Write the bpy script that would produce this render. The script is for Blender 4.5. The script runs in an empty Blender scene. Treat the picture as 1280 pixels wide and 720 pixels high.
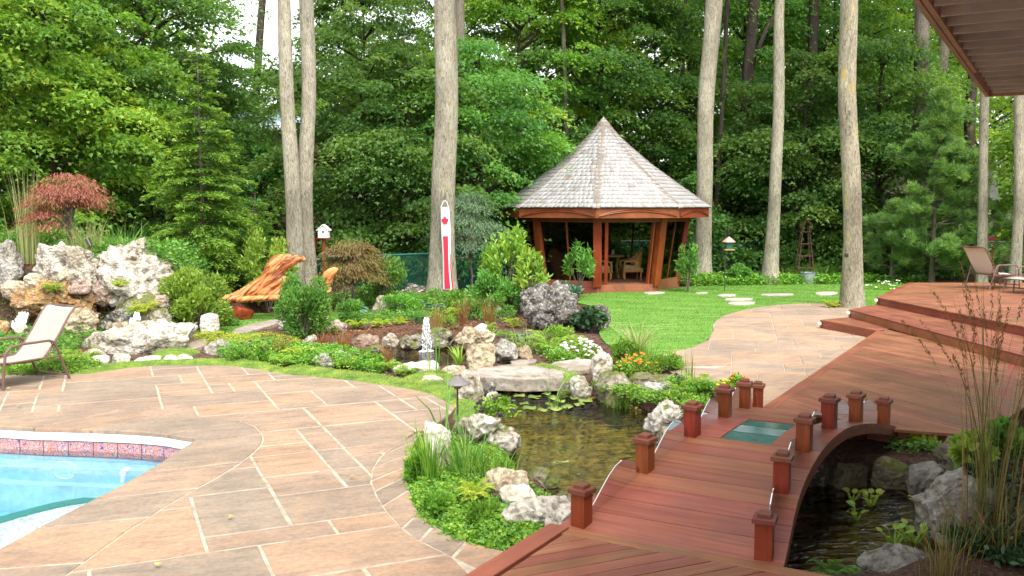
import bpy, bmesh, math, random
import numpy as np
from mathutils import Vector, Matrix, noise
R = math.radians
rng = np.random.default_rng(7)
random.seed(7)
SC = bpy.context.scene
COL = SC.collection

# ---------------------------------------------------------------- camera, sky, sun, exposure
F = 1150.0
HC = 2.5
PITCH = math.atan(101 / F)
cam_d = bpy.data.cameras.new('camera')
cam_d.sensor_width = 36; cam_d.lens = 36 * F / 1280
cam_d.clip_start = 0.05; cam_d.clip_end = 2000
cam = bpy.data.objects.new('camera', cam_d); COL.objects.link(cam)
cam.location = (0, 0, HC); cam.rotation_euler = (R(90) - PITCH, 0, 0)
SC.camera = cam

SUN_EL, SUN_AZ = 56, 158          # azimuth measured clockwise from +Y (view direction)
world = bpy.data.worlds.new('World'); SC.world = world; world.use_nodes = True
wn, wl = world.node_tree.nodes, world.node_tree.links
bg = wn['Background']
sky = wn.new('ShaderNodeTexSky'); sky.sky_type = 'NISHITA'; sky.sun_disc = False
sky.sun_elevation = R(SUN_EL); sky.sun_rotation = R(SUN_AZ); sky.dust_density = 3.0
hs = wn.new('ShaderNodeHueSaturation'); hs.inputs['Saturation'].default_value = 0.18
hs.inputs['Value'].default_value = 1.5
wl.new(sky.outputs[0], hs.inputs['Color']); wl.new(hs.outputs[0], bg.inputs['Color'])
bg.inputs['Strength'].default_value = 0.15

sun_d = bpy.data.lights.new('sun', 'SUN'); sun_d.energy = 1.15; sun_d.angle = R(18)
sun_d.color = (1.0, 0.95, 0.87)
sun = bpy.data.objects.new('sun', sun_d); COL.objects.link(sun)
sv = Vector((math.sin(R(SUN_AZ)) * math.cos(R(SUN_EL)), math.cos(R(SUN_AZ)) * math.cos(R(SUN_EL)), math.sin(R(SUN_EL))))
sun.rotation_euler = sv.to_track_quat('Z', 'Y').to_euler(); sun.location = (0, -5, 30)

SC.view_settings.view_transform = 'Standard'; SC.view_settings.look = 'None'
SC.view_settings.gamma = 1; SC.view_settings.exposure = 1.3
SC.cycles.max_bounces = 8; SC.cycles.transparent_max_bounces = 12
SC.cycles.caustics_reflective = False; SC.cycles.caustics_refractive = False

# ---------------------------------------------------------------- helpers: place, mesh, tags
def ray(px, py):
    u, v = (px - 640) / F, (360 - py) / F
    c, s = math.cos(PITCH), math.sin(PITCH)
    return Vector((u, c + v * s, -s + v * c))
def G(px, py, z=0.0):            # the point of height z seen at that spot of the photograph
    r = ray(px, py); t = (z - HC) / r.z
    return Vector((r.x * t, r.y * t, z))
def AT(px, py, D):               # the point at depth D seen there
    r = ray(px, py); t = D / r.y
    return Vector((r.x * t, D, HC + r.z * t))
def g2(px, py, z=0.0):
    p = G(px, py, z); return (p.x, p.y)
DV = Vector((0.508, 0.861, 0)); NV = Vector((0.861, -0.508, 0))

def tag(o, label=None, cat=None, group=None, kind=None):
    if label: o['label'] = label
    if cat: o['category'] = cat
    if group: o['group'] = group
    if kind: o['kind'] = kind
    return o
def empty(name, loc=(0, 0, 0), rz=0, label=None, cat=None, group=None):
    o = bpy.data.objects.new(name, None); COL.objects.link(o)
    o.location = loc; o.rotation_euler = (0, 0, rz); o.empty_display_size = .2
    return tag(o, label, cat, group)
def link(name, me, mat, parent=None, loc=None):
    o = bpy.data.objects.new(name, me); COL.objects.link(o)
    if mat is not None:
        for m in (mat if isinstance(mat, (list, tuple)) else [mat]): me.materials.append(m)
    if parent: o.parent = parent
    if loc is not None: o.location = loc
    return o
def copy_tree(o, parent=None):
    c = o.copy(); COL.objects.link(c); c.parent = parent
    for ch in list(o.children): copy_tree(ch, c)
    return c

def wloc(o):
    v = Vector((0, 0, 0))
    while o is not None: v += Vector(o.location); o = o.parent
    return v
class MB:                         # collects shapes of one mesh
    def __init__(s): s.v = []; s.f = []
    def add(s, v, f):
        n = len(s.v); s.v += [tuple(p) for p in v]; s.f += [tuple(i + n for i in q) for q in f]; return s
    def box(s, c, size, rz=0, M=None, b=0.0):
        x, y, z = size[0] / 2, size[1] / 2, size[2] / 2
        vs = [Vector((i * x, j * y, k * z)) for k in (-1, 1) for j in (-1, 1) for i in (-1, 1)]
        T = Matrix.Rotation(rz, 3, 'Z') if M is None else M
        c = Vector(c)
        return s.add([T @ p + c for p in vs], [(0, 2, 3, 1), (4, 5, 7, 6), (0, 1, 5, 4), (1, 3, 7, 5), (3, 2, 6, 7), (2, 0, 4, 6)])
    def bar(s, a, b, w, h, up=(0, 0, 1)):       # rectangular bar from a to b
        a, b = Vector(a), Vector(b); d = b - a; L = d.length; d.normalize()
        x = d.cross(Vector(up)).normalized(); y = x.cross(d).normalized()
        M = Matrix((x, d, y)).transposed()
        return s.box((a + b) / 2, (w, L, h), M=M)
    def tube(s, pts, r, n=8, cap=True):
        pts = [Vector(p) for p in pts]; rs = r if isinstance(r, (list, tuple)) else [r] * len(pts)
        ref = Vector((0, 0, 1)); vs = []; fs = []
        for i, p in enumerate(pts):
            d = (pts[min(i + 1, len(pts) - 1)] - pts[max(i - 1, 0)]).normalized()
            x = d.cross(ref)
            if x.length < .05: x = d.cross(Vector((0, 1, 0)))
            x.normalize(); y = d.cross(x).normalized()
            for k in range(n):
                a = 2 * math.pi * k / n; vs.append(p + (x * math.cos(a) + y * math.sin(a)) * rs[i])
        for i in range(len(pts) - 1):
            for k in range(n):
                q = (k + 1) % n; fs.append((i * n + k, i * n + q, (i + 1) * n + q, (i + 1) * n + k))
        if cap: fs += [tuple(range(n - 1, -1, -1)), tuple((len(pts) - 1) * n + k for k in range(n))]
        return s.add(vs, fs)
    def lathe(s, prof, n=12, c=(0, 0, 0)):
        vs = []; fs = []
        for (r, z) in prof:
            for k in range(n):
                a = 2 * math.pi * k / n; vs.append((c[0] + r * math.cos(a), c[1] + r * math.sin(a), c[2] + z))
        for i in range(len(prof) - 1):
            for k in range(n):
                q = (k + 1) % n; fs.append((i * n + k, i * n + q, (i + 1) * n + q, (i + 1) * n + k))
        fs += [tuple(range(n - 1, -1, -1)), tuple((len(prof) - 1) * n + k for k in range(n))]
        return s.add(vs, fs)
    def prism(s, poly, z0, z1, bev=0.0):
        n = len(poly); A = area(poly)
        if A < 0: poly = poly[::-1]
        vs = [(x, y, z0) for x, y in poly] + [(x, y, z1 - bev) for x, y in poly]
        fs = [tuple(range(n - 1, -1, -1))] + [(i, (i + 1) % n, n + (i + 1) % n, n + i) for i in range(n)]
        if bev > 0:
            q = inset(poly, bev); vs += [(x, y, z1) for x, y in q]
            fs += [(n + i, n + (i + 1) % n, 2 * n + (i + 1) % n, 2 * n + i) for i in range(n)] + [tuple(range(2 * n, 3 * n))]
        else: fs += [tuple(range(n, 2 * n))]
        return s.add(vs, fs)
    def build(s, name, mat, parent=None, loc=None, smooth=False, off=None, local=False):
        # shapes are collected in world coordinates unless local; they are stored relative to their parent
        if off is None:
            off = (0, 0, 0)
            if parent is None and loc is not None: off = loc
            elif parent is not None and loc is None and not local: off = wloc(parent)
        me = bpy.data.meshes.new(name)
        me.from_pydata([(v[0] - off[0], v[1] - off[1], v[2] - off[2]) for v in s.v], [], s.f); me.update()
        if smooth: me.polygons.foreach_set('use_smooth', [True] * len(me.polygons))
        return link(name, me, mat, parent, loc)

def area(p): return sum(p[i - 1][0] * p[i][1] - p[i][0] * p[i - 1][1] for i in range(len(p))) / 2
def inset(p, d):
    out = []; n = len(p)
    for i in range(n):
        a, b, c = Vector(p[i - 1]), Vector(p[i]), Vector(p[(i + 1) % n])
        e1, e2 = b - a, c - b
        n1 = Vector((-e1.y, e1.x)); n2 = Vector((-e2.y, e2.x))
        m = (n1.normalized() if n1.length else n1) + (n2.normalized() if n2.length else n2)
        if m.length > 1e-6: m = m.normalized()
        out.append(tuple(b + m * d))
    return out
def clip(sub, cl):                # Sutherland-Hodgman, cl convex and CCW
    out = list(sub)
    for i in range(len(cl)):
        a, b = cl[i - 1], cl[i]; inp = out; out = []
        if not inp: break
        def side(p): return (b[0] - a[0]) * (p[1] - a[1]) - (b[1] - a[1]) * (p[0] - a[0])
        for j in range(len(inp)):
            p, q = inp[j - 1], inp[j]; sp, sq = side(p), side(q)
            if (sp >= 0) != (sq >= 0):
                t = sp / (sp - sq); out.append((p[0] + t * (q[0] - p[0]), p[1] + t * (q[1] - p[1])))
            if sq >= 0: out.append(q)
    res = []
    for p in out:
        if not res or (abs(p[0] - res[-1][0]) + abs(p[1] - res[-1][1])) > 1e-4: res.append(p)
    return res
from mathutils.geometry import tessellate_polygon
def clip_regions(poly, rect, _c={}):      # exact pieces of a non-convex outline inside a convex one
    key = id(poly)
    if key not in _c:
        ts = tessellate_polygon([[Vector((x, y, 0)) for x, y in poly]]); _c[key] = [[poly[i] for i in t] for t in ts]; _c[key] = [t if area(t) > 0 else t[::-1] for t in _c[key] if abs(area(t)) > 1e-7]
        _c.setdefault('keep', []).append(poly)
    lo = (min(p[0] for p in rect), min(p[1] for p in rect)); hi = (max(p[0] for p in rect), max(p[1] for p in rect)); E = {}; Q = {}
    pts = []
    pcs = []
    for t in _c[key]:
        if max(p[0] for p in t) < lo[0] or min(p[0] for p in t) > hi[0] or max(p[1] for p in t) < lo[1] or min(p[1] for p in t) > hi[1]: continue
        c = clip(t, rect)
        if len(c) >= 3 and abs(area(c)) > 1e-7: pcs.append(c)
    K = lambda p: (round(p[0] * 2000), round(p[1] * 2000))
    for c in pcs:
        ks = []
        for p in c:
            k = K(p); Q.setdefault(k, p)
            if not ks or ks[-1] != k: ks.append(k)
        if len(ks) > 1 and ks[0] == ks[-1]: ks.pop()
        for i in range(len(ks)):
            a, b = ks[i - 1], ks[i]
            if (b, a) in E: del E[(b, a)]
            else: E[(a, b)] = 1
    nxt = {}
    for a, b in E: nxt.setdefault(a, []).append(b)
    out = []
    while nxt:
        s0 = next(iter(nxt)); loop = [s0]; cur = s0
        while True:
            l_ = nxt.get(cur)
            if not l_: break
            b = l_.pop(); 
            if not l_: del nxt[cur]
            if b == s0: break
            loop.append(b); cur = b
        if len(loop) >= 3: 
            q = [Q[k] for k in loop]
            if area(q) > 1e-4: out.append(q)
    return out
def smooth_poly(p, it=1, closed=True):
    for _ in range(it):
        q = []
        for i in range(len(p)):
            if not closed and i == len(p) - 1: break
            a, b = p[i], p[(i + 1) % len(p)]
            q += [(a[0] * .75 + b[0] * .25, a[1] * .75 + b[1] * .25), (a[0] * .25 + b[0] * .75, a[1] * .25 + b[1] * .75)]
        if not closed: q = [p[0]] + q + [p[-1]]
        p = q
    return p
def inside(P, poly):              # P: Nx2 array
    x, y = P[:, 0], P[:, 1]; r = np.zeros(len(P), bool); n = len(poly)
    for i in range(n):
        x1, y1 = poly[i - 1]; x2, y2 = poly[i]
        if y1 == y2: continue
        c = ((y1 > y) != (y2 > y)) & (x < (x2 - x1) * (y - y1) / (y2 - y1) + x1); r ^= c
    return r
def sdist(P, poly):               # positive inside
    d = np.full(len(P), 1e9)
    for i in range(len(poly)):
        a = np.array(poly[i - 1]); b = np.array(poly[i]); ab = b - a; L = (ab @ ab) + 1e-12
        t = np.clip(((P - a) @ ab) / L, 0, 1); q = a + t[:, None] * ab
        d = np.minimum(d, np.hypot(*(P - q).T))
    return np.where(inside(P, poly), d, -d)
def in_poly_points(poly, n, seed=0):
    r = np.random.default_rng(seed); p = np.array(poly); lo, hi = p.min(0), p.max(0); out = []
    tot = 0
    while tot < n:
        q = r.uniform(lo, hi, (n * 2 + 50, 2)); q = q[inside(q, poly)]
        out.append(q); tot += len(q)
    return np.concatenate(out)[:n]

# fast meshes of many small faces -------------------------------------------------
TPL = {
 'diamond': (np.array([(0, 0, 0), (.45, .5, .07), (1, 0, -.06), (.45, -.5, .07)]), [(0, 1, 2), (0, 2, 3)]),
 'maple': (np.array([(0, 0, 0), (.18, .5, .05), (.5, .2, .03), (1, 0, -.1), (.5, -.2, .03), (.18, -.5, .05)]), [(0, 1, 2), (0, 2, 3), (0, 3, 4), (0, 4, 5)]),
 'broad': (np.array([(0, 0, 0), (.25, .42, .10), (.65, .40, .06), (1, 0, -.16), (.65, -.40, .06), (.25, -.42, .10), (.5, 0, 0)]),
           [(0, 1, 6), (1, 2, 6), (2, 3, 6), (3, 4, 6), (4, 5, 6), (5, 0, 6)]),
 'tri': (np.array([(0, .5, 0), (1, 0, 0), (0, -.5, 0)]), [(2, 1, 0)]),
}
class Soup:
    def __init__(s): s.V = []; s.T = []; s.C = []; s.M = []; s.n = 0
    def raw(s, V, T, tint, mi=0):
        s.V.append(np.asarray(V, float)); s.T.append(np.asarray(T, int) + s.n); s.n += len(V)
        s.C.append(np.broadcast_to(np.asarray(tint, float), (len(T),)).copy()); s.M.append(np.full(len(T), mi))
    def leaves(s, P, D, N, L, W, tint, shape='diamond', mi=0):
        n = len(P)
        if n == 0: return
        P = np.asarray(P, float)
        D = D / (np.linalg.norm(D, axis=1, keepdims=True) + 1e-9)
        S = np.cross(N, D); S /= (np.linalg.norm(S, axis=1, keepdims=True) + 1e-9)
        U = np.cross(D, S)
        L = np.broadcast_to(L, (n,)); W = np.broadcast_to(W, (n,)); tp, tf = TPL[shape]; k = len(tp)
        V = P[:, None] + tp[None, :, 0, None] * (D * L[:, None])[:, None] + tp[None, :, 1, None] * (S * W[:, None])[:, None] + tp[None, :, 2, None] * (U * L[:, None])[:, None]
        T = (np.arange(n)[:, None, None] * k + np.array(tf)[None]).reshape(-1, 3)
        s.raw(V.reshape(-1, 3), T, np.repeat(np.broadcast_to(tint, (n,)), len(tf)), mi)
    def blades(s, P, H, az, lean, W, tint, K=4, mi=0, droop=1.0, z=True):
        n = len(P); P = np.asarray(P, float)
        if P.shape[1] == 2: P = np.c_[P, np.zeros(n)]
        H = np.broadcast_to(H, (n,)); lean = np.broadcast_to(lean, (n,)); W = np.broadcast_to(W, (n,))
        t = np.linspace(0, 1, K)
        out = (lean * H)[:, None] * t[None] ** 1.8
        up = H[:, None] * (t[None] - droop * .45 * np.clip(lean, 0, 1.3)[:, None] * t[None] ** 3)
        dx, dy = np.cos(az), np.sin(az)
        C = np.stack([P[:, 0, None] + out * dx[:, None], P[:, 1, None] + out * dy[:, None], P[:, 2, None] + up], -1)
        w = W[:, None] * (1 - t[None] ** 2 * .93) / 2
        a2 = az + np.random.default_rng(n).uniform(-1, 1, n)
        Sx, Sy = -np.sin(a2)[:, None] * w, np.cos(a2)[:, None] * w
        A = C.copy(); A[..., 0] += Sx; A[..., 1] += Sy; B = C.copy(); B[..., 0] -= Sx; B[..., 1] -= Sy
        V = np.stack([A, B], 2).reshape(-1, 3)
        q = []
        for i in range(K - 1): q += [(2 * i, 2 * i + 1, 2 * i + 3), (2 * i, 2 * i + 3, 2 * i + 2)]
        T = (np.arange(n)[:, None, None] * 2 * K + np.array(q)[None]).reshape(-1, 3)
        s.raw(V, T, np.repeat(np.broadcast_to(tint, (n,)), len(q)), mi)
    def mb(s, m, tint=.5, mi=0):
        T = []
        for f in m.f:
            for i in range(1, len(f) - 1): T.append((f[0], f[i], f[i + 1]))
        s.raw(np.array(m.v), np.array(T), tint, mi)
    def mesh(s, name):
        V = np.concatenate(s.V); T = np.concatenate(s.T); C = np.concatenate(s.C); M = np.concatenate(s.M)
        me = bpy.data.meshes.new(name); me.vertices.add(len(V)); me.vertices.foreach_set('co', V.astype(np.float32).ravel())
        me.loops.add(len(T) * 3); me.loops.foreach_set('vertex_index', T.astype(np.int32).ravel())
        me.polygons.add(len(T)); me.polygons.foreach_set('loop_start', np.arange(0, len(T) * 3, 3, dtype=np.int32))
        me.polygons.foreach_set('material_index', M.astype(np.int32))
        a = me.attributes.new('tint', 'FLOAT', 'FACE'); a.data.foreach_set('value', C.astype(np.float32))
        me.update(calc_edges=True); return me
    def build(s, name, mat, parent=None, loc=None, local=True):
        if parent is not None and not local: s.V = [v - np.array(wloc(parent)) for v in s.V]
        elif parent is None and loc is not None: s.V = [v - np.array(loc) for v in s.V]
        return link(name, s.mesh(name), mat, parent, loc)
def rnd_dirs(n, r, zlo=-1, zhi=1):
    a = r.uniform(0, 2 * np.pi, n); z = r.uniform(zlo, zhi, n); q = np.sqrt(np.clip(1 - z * z, 0, 1))
    return np.stack([q * np.cos(a), q * np.sin(a), z], 1)

# ---------------------------------------------------------------- materials
def new_mat(name):
    m = bpy.data.materials.new(name); m.use_nodes = True
    n, l = m.node_tree.nodes, m.node_tree.links
    return m, n, l, n['Principled BSDF']
def ramp(n, stops):
    r = n.new('ShaderNodeValToRGB'); e = r.color_ramp.elements
    while len(e) < len(stops): e.new(.5)
    for i, (p, c) in enumerate(stops):
        e[i].position = p; e[i].color = (*c, 1) if len(c) == 3 else c
    return r
def coords(n, l, scale=(1, 1, 1), rot=(0, 0, 0), kind='Object'):
    t = n.new('ShaderNodeTexCoord'); m = n.new('ShaderNodeMapping')
    m.inputs['Scale'].default_value = scale; m.inputs['Rotation'].default_value = rot
    l.new(t.outputs[kind], m.inputs[0]); return m.outputs[0]
def wcoords(n, l, scale=(1, 1, 1), rz=0):
    g = n.new('ShaderNodeNewGeometry'); m = n.new('ShaderNodeMapping'); m.vector_type = 'TEXTURE' if 0 else 'POINT'
    r = n.new('ShaderNodeVectorRotate'); r.rotation_type = 'Z_AXIS'; r.inputs['Angle'].default_value = -rz
    l.new(g.outputs['Position'], r.inputs['Vector']); l.new(r.outputs[0], m.inputs[0])
    m.inputs['Scale'].default_value = scale; return m.outputs[0]
def noise_t(n, l, vec, scale, detail=4, rough=.55, dist=0):
    t = n.new('ShaderNodeTexNoise'); t.inputs['Scale'].default_value = scale; t.inputs['Detail'].default_value = detail
    t.inputs['Roughness'].default_value = rough; t.inputs['Distortion'].default_value = dist
    if vec: l.new(vec, t.inputs['Vector'])
    return t.outputs['Fac']
def mixc(n, l, fac, a, b, mode='MIX'):
    m = n.new('ShaderNodeMix'); m.data_type = 'RGBA'; m.blend_type = mode
    for s, v in ((m.inputs[0], fac), (m.inputs[6], a), (m.inputs[7], b)):
        if isinstance(v, (int, float)): s.default_value = v
        elif isinstance(v, tuple): s.default_value = (*v[:3], 1)
        else: l.new(v, s)
    return m.outputs[2]
def math_n(n, l, op, a, b=0.5, clamp=False):
    m = n.new('ShaderNodeMath'); m.operation = op; m.use_clamp = clamp
    for s, v in ((m.inputs[0], a), (m.inputs[1], b)):
        if isinstance(v, (int, float)): s.default_value = v
        else: l.new(v, s)
    return m.outputs[0]
def bump(n, l, p, h, strength=.4, dist=.01, prev=None):
    b = n.new('ShaderNodeBump'); b.inputs['Strength'].default_value = strength; b.inputs['Distance'].default_value = dist
    l.new(h, b.inputs['Height'])
    if prev: l.new(prev, b.inputs['Normal'])
    l.new(b.outputs[0], p.inputs['Normal']); return b.outputs[0]

def leaf_mat(name, stops, transl=.42, rough=.5, spec=.35, objvar=.25):
    m, n, l, p = new_mat(name)
    a = n.new('ShaderNodeAttribute'); a.attribute_name = 'tint'
    r = ramp(n, stops); l.new(a.outputs['Fac'], r.inputs[0])
    oi = n.new('ShaderNodeObjectInfo')
    h = n.new('ShaderNodeHueSaturation')
    hv = math_n(n, l, 'MULTIPLY_ADD', oi.outputs['Random'], .022)
    hv.node.inputs[2].default_value = .489
    vv = math_n(n, l, 'MULTIPLY_ADD', oi.outputs['Random'], objvar * 2); vv.node.inputs[2].default_value = 1 - objvar
    l.new(hv, h.inputs['Hue']); l.new(vv, h.inputs['Value']); l.new(r.outputs[0], h.inputs['Color'])
    l.new(h.outputs[0], p.inputs['Base Color']); p.inputs['Roughness'].default_value = rough
    p.inputs['Specular IOR Level'].default_value = spec
    t = n.new('ShaderNodeBsdfTranslucent')
    tc = mixc(n, l, 1.0, h.outputs[0], (1.5, 1.35, .55), 'MULTIPLY'); l.new(tc, t.inputs['Color'])
    mx = n.new('ShaderNodeMixShader'); mx.inputs[0].default_value = transl
    l.new(p.outputs[0], mx.inputs[1]); l.new(t.outputs[0], mx.inputs[2])
    l.new(mx.outputs[0], n['Material Output'].inputs['Surface']); return m

LF = {}
LF['forest'] = leaf_mat('leaf_forest', [(0, (.065, .16, .042)), (.5, (.12, .265, .058)), (1, (.24, .39, .07))], transl=.52)
LF['maple'] = leaf_mat('leaf_maple', [(0, (.11, .24, .035)), (.6, (.20, .37, .05)), (1, (.42, .50, .06))], transl=.5, objvar=.1)
LF['hemlock'] = leaf_mat('leaf_hemlock', [(0, (.06, .15, .03)), (.6, (.15, .28, .04)), (1, (.27, .40, .06))], transl=.4, objvar=.03)
LF['pine'] = leaf_mat('leaf_pine', [(0, (.13, .27, .09)), (.6, (.25, .44, .14)), (1, (.36, .56, .18))], transl=.45, objvar=.05)
LF['red'] = leaf_mat('leaf_red', [(0, (.19, .08, .05)), (.35, (.31, .115, .08)), (.8, (.42, .18, .13)), (1, (.18, .24, .06))], transl=.4, objvar=.02)
LF['bronze'] = leaf_mat('leaf_bronze', [(0, (.12, .09, .035)), (.5, (.22, .15, .05)), (1, (.16, .21, .05))], transl=.35, objvar=.02)
LF['bright'] = leaf_mat('leaf_bright', [(0, (.14, .27, .04)), (.6, (.28, .44, .07)), (1, (.50, .60, .12))], transl=.45, objvar=.08)
LF['shrub'] = leaf_mat('leaf_shrub', [(0, (.07, .20, .04)), (.6, (.15, .33, .06)), (1, (.29, .47, .09))], transl=.42, objvar=.1)
LF['lime'] = leaf_mat('leaf_lime', [(0, (.24, .34, .03)), (.6, (.38, .47, .05)), (1, (.55, .55, .10))], transl=.35, objvar=.05)
LF['blue'] = leaf_mat('leaf_blue', [(0, (.05, .15, .09)), (1, (.16, .30, .20))], transl=.2, objvar=.1)
LF['dark'] = leaf_mat('leaf_dark', [(0, (.02, .05, .022)), (1, (.07, .14, .05))], transl=.2, objvar=.1)
LF['grass'] = leaf_mat('leaf_grass', [(0, (.06, .17, .025)), (.6, (.12, .29, .04)), (1, (.30, .42, .10))], transl=.35, objvar=.03)
LF['lawn'] = leaf_mat('leaf_lawn', [(0, (.08, .21, .02)), (1, (.18, .35, .045))], transl=.3, objvar=0)
LF['moss'] = leaf_mat('leaf_moss', [(0, (.08, .17, .015)), (.5, (.17, .28, .025)), (1, (.33, .40, .05))], transl=.15, objvar=.02)
LF['cover'] = leaf_mat('leaf_cover', [(0, (.07, .21, .025)), (.6, (.17, .36, .04)), (1, (.33, .50, .07))], transl=.35, objvar=.05)
LF['redgrass'] = leaf_mat('leaf_redgrass', [(0, (.24, .05, .03)), (.5, (.30, .12, .05)), (1, (.20, .24, .05))], transl=.3, objvar=.05)
LF['reed'] = leaf_mat('leaf_reed', [(0, (.09, .12, .03)), (.5, (.20, .19, .06)), (1, (.30, .15, .06))], transl=.25, objvar=.05)
LF['straw'] = leaf_mat('leaf_straw', [(0, (.22, .28, .10)), (1, (.45, .48, .22))], transl=.3, objvar=.05)
def flower_mat(name, c):
    return leaf_mat(name, [(0, tuple(x * .8 for x in c)), (1, c)], transl=.3, objvar=0)
FW = {k: flower_mat('petal_' + k, c) for k, c in dict(white=(.85, .82, .82), orange=(.85, .28, .02), yellow=(.8, .62, .05), pink=(.75, .35, .45), violet=(.05, .015, .06), red=(.6, .03, .03)).items()}

def stone_mat(name, c1, c2, dark, moss=0.0, mossc=(.13, .15, .035), pit=1.0, sc=1.0, lichen=0.0):
    m, n, l, p = new_mat(name)
    v = wcoords(n, l)
    a = noise_t(n, l, v, 2.2 * sc, 6, .65); b = noise_t(n, l, v, 9 * sc, 8, .7)
    r = ramp(n, [(.35, c2), (.62, c1)]); l.new(a, r.inputs[0])
    r2 = ramp(n, [(.36, (0, 0, 0)), (.5, (1, 1, 1))]); l.new(b, r2.inputs[0])
    col = mixc(n, l, r2.outputs[0], dark, r.outputs[0])
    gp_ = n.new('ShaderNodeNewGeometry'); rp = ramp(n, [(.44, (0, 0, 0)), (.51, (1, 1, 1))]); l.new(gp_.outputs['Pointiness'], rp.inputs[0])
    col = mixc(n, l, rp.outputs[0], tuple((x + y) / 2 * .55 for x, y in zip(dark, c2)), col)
    st_ = noise_t(n, l, v, 1.3 * sc, 4, .6); r5 = ramp(n, [(.42, (.70, .66, .58)), (.6, (1.05, 1.05, 1.05))]); l.new(st_, r5.inputs[0]); col = mixc(n, l, 1.0, col, r5.outputs[0], 'MULTIPLY')
    if lichen:
        q = noise_t(n, l, v, 14 * sc, 5, .6); r4 = ramp(n, [(.52, (0, 0, 0)), (.6, (1, 1, 1))]); l.new(q, r4.inputs[0])
        f = math_n(n, l, 'MULTIPLY', r4.outputs[0], lichen); col = mixc(n, l, f, col, (.55, .55, .47))
    if moss:
        g = n.new('ShaderNodeNewGeometry'); sx = n.new('ShaderNodeSeparateXYZ'); l.new(g.outputs['Normal'], sx.inputs[0])
        q = noise_t(n, l, v, 3.2, 5, .65); s_ = math_n(n, l, 'MULTIPLY_ADD', sx.outputs['Z'], .18); l.new(q, s_.node.inputs[2])
        r3 = ramp(n, [(.76 - moss * .22, (0, 0, 0)), (.84 - moss * .22, (1, 1, 1))]); l.new(s_, r3.inputs[0])
        col = mixc(n, l, r3.outputs[0], col, mossc)
    l.new(col, p.inputs['Base Color']); p.inputs['Roughness'].default_value = .9; p.inputs['Specular IOR Level'].default_value = .25
    vo = n.new('ShaderNodeTexVoronoi'); vo.inputs['Scale'].default_value = 16 * sc; l.new(v, vo.inputs['Vector'])
    h = math_n(n, l, 'MULTIPLY_ADD', b, 1.6); l.new(vo.outputs['Distance'], h.node.inputs[2])
    bump(n, l, p, h, .9 * pit, .05); return m
ST = {}
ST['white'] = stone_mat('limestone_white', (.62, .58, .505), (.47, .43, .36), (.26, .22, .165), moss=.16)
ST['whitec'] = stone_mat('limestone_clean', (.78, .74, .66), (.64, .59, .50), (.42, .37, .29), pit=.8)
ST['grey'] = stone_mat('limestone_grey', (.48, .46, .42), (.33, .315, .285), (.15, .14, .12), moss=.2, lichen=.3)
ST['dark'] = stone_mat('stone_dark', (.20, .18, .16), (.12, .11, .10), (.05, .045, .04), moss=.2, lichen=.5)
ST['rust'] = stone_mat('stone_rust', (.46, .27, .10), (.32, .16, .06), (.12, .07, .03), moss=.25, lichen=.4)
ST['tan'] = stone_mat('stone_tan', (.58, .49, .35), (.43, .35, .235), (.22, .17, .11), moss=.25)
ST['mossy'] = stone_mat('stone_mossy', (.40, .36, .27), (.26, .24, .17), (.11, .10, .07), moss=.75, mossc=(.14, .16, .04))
ST['pinkish'] = stone_mat('stone_pinkish', (.50, .38, .32), (.36, .26, .21), (.17, .12, .09), moss=.3)

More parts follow.
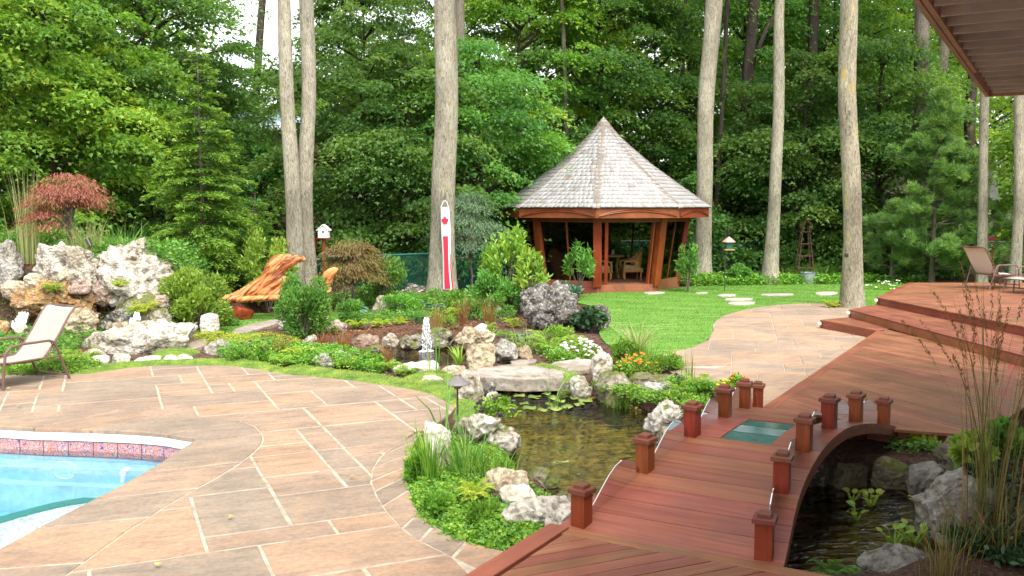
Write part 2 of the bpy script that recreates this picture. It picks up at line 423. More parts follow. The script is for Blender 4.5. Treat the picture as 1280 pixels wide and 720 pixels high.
def simple(name, c, rough=.6, metal=0, bumpsc=0, var=.15, spec=.5, bs=.3):
    m, n, l, p = new_mat(name); v = coords(n, l)
    q = noise_t(n, l, v, 7, 5, .6); r = ramp(n, [(.3, tuple(x * (1 - var) for x in c)), (.7, tuple(min(1, x * (1 + var)) for x in c))])
    l.new(q, r.inputs[0]); l.new(r.outputs[0], p.inputs['Base Color'])
    p.inputs['Roughness'].default_value = rough; p.inputs['Metallic'].default_value = metal; p.inputs['Specular IOR Level'].default_value = spec
    if bumpsc: bump(n, l, p, noise_t(n, l, v, bumpsc, 4), bs, .01)
    return m
def wood_mat(name, c_lo, c_hi, ang=0, vert=False, scl=1.0, objvar=.13, rough=.45, along='x', weather=0.0):
    m, n, l, p = new_mat(name)
    if vert: v = wcoords(n, l, (22 * scl, 22 * scl, 1.2 * scl))
    else: v = wcoords(n, l, (1.1 * scl, 26 * scl, 26 * scl), ang)
    oi = n.new('ShaderNodeObjectInfo')
    add = n.new('ShaderNodeVectorMath'); add.operation = 'ADD'; cm = n.new('ShaderNodeCombineXYZ')
    o7 = math_n(n, l, 'MULTIPLY', oi.outputs['Random'], 37.0)
    for k in range(3): l.new(o7, cm.inputs[k])
    l.new(v, add.inputs[0]); l.new(cm.outputs[0], add.inputs[1])
    a = noise_t(n, l, add.outputs[0], 1.0, 5, .6, .4)
    r = ramp(n, [(.22, c_lo), (.80, c_hi)]); l.new(a, r.inputs[0])
    h = n.new('ShaderNodeHueSaturation'); vv = math_n(n, l, 'MULTIPLY_ADD', oi.outputs['Random'], objvar * 2); vv.node.inputs[2].default_value = 1 - objvar
    o3 = math_n(n, l, 'MULTIPLY', oi.outputs['Random'], 91.7); o4 = math_n(n, l, 'FRACT', o3)
    hh = math_n(n, l, 'MULTIPLY_ADD', o4, .03); hh.node.inputs[2].default_value = .485; l.new(hh, h.inputs['Hue'])
    l.new(vv, h.inputs['Value']); l.new(r.outputs[0], h.inputs['Color'])
    blot = noise_t(n, l, wcoords(n, l), 1.7, 4, .6); rb = ramp(n, [(.35, (.78, .78, .80)), (.65, (1.12, 1.1, 1.1))]); l.new(blot, rb.inputs[0])
    col = mixc(n, l, 1.0, h.outputs[0], rb.outputs[0], 'MULTIPLY')
    l.new(col, p.inputs['Base Color']); 
    rr = ramp(n, [(.3, (rough - .1,) * 3), (.7, (rough + .18,) * 3)]); l.new(blot, rr.inputs[0]); l.new(rr.outputs[0], p.inputs['Roughness'])
    p.inputs['Specular IOR Level'].default_value = .28
    bump(n, l, p, a, .25, .004); return m
DANG = math.atan2(.861, .508)
W_CROSS = wood_mat('deck_wood_cross', (.17, .054, .028), (.34, .125, .066), ang=DANG - math.pi / 2)
W_ALONG = wood_mat('deck_wood_border', (.16, .048, .026), (.28, .09, .048), ang=DANG)
FAR_ANG, NEAR_ANG = R(-68), R(24)
W_FAR = wood_mat('deck_wood_far', (.15, .058, .030), (.31, .125, .062), ang=FAR_ANG, objvar=.14)
W_NEAR = wood_mat('deck_wood_near', (.15, .050, .026), (.31, .115, .062), ang=NEAR_ANG)
W_POST = wood_mat('post_wood', (.13, .026, .009), (.27, .062, .018), vert=True, scl=1.5, objvar=.12, rough=.35)
W_CAP = wood_mat('cap_wood', (.12, .035, .020), (.22, .075, .042), ang=0, objvar=.12, rough=.5)
W_GAZ = wood_mat('gazebo_wood', (.15, .028, .010), (.30, .062, .018), vert=True, objvar=.1, rough=.4)
W_GAZH = wood_mat('gazebo_fascia_wood', (.17, .036, .014), (.28, .066, .026), ang=0, objvar=.12, rough=.45)
W_TAUPE = wood_mat('balcony_wood', (.62, .60, .57), (.76, .73, .70), ang=DANG - math.pi / 2, objvar=.12, rough=.8)
W_TAUPE2 = wood_mat('balcony_beam_wood', (.50, .36, .29), (.64, .48, .39), ang=DANG, objvar=.08, rough=.8)
W_DRIFT = wood_mat('driftwood', (.16, .035, .008), (.62, .23, .055), ang=R(0), scl=.22, objvar=.03, rough=.3)
W_DRIFTD = wood_mat('driftwood_dark', (.12, .025, .008), (.30, .08, .02), ang=0, scl=.4, objvar=.03, rough=.3)
W_SHED = simple('weathered_shed', (.30, .22, .18), .85, bumpsc=20)
M_WHITE = simple('white_paint', (.80, .80, .79), .5, var=.04)
M_TEAL = simple('fence_green', (.01, .14, .11), .4, var=.1)
M_DARKMETAL = simple('dark_bronze_metal', (.07, .055, .045), .55, metal=.3)
M_BROWNMETAL = simple('chair_tube_brown', (.16, .09, .075), .4, metal=.2)
M_SLING = simple('sling_fabric', (.33, .30, .245), .8, bumpsc=300, var=.05)
M_WICKER = simple('wicker', (.42, .24, .07), .7, bumpsc=60, var=.3)
M_CUSH = simple('cushion', (.40, .33, .20), .9, var=.3, bumpsc=30)
M_SOIL = simple('mulch_brown', (.10, .05, .035), .95, var=.5, bumpsc=40)
M_LEDGE = simple('grey_cap', (.30, .32, .34), .8)

m, n, l, p = new_mat('carved_root'); g = n.new('ShaderNodeNewGeometry'); vr = n.new('ShaderNodeVectorRotate'); vr.rotation_type = 'Y_AXIS'; vr.inputs['Angle'].default_value = R(38)
l.new(g.outputs['Position'], vr.inputs['Vector']); mp = n.new('ShaderNodeMapping'); mp.inputs['Scale'].default_value = (1.0, 3, 6.5); l.new(vr.outputs[0], mp.inputs[0])
a = noise_t(n, l, mp.outputs[0], 1.5, 6, .6, 1.6); r = ramp(n, [(.36, (.07, .016, .006)), (.43, (.34, .09, .022)), (.52, (.58, .22, .06)), (.66, (.74, .36, .13))]); l.new(a, r.inputs[0]); l.new(r.outputs[0], p.inputs['Base Color']); p.inputs['Roughness'].default_value = .55
bump(n, l, p, a, .8, .05); W_DRIFT = m
def bark_mat(name, c1, c2, dark, lich=(.30, .28, .08), lf=.15):
    m, n, l, p = new_mat(name); v = coords(n, l, (9, 9, 2.0))
    a = noise_t(n, l, v, 3.4, 7, .72, 1.2); r = ramp(n, [(.36, dark), (.47, c2), (.60, c1)]); l.new(a, r.inputs[0])
    v2 = coords(n, l, (1, 1, .35)); b = noise_t(n, l, v2, 1.6, 5, .6)
    r2 = ramp(n, [(.35, (.62, .62, .60)), (.62, (1.12, 1.12, 1.1))]); l.new(b, r2.inputs[0])
    c = mixc(n, l, 1.0, r.outputs[0], r2.outputs[0], 'MULTIPLY')
    q = noise_t(n, l, v2, 3.1, 5, .6); r3 = ramp(n, [(.60, (0, 0, 0)), (.72, (lf * 4,) * 3)]); l.new(q, r3.inputs[0])
    c = mixc(n, l, r3.outputs[0], c, lich)
    l.new(c, p.inputs['Base Color']); p.inputs['Roughness'].default_value = .95; p.inputs['Specular IOR Level'].default_value = .1
    bump(n, l, p, a, 1.0, .05); return m
B_LIGHT = bark_mat('bark_light', (.47, .43, .335), (.32, .29, .22), (.12, .105, .075))
B_LICHEN = bark_mat('bark_lichen', (.46, .42, .31), (.31, .28, .20), (.12, .105, .07), lich=(.50, .36, .06), lf=.22)
B_MID = bark_mat('bark_mid', (.24, .21, .17), (.18, .155, .12), (.08, .07, .05))
B_DARK = bark_mat('bark_dark', (.10, .08, .065), (.065, .052, .042), (.03, .024, .02))

def flag_mat(name, bright=1.0):
    m, n, l, p = new_mat(name); oi = n.new('ShaderNodeObjectInfo')
    v = wcoords(n, l)
    r = ramp(n, [(0, (.245, .188, .14)), (.22, (.31, .215, .148)), (.42, (.255, .198, .15)), (.62, (.335, .222, .145)), (.8, (.285, .213, .152)), (1, (.25, .20, .15))])
    r.color_ramp.interpolation = 'EASE'; l.new(oi.outputs['Random'], r.inputs[0])
    vs = wcoords(n, l, (1.0, 3.0, 1), R(24))
    a = noise_t(n, l, vs, 2.5, 6, .65, .3); ra = ramp(n, [(.28, (.70, .70, .72)), (.5, (1, 1, 1)), (.72, (1.25, 1.10, .92))]); l.new(a, ra.inputs[0])
    c = mixc(n, l, 1.0, r.outputs[0], ra.outputs[0], 'MULTIPLY')
    b = noise_t(n, l, v, 22, 6, .7); rb = ramp(n, [(.3, (.78, .77, .76)), (.62, (1.08, 1.08, 1.08))]); l.new(b, rb.inputs[0])
    c = mixc(n, l, 1.0, c, rb.outputs[0], 'MULTIPLY')
    d_ = noise_t(n, l, v, .9, 5, .7); rd = ramp(n, [(.36, (.80, .79, .80)), (.6, (1.06, 1.05, 1.04))]); l.new(d_, rd.inputs[0]); c = mixc(n, l, 1.0, c, rd.outputs[0], 'MULTIPLY')
    if bright != 1: c = mixc(n, l, 1.0, c, (bright,) * 3, 'MULTIPLY')
    l.new(c, p.inputs['Base Color']); p.inputs['Roughness'].default_value = .75; p.inputs['Specular IOR Level'].default_value = .3
    h = math_n(n, l, 'ADD', a, b); bump(n, l, p, h, .35, .008); return m
M_FLAG = flag_mat('flagstone'); M_PATHS = flag_mat('path_stone', 1.15)
M_MORTAR = simple('mortar_cream', (.36, .30, .225), .9, var=.35, bumpsc=50)

def ground_mat():
    m, n, l, p = new_mat('ground_soil'); v = wcoords(n, l)
    a = noise_t(n, l, v, 26, 6, .75); r = ramp(n, [(.34, (.018, .009, .006)), (.5, (.085, .038, .022)), (.66, (.20, .10, .06))]); l.new(a, r.inputs[0])
    q = noise_t(n, l, v, 1.1, 4); r2 = ramp(n, [(.4, (.8, .8, .8)), (.6, (1.15, 1.1, 1.05))]); l.new(q, r2.inputs[0])
    c = mixc(n, l, 1.0, r.outputs[0], r2.outputs[0], 'MULTIPLY')
    l.new(c, p.inputs['Base Color']); p.inputs['Roughness'].default_value = .95
    vo = n.new('ShaderNodeTexVoronoi'); vo.inputs['Scale'].default_value = 22; l.new(v, vo.inputs['Vector'])
    h = math_n(n, l, 'ADD', a, vo.outputs['Distance']); bump(n, l, p, h, .8, .04); return m
def lawn_mat():
    m, n, l, p = new_mat('lawn_turf'); v = wcoords(n, l)
    vs = wcoords(n, l, (.9, 4.5, 1), R(12)); a = noise_t(n, l, vs, 1.2, 4, .6, .5)
    r = ramp(n, [(.32, (.085, .21, .02)), (.52, (.13, .29, .03)), (.66, (.24, .38, .08))]); l.new(a, r.inputs[0])
    b = noise_t(n, l, v, 45, 5, .7); r2 = ramp(n, [(.3, (.6, .62, .6)), (.65, (1.15, 1.12, 1.1))]); l.new(b, r2.inputs[0])
    c = mixc(n, l, 1.0, r.outputs[0], r2.outputs[0], 'MULTIPLY'); l.new(c, p.inputs['Base Color'])
    p.inputs['Roughness'].default_value = .9; bump(n, l, p, b, .8, .03); return m
def moss_mat():
    m, n, l, p = new_mat('moss_carpet'); v = wcoords(n, l)
    a = noise_t(n, l, v, 3.5, 5, .65); r = ramp(n, [(.3, (.06, .12, .015)), (.5, (.13, .22, .022)), (.68, (.27, .33, .04))]); l.new(a, r.inputs[0])
    b = noise_t(n, l, v, 40, 5, .7); r2 = ramp(n, [(.3, (.7, .7, .7)), (.65, (1.1, 1.1, 1.1))]); l.new(b, r2.inputs[0])
    c = mixc(n, l, 1.0, r.outputs[0], r2.outputs[0], 'MULTIPLY'); l.new(c, p.inputs['Base Color'])
    p.inputs['Roughness'].default_value = .95; bump(n, l, p, b, .8, .03); return m

def water_mat(name, tint, wave=6, strength=.25, ang=0, stretch=3.0, rough=.02, f0=1.33, wd=.05):
    m, n, l, p = new_mat(name); n.remove(p)
    v = wcoords(n, l, (1, stretch, 1), ang)
    a = noise_t(n, l, v, wave, 2.5, .5, .8)
    b = n.new('ShaderNodeBump'); b.inputs['Strength'].default_value = strength; b.inputs['Distance'].default_value = wd; l.new(a, b.inputs['Height'])
    g = n.new('ShaderNodeBsdfGlossy'); g.inputs['Roughness'].default_value = rough; l.new(b.outputs[0], g.inputs['Normal'])
    t = n.new('ShaderNodeBsdfTransparent'); t.inputs['Color'].default_value = (*tint, 1)
    fr = n.new('ShaderNodeFresnel'); fr.inputs['IOR'].default_value = f0; l.new(b.outputs[0], fr.inputs['Normal'])
    mx = n.new('ShaderNodeMixShader'); l.new(fr.outputs[0], mx.inputs[0]); l.new(t.outputs[0], mx.inputs[1]); l.new(g.outputs[0], mx.inputs[2])
    l.new(mx.outputs[0], n['Material Output'].inputs['Surface']); return m
M_POND = water_mat('pond_water', (.50, .49, .19), wave=1.9, strength=1.0, ang=R(14), stretch=4.5, wd=.085, f0=1.5)
M_FOUNT = water_mat('fountain_water', (.42, .34, .14), wave=5, strength=.35, ang=R(10), stretch=2.2, wd=.04, f0=1.33)
M_POOLW = water_mat('pool_water', (.86, .95, .97), wave=1.5, strength=.15, stretch=1.5)
def glass_mat(name, tint, gl=1.45, rough=.0):
    m, n, l, p = new_mat(name); n.remove(p)
    g = n.new('ShaderNodeBsdfGlossy'); g.inputs['Roughness'].default_value = rough + .01
    t = n.new('ShaderNodeBsdfTransparent'); t.inputs['Color'].default_value = (*tint, 1)
    fr = n.new('ShaderNodeFresnel'); fr.inputs['IOR'].default_value = gl
    mx = n.new('ShaderNodeMixShader'); l.new(fr.outputs[0], mx.inputs[0]); l.new(t.outputs[0], mx.inputs[1]); l.new(g.outputs[0], mx.inputs[2])
    l.new(mx.outputs[0], n['Material Output'].inputs['Surface']); return m
M_SCREEN = glass_mat('tinted_glass', (.50, .48, .45), 1.3)
M_CLEAR = glass_mat('clear_acrylic', (.74, .80, .80), 1.6)
M_FLOORGLASS = simple('green_glass_pane', (.05, .13, .11), .12, var=.25, spec=.9)
# ---------------------------------------------------------------- outlines of the place (metres)
POOL = [(-12, 12.0), g2(0, 534), g2(125, 537), g2(200, 541), g2(232, 547), (-3.40, 9.80), g2(222, 563), g2(195, 582), g2(135, 615), g2(70, 647), g2(12, 679), (-4.05, 4.5), (-12, 4.2)]
COPE = [(-12, 12.7), g2(0, 517), g2(90, 513), g2(160, 513), g2(225, 517), g2(270, 523), g2(316, 529), g2(331, 546), g2(325, 561), g2(282, 592), g2(225, 622), g2(135, 680), (-3.1, 4.5), (-12, 3.6)]
PAT_IN = COPE[1:13]
edge_back = [(-12, 14.6), g2(0, 465), g2(90, 461), g2(180, 456), g2(250, 455), g2(310, 458), g2(360, 468), g2(430, 473), g2(500, 483), g2(540, 493), g2(570, 508)]
edge_bed = [g2(562, 517), g2(530, 530), g2(515, 558), g2(508, 600), g2(520, 640), g2(560, 668), g2(600, 682), g2(655, 694)]
edge_deck = [g2(610, 730), (-.55, 5.2), (-1.0, 4.4)]
inner_bed0 = [g2(541, 533), g2(515, 544), g2(478, 566), g2(460, 595), g2(475, 631), g2(509, 668), g2(560, 694), g2(618, 722)]
def mid_(t): return [tuple(Vector(COPE[i]) * (1 - t) + Vector(min(POOL[:12], key=lambda q: (Vector(q) - Vector(COPE[i])).length)) * t) for i in range(1, 13)]
COPE_S = smooth_poly(COPE[1:13], 1, False)
PATIO = edge_back + edge_bed + edge_deck + mid_(.4)[::-1] + [(-12, 12.75)]
inner_bed = smooth_poly(inner_bed0, 1, False)
PATIO_MAIN = edge_back + [g2(562, 517)] + inner_bed + edge_deck[1:] + COPE_S[::-1] + [(-12, 12.75)]
ZW = -.22
def w2(px, py): return g2(px, py, ZW)
POND = [w2(597, 485), w2(612, 500), w2(624, 520), w2(640, 540), w2(643, 556), w2(645, 575), w2(670, 593), w2(690, 605), w2(708, 624), w2(725, 645), w2(760, 690),
        w2(900, 730), w2(1075, 722), w2(1130, 700), w2(1160, 690), w2(1165, 660), w2(1178, 635), w2(1188, 622), w2(1150, 612), w2(1092, 606), w2(1050, 601), w2(960, 592),
        w2(850, 570), w2(822, 545), w2(805, 518), w2(785, 508), w2(745, 498), w2(712, 490)]
ZF = -.06
def f2(px, py): return g2(px, py, ZF)
FPOND = [f2(462, 442), f2(478, 433), f2(520, 428), f2(560, 428), f2(612, 431), f2(612, 440), f2(590, 452), f2(560, 458), f2(510, 458), f2(478, 452)]
PATH = [g2(821, 446), g2(838, 441), g2(866, 434), g2(885, 425), g2(892, 412), g2(891, 404), g2(905, 394), g2(935, 386), g2(972, 381), g2(1010, 379), g2(1040, 379.5), g2(1075, 384), g2(1100, 400),
        (6.9, 17.2), (2.95, 10.45), g2(925, 497), g2(890, 484), g2(850, 472), g2(828, 458)]
LAWN = [g2(692, 372), g2(742, 366), g2(830, 362), g2(868, 357), g2(960, 355), g2(1140, 351.5), (13.5, 30), (16, 26), (10.8, 24.2), g2(1100, 386), g2(1040, 379.5), g2(1010, 379), g2(972, 381), g2(935, 386), g2(905, 394), g2(891, 404), g2(892, 412), g2(885, 425), g2(866, 434), g2(838, 441), g2(818, 447),
        g2(775, 440), g2(752, 425), g2(748, 412), g2(762, 402), g2(757, 388), g2(732, 380)]
LAWN2 = [g2(240, 398), g2(275, 393), g2(345, 391), g2(352, 399), g2(330, 404), g2(286, 415), g2(255, 412)]
LAWN3 = [g2(405, 396), g2(420, 387), g2(525, 384), g2(560, 392), g2(515, 397), g2(470, 402), g2(420, 405)]

# ---------------------------------------------------------------- ground sheet with the pond, basin and mound
def axis(lo, a, b, hi, st):
    mid = list(np.arange(a, b + 1e-6, st)); out = []; x = a; d = st
    while x > lo: d *= 1.35; x -= d; out.append(x)
    out = out[::-1]; x = b; d = st
    o2 = []
    while x < hi: d *= 1.35; x += d; o2.append(x)
    return np.array(out + mid + o2)
gx = axis(-300, -11, 13, 300, .15); gy = axis(-60, 4, 29, 420, .15)
def sstep(x): x = np.clip(x, 0, 1); return x * x * (3 - 2 * x)
HOUSE = [(-1.2, 1.2), (11.6, 7.0)]
def ground_h(P):
    n2 = np.array([noise.noise(Vector((p[0] * 1.3, p[1] * 1.3, 3.3))) for p in P]) if len(P) < 200 else (np.sin(P[:, 0] * 2.3 + np.sin(P[:, 1] * 1.7)) * np.sin(P[:, 1] * 2.1 + 1.3 * np.sin(P[:, 0] * 1.1)))
    z = -.035 + .03 * n2
    # planted bank behind the waterfall rocks
    m = sstep((P[:, 1] - 18.4 - .25 * np.maximum(P[:, 0] + 8, 0)) / .9) * sstep((-P[:, 0] - 6.0) / 1.6)
    z = z + 1.35 * m * sstep((25 - P[:, 1]) / 3)
    # land climbs gently in the woods
    z = z + np.clip((P[:, 1] - 38) * .03, 0, 3)
    z = np.minimum(z, np.where(sdist(P, PATIO) > -.1, -.045, 9)); z = np.minimum(z, np.where(sdist(P, PATH) > -.1, -.045, 9))
    z = np.minimum(z, np.where(sdist(P, LAWN) > -.05, -.03, 9))
    d = sdist(P, POND) + .20; z = np.where(d > -.12, np.minimum(z, -.06 - .48 * sstep((d + .12) / .5)), z)
    d = sdist(P, FPOND); z = np.where(d > -.1, np.minimum(z, -.03 - .35 * sstep((d + .1) / .5)), z)
    z = np.where(sdist(P, POOL) > -.35, -2.6, z)
    return z
XX, YY = np.meshgrid(gx, gy); PP = np.c_[XX.ravel(), YY.ravel()]
ZZ = ground_h(PP)
nx, ny = len(gx), len(gy)
idx = np.arange(nx * ny).reshape(ny, nx)
quads = np.stack([idx[:-1, :-1], idx[:-1, 1:], idx[1:, 1:], idx[1:, :-1]], -1).reshape(-1, 4)
me = bpy.data.meshes.new('ground'); me.vertices.add(nx * ny); me.vertices.foreach_set('co', np.c_[PP, ZZ].astype(np.float32).ravel())
me.loops.add(len(quads) * 4); me.loops.foreach_set('vertex_index', quads.astype(np.int32).ravel())
me.polygons.add(len(quads)); me.polygons.foreach_set('loop_start', np.arange(0, len(quads) * 4, 4, dtype=np.int32))
me.polygons.foreach_set('use_smooth', [True] * len(quads)); me.update(calc_edges=True)
tag(link('ground', me, ground_mat()), kind='structure')
def gz(x, y): return float(ground_h(np.array([[x, y]]))[0])

def sheet(name, poly, z, mat, kind='structure', t=None, label=None):
    m = MB()
    if t: m.prism(poly, z - t, z)
    else: m.add([(x, y, z) for x, y in (poly if area(poly) > 0 else poly[::-1])], [tuple(range(len(poly)))])
    o = m.build(name, mat); return tag(o, kind=kind, label=label)

# water
def water_sheet(name, poly, z, mat, grow=.35):
    p = sorted(set((round(x, 4), round(y, 4)) for x, y in poly)); h = []
    for seq in (p, p[::-1]):                      # convex hull: the bank rises above the water everywhere else
        k0 = len(h)
        for q in seq:
            while len(h) >= k0 + 2 and (h[-1][0] - h[-2][0]) * (q[1] - h[-2][1]) - (h[-1][1] - h[-2][1]) * (q[0] - h[-2][0]) <= 0: h.pop()
            h.append(q)
        h.pop()
    return sheet(name, inset(h if area(h) > 0 else h[::-1], -grow), z, mat)
water_sheet('pond_water', POND, ZW, M_POND, .35)
water_sheet('fountain_pond_water', FPOND, ZF, M_FOUNT, .2)

# ---------------------------------------------------------------- flagstone paving
def jitter_rect(x0, y0, x1, y1, ca, sa, gap=.012, j=.006, r=random):
    P = []
    c = [(x0 + gap, y0 + gap), (x1 - gap, y0 + gap), (x1 - gap, y1 - gap), (x0 + gap, y1 - gap)]
    for i in range(4):
        a, b = c[i], c[(i + 1) % 4]
        for t in (0, .33, .66):
            P.append((a[0] + (b[0] - a[0]) * t + r.uniform(-j, j), a[1] + (b[1] - a[1]) * t + r.uniform(-j, j)))
    return [(x * ca - y * sa, x * sa + y * ca) for x, y in P]
def flags(parent, poly, unit, ang, sizes, mat, name='flagstone', zt=0.0, seed=1, th=.035, gap=.013, off=(0, 0), maxn=290):
    r = random.Random(seed); ca, sa = math.cos(ang), math.sin(ang)
    loc = [(x * ca + y * sa, -x * sa + y * ca) for x, y in poly]
    xs = [p[0] for p in loc]; ys = [p[1] for p in loc]; x0, y0 = min(xs) - unit + off[0], min(ys) - unit + off[1]
    W = int((max(xs) - x0) / unit) + 5; H = int((max(ys) - y0) / unit) + 5
    occ = [[0] * H for _ in range(W)]; out = []
    pol = poly if area(poly) > 0 else poly[::-1]
    lx = [0.]; ly = [0.]
    for _ in range(W + 6): lx.append(lx[-1] + unit * r.uniform(.82, 1.18))
    for _ in range(H + 6): ly.append(ly[-1] + unit * r.uniform(.82, 1.18))
    for j in range(H):
        for i in range(W):
            if occ[i][j]: continue
            for _ in range(12):
                a, b = r.choice(sizes)
                if i + a <= W and j + b <= H and not any(occ[i + p][j + q] for p in range(a) for q in range(b)): break
            else: a, b = 1, 1
            for p in range(a):
                for q in range(b): occ[i + p][j + q] = 1
            rect = jitter_rect(x0 + lx[i], y0 + ly[j], x0 + lx[i + a], y0 + ly[j + b], ca, sa, gap, gap * .5, r)
            # keep convexity for clipping: clip the patio outline by the plain rectangle, then use the jittered one when wholly inside
            plain = [(x * ca - y * sa, x * sa + y * ca) for x, y in [(x0 + lx[i] + gap, y0 + ly[j] + gap), (x0 + lx[i + a] - gap, y0 + ly[j] + gap), (x0 + lx[i + a] - gap, y0 + ly[j + b] - gap), (x0 + lx[i] + gap, y0 + ly[j + b] - gap)]]
            ins = inside(np.array(rect), pol)
            if ins.all(): out.append(rect)
            else: out += [c for c in clip_regions(pol, plain) if area(c) > .012]
    out.sort(key=lambda c: min(math.hypot(*p) for p in c))
    rest = MB()
    for k, c in enumerate(out):
        z = zt + r.uniform(-.003, .003)
        if k < maxn:
            m = MB().prism(c, z - th, z, .008); o = m.build(name, mat, parent)
        else: rest.prism(c, z - th, z, .008)
    if rest.v: tag(rest.build('distant_flagstones', mat, parent), kind='stuff')
    return len(out)
def band(parent, A, B, n, mat, name, zt, th, seed=0, gap=.012, z0=None, bev=.008):
    # stones between two open polylines of any resolution
    r = random.Random(seed)
    def resample(p, k):
        p = [Vector(q) for q in p]; L = [0]
        for i in range(1, len(p)): L.append(L[-1] + (p[i] - p[i - 1]).length)
        def at(s):
            s *= L[-1]
            for i in range(1, len(p)):
                if s <= L[i] + 1e-9: return p[i - 1].lerp(p[i], (s - L[i - 1]) / max(1e-9, L[i] - L[i - 1]))
            return p[-1]
        return at, L[-1]
    fa, La = resample(A, 0); fb, Lb = resample(B, 0)
    cuts = [0] + sorted((i + r.uniform(-.22, .22)) / n for i in range(1, n)) + [1]
    for i in range(n):
        g = gap / La; s0, s1 = cuts[i] + g, cuts[i + 1] - g
        k = 5; a = [tuple(fa(s0 + (s1 - s0) * t / k)) for t in range(k + 1)]; b = [tuple(fb(s0 + (s1 - s0) * t / k)) for t in range(k + 1)]
        c = a + b[::-1]; c = inset(c if area(c) > 0 else c[::-1], gap * .5)
        z = zt + r.uniform(-.002, .002)
        MB().prism(c, z - th, z, bev).build(name, mat, parent)
patio = sheet('patio', PATIO, -.004, M_MORTAR, t=.03)
flags(patio, PATIO_MAIN, .35, R(24), [(4, 2), (3, 2), (2, 2), (2, 1), (3, 3), (4, 3), (3, 1), (2, 3), (1, 2)], M_FLAG, seed=11, maxn=250, gap=.011)
band(patio, smooth_poly([g2(562, 517)] + edge_bed[1:], 1, False), inner_bed, 11, M_FLAG, 'border_stone', 0, .035, 3)
cb = MB().prism(smooth_poly(COPE[1:13], 1, False) + smooth_poly(mid_(.88), 1, False)[::-1], -.05, -.006); cb.build('coping_bed', M_MORTAR, patio)
band(patio, smooth_poly(COPE[:13], 1, False), smooth_poly(POOL[:12], 2, False), 17, M_FLAG, 'coping_stone', .004, .055, 6, bev=.015)
path = sheet('garden_path', PATH, -.008, simple('path_joint', (.40, .33, .26), .9), t=.03)
flags(path, PATH, .36, R(-14), [(3, 1), (4, 2), (3, 2), (2, 1), (2, 2), (4, 1), (1, 1)], M_PATHS, 'paving_stone', .002, 5, .03, .006)

# ---------------------------------------------------------------- lawns, with real grass
def lawn(name, poly, n, seed):
    o = sheet(name, smooth_poly(poly, 1), .0, lawn_mat(), t=.05)
    s = Soup(); P = in_poly_points(smooth_poly(poly, 1), n, seed); r = np.random.default_rng(seed)
    P = P[sdist(P, poly) > -.05]; k = len(P)
    mow = .5 + .28 * np.sin((P[:, 0] * math.cos(R(62)) + P[:, 1] * math.sin(R(62))) * 5.2) + .18 * np.sin(P[:, 0] * 1.3 + 2) * np.sin(P[:, 1] * 1.1); s.blades(P, r.uniform(.015, .035, k), r.uniform(0, 6.28, k), r.uniform(.2, .9, k), r.uniform(.006, .014, k), np.clip(mow + r.normal(0, .12, k), 0, 1), K=2)
    tag(s.build(name + '_grass', LF['lawn']), 'short mown green grass of the ' + name.replace('_', ' '), 'grass', kind='stuff')
lawn('lawn', LAWN, 90000, 1); lawn('bench_lawn', LAWN2, 6000, 2); lawn('pond_lawn', LAWN3, 12000, 3)
for i, (x0, x1, y0, y1, l) in enumerate([(867, 886, 366.4, 367.8, 'small flat stepping stone in the lawn just right of the gazebo'), (895, 921, 368.6, 371.6, 'square stepping stone in the lawn behind the two overlapping ones'),
        (904, 942, 373.6, 376.8, 'long narrow stepping stone, middle one of the left three in the lawn'), (908, 945, 378.3, 382, 'pale stepping stone nearest the stone path'),
        (949, 993, 368, 370.6, 'long stepping stone in the lawn between the two slim trunks'), (1017, 1048, 365.6, 369.8, 'stepping stone in the lawn left of the big lichen trunk'), (803, 832, 365.8, 368.4, 'stepping stone at the gazebo doorway')]):
    a, b, c, d = G(x0 + 1, y1), G(x1 - 3, y1 - .4), G(x1, y0), G(x0 + 4, y0 + .3)
    P = [(a.x, a.y), (b.x, b.y), (c.x, c.y), (d.x, d.y)]; ce = ((a.x + c.x) / 2, (a.y + c.y) / 2, 0)
    tag(MB().prism(smooth_poly(P, 1), -.04, .035, .01).build('stepping_stone', simple('pale_slab', (.36, .33, .28), .85, bumpsc=20) if i == 0 else bpy.data.materials['pale_slab'], loc=ce), l, 'stepping stone', 'stepping stones across the lawn')

# ---------------------------------------------------------------- swimming pool
pc = G(60, 545); pool = empty('swimming_pool', (pc.x, pc.y, 0), label='blue lined swimming pool with patterned tile band and white track', cat='swimming pool')
PW = smooth_poly(POOL[:12], 2, False)
def wall_strip(name, pl, z0, z1, mat, out=0.0, parent=pool):
    pl = inset(pl, -out)[1:-1] if out else pl
    m = MB(); n = len(pl)
    m.add([(x, y, z0) for x, y in pl] + [(x, y, z1) for x, y in pl], [(i, i + 1, n + i + 1, n + i) for i in range(n - 1)])
    return m.build(name, mat, parent, off=parent.location)
def liner_mat(name, c1, c2):
    m, n, l, p = new_mat(name); v = wcoords(n, l); a = noise_t(n, l, v, 6, 4, .6, 1.5); r = ramp(n, [(.35, c1), (.65, c2)]); l.new(a, r.inputs[0]); l.new(r.outputs[0], p.inputs['Base Color']); p.inputs['Roughness'].default_value = .5; return m
M_LINER = liner_mat('pool_liner', (.34, .62, .78), (.44, .72, .84)); M_LINERD = liner_mat('pool_liner_mid', (.16, .42, .64), (.24, .52, .72))
M_LINERF = liner_mat('pool_floor', (.60, .82, .86), (.74, .90, .91))
wall_strip('wall', PW, -1.9, -.30, M_LINER)
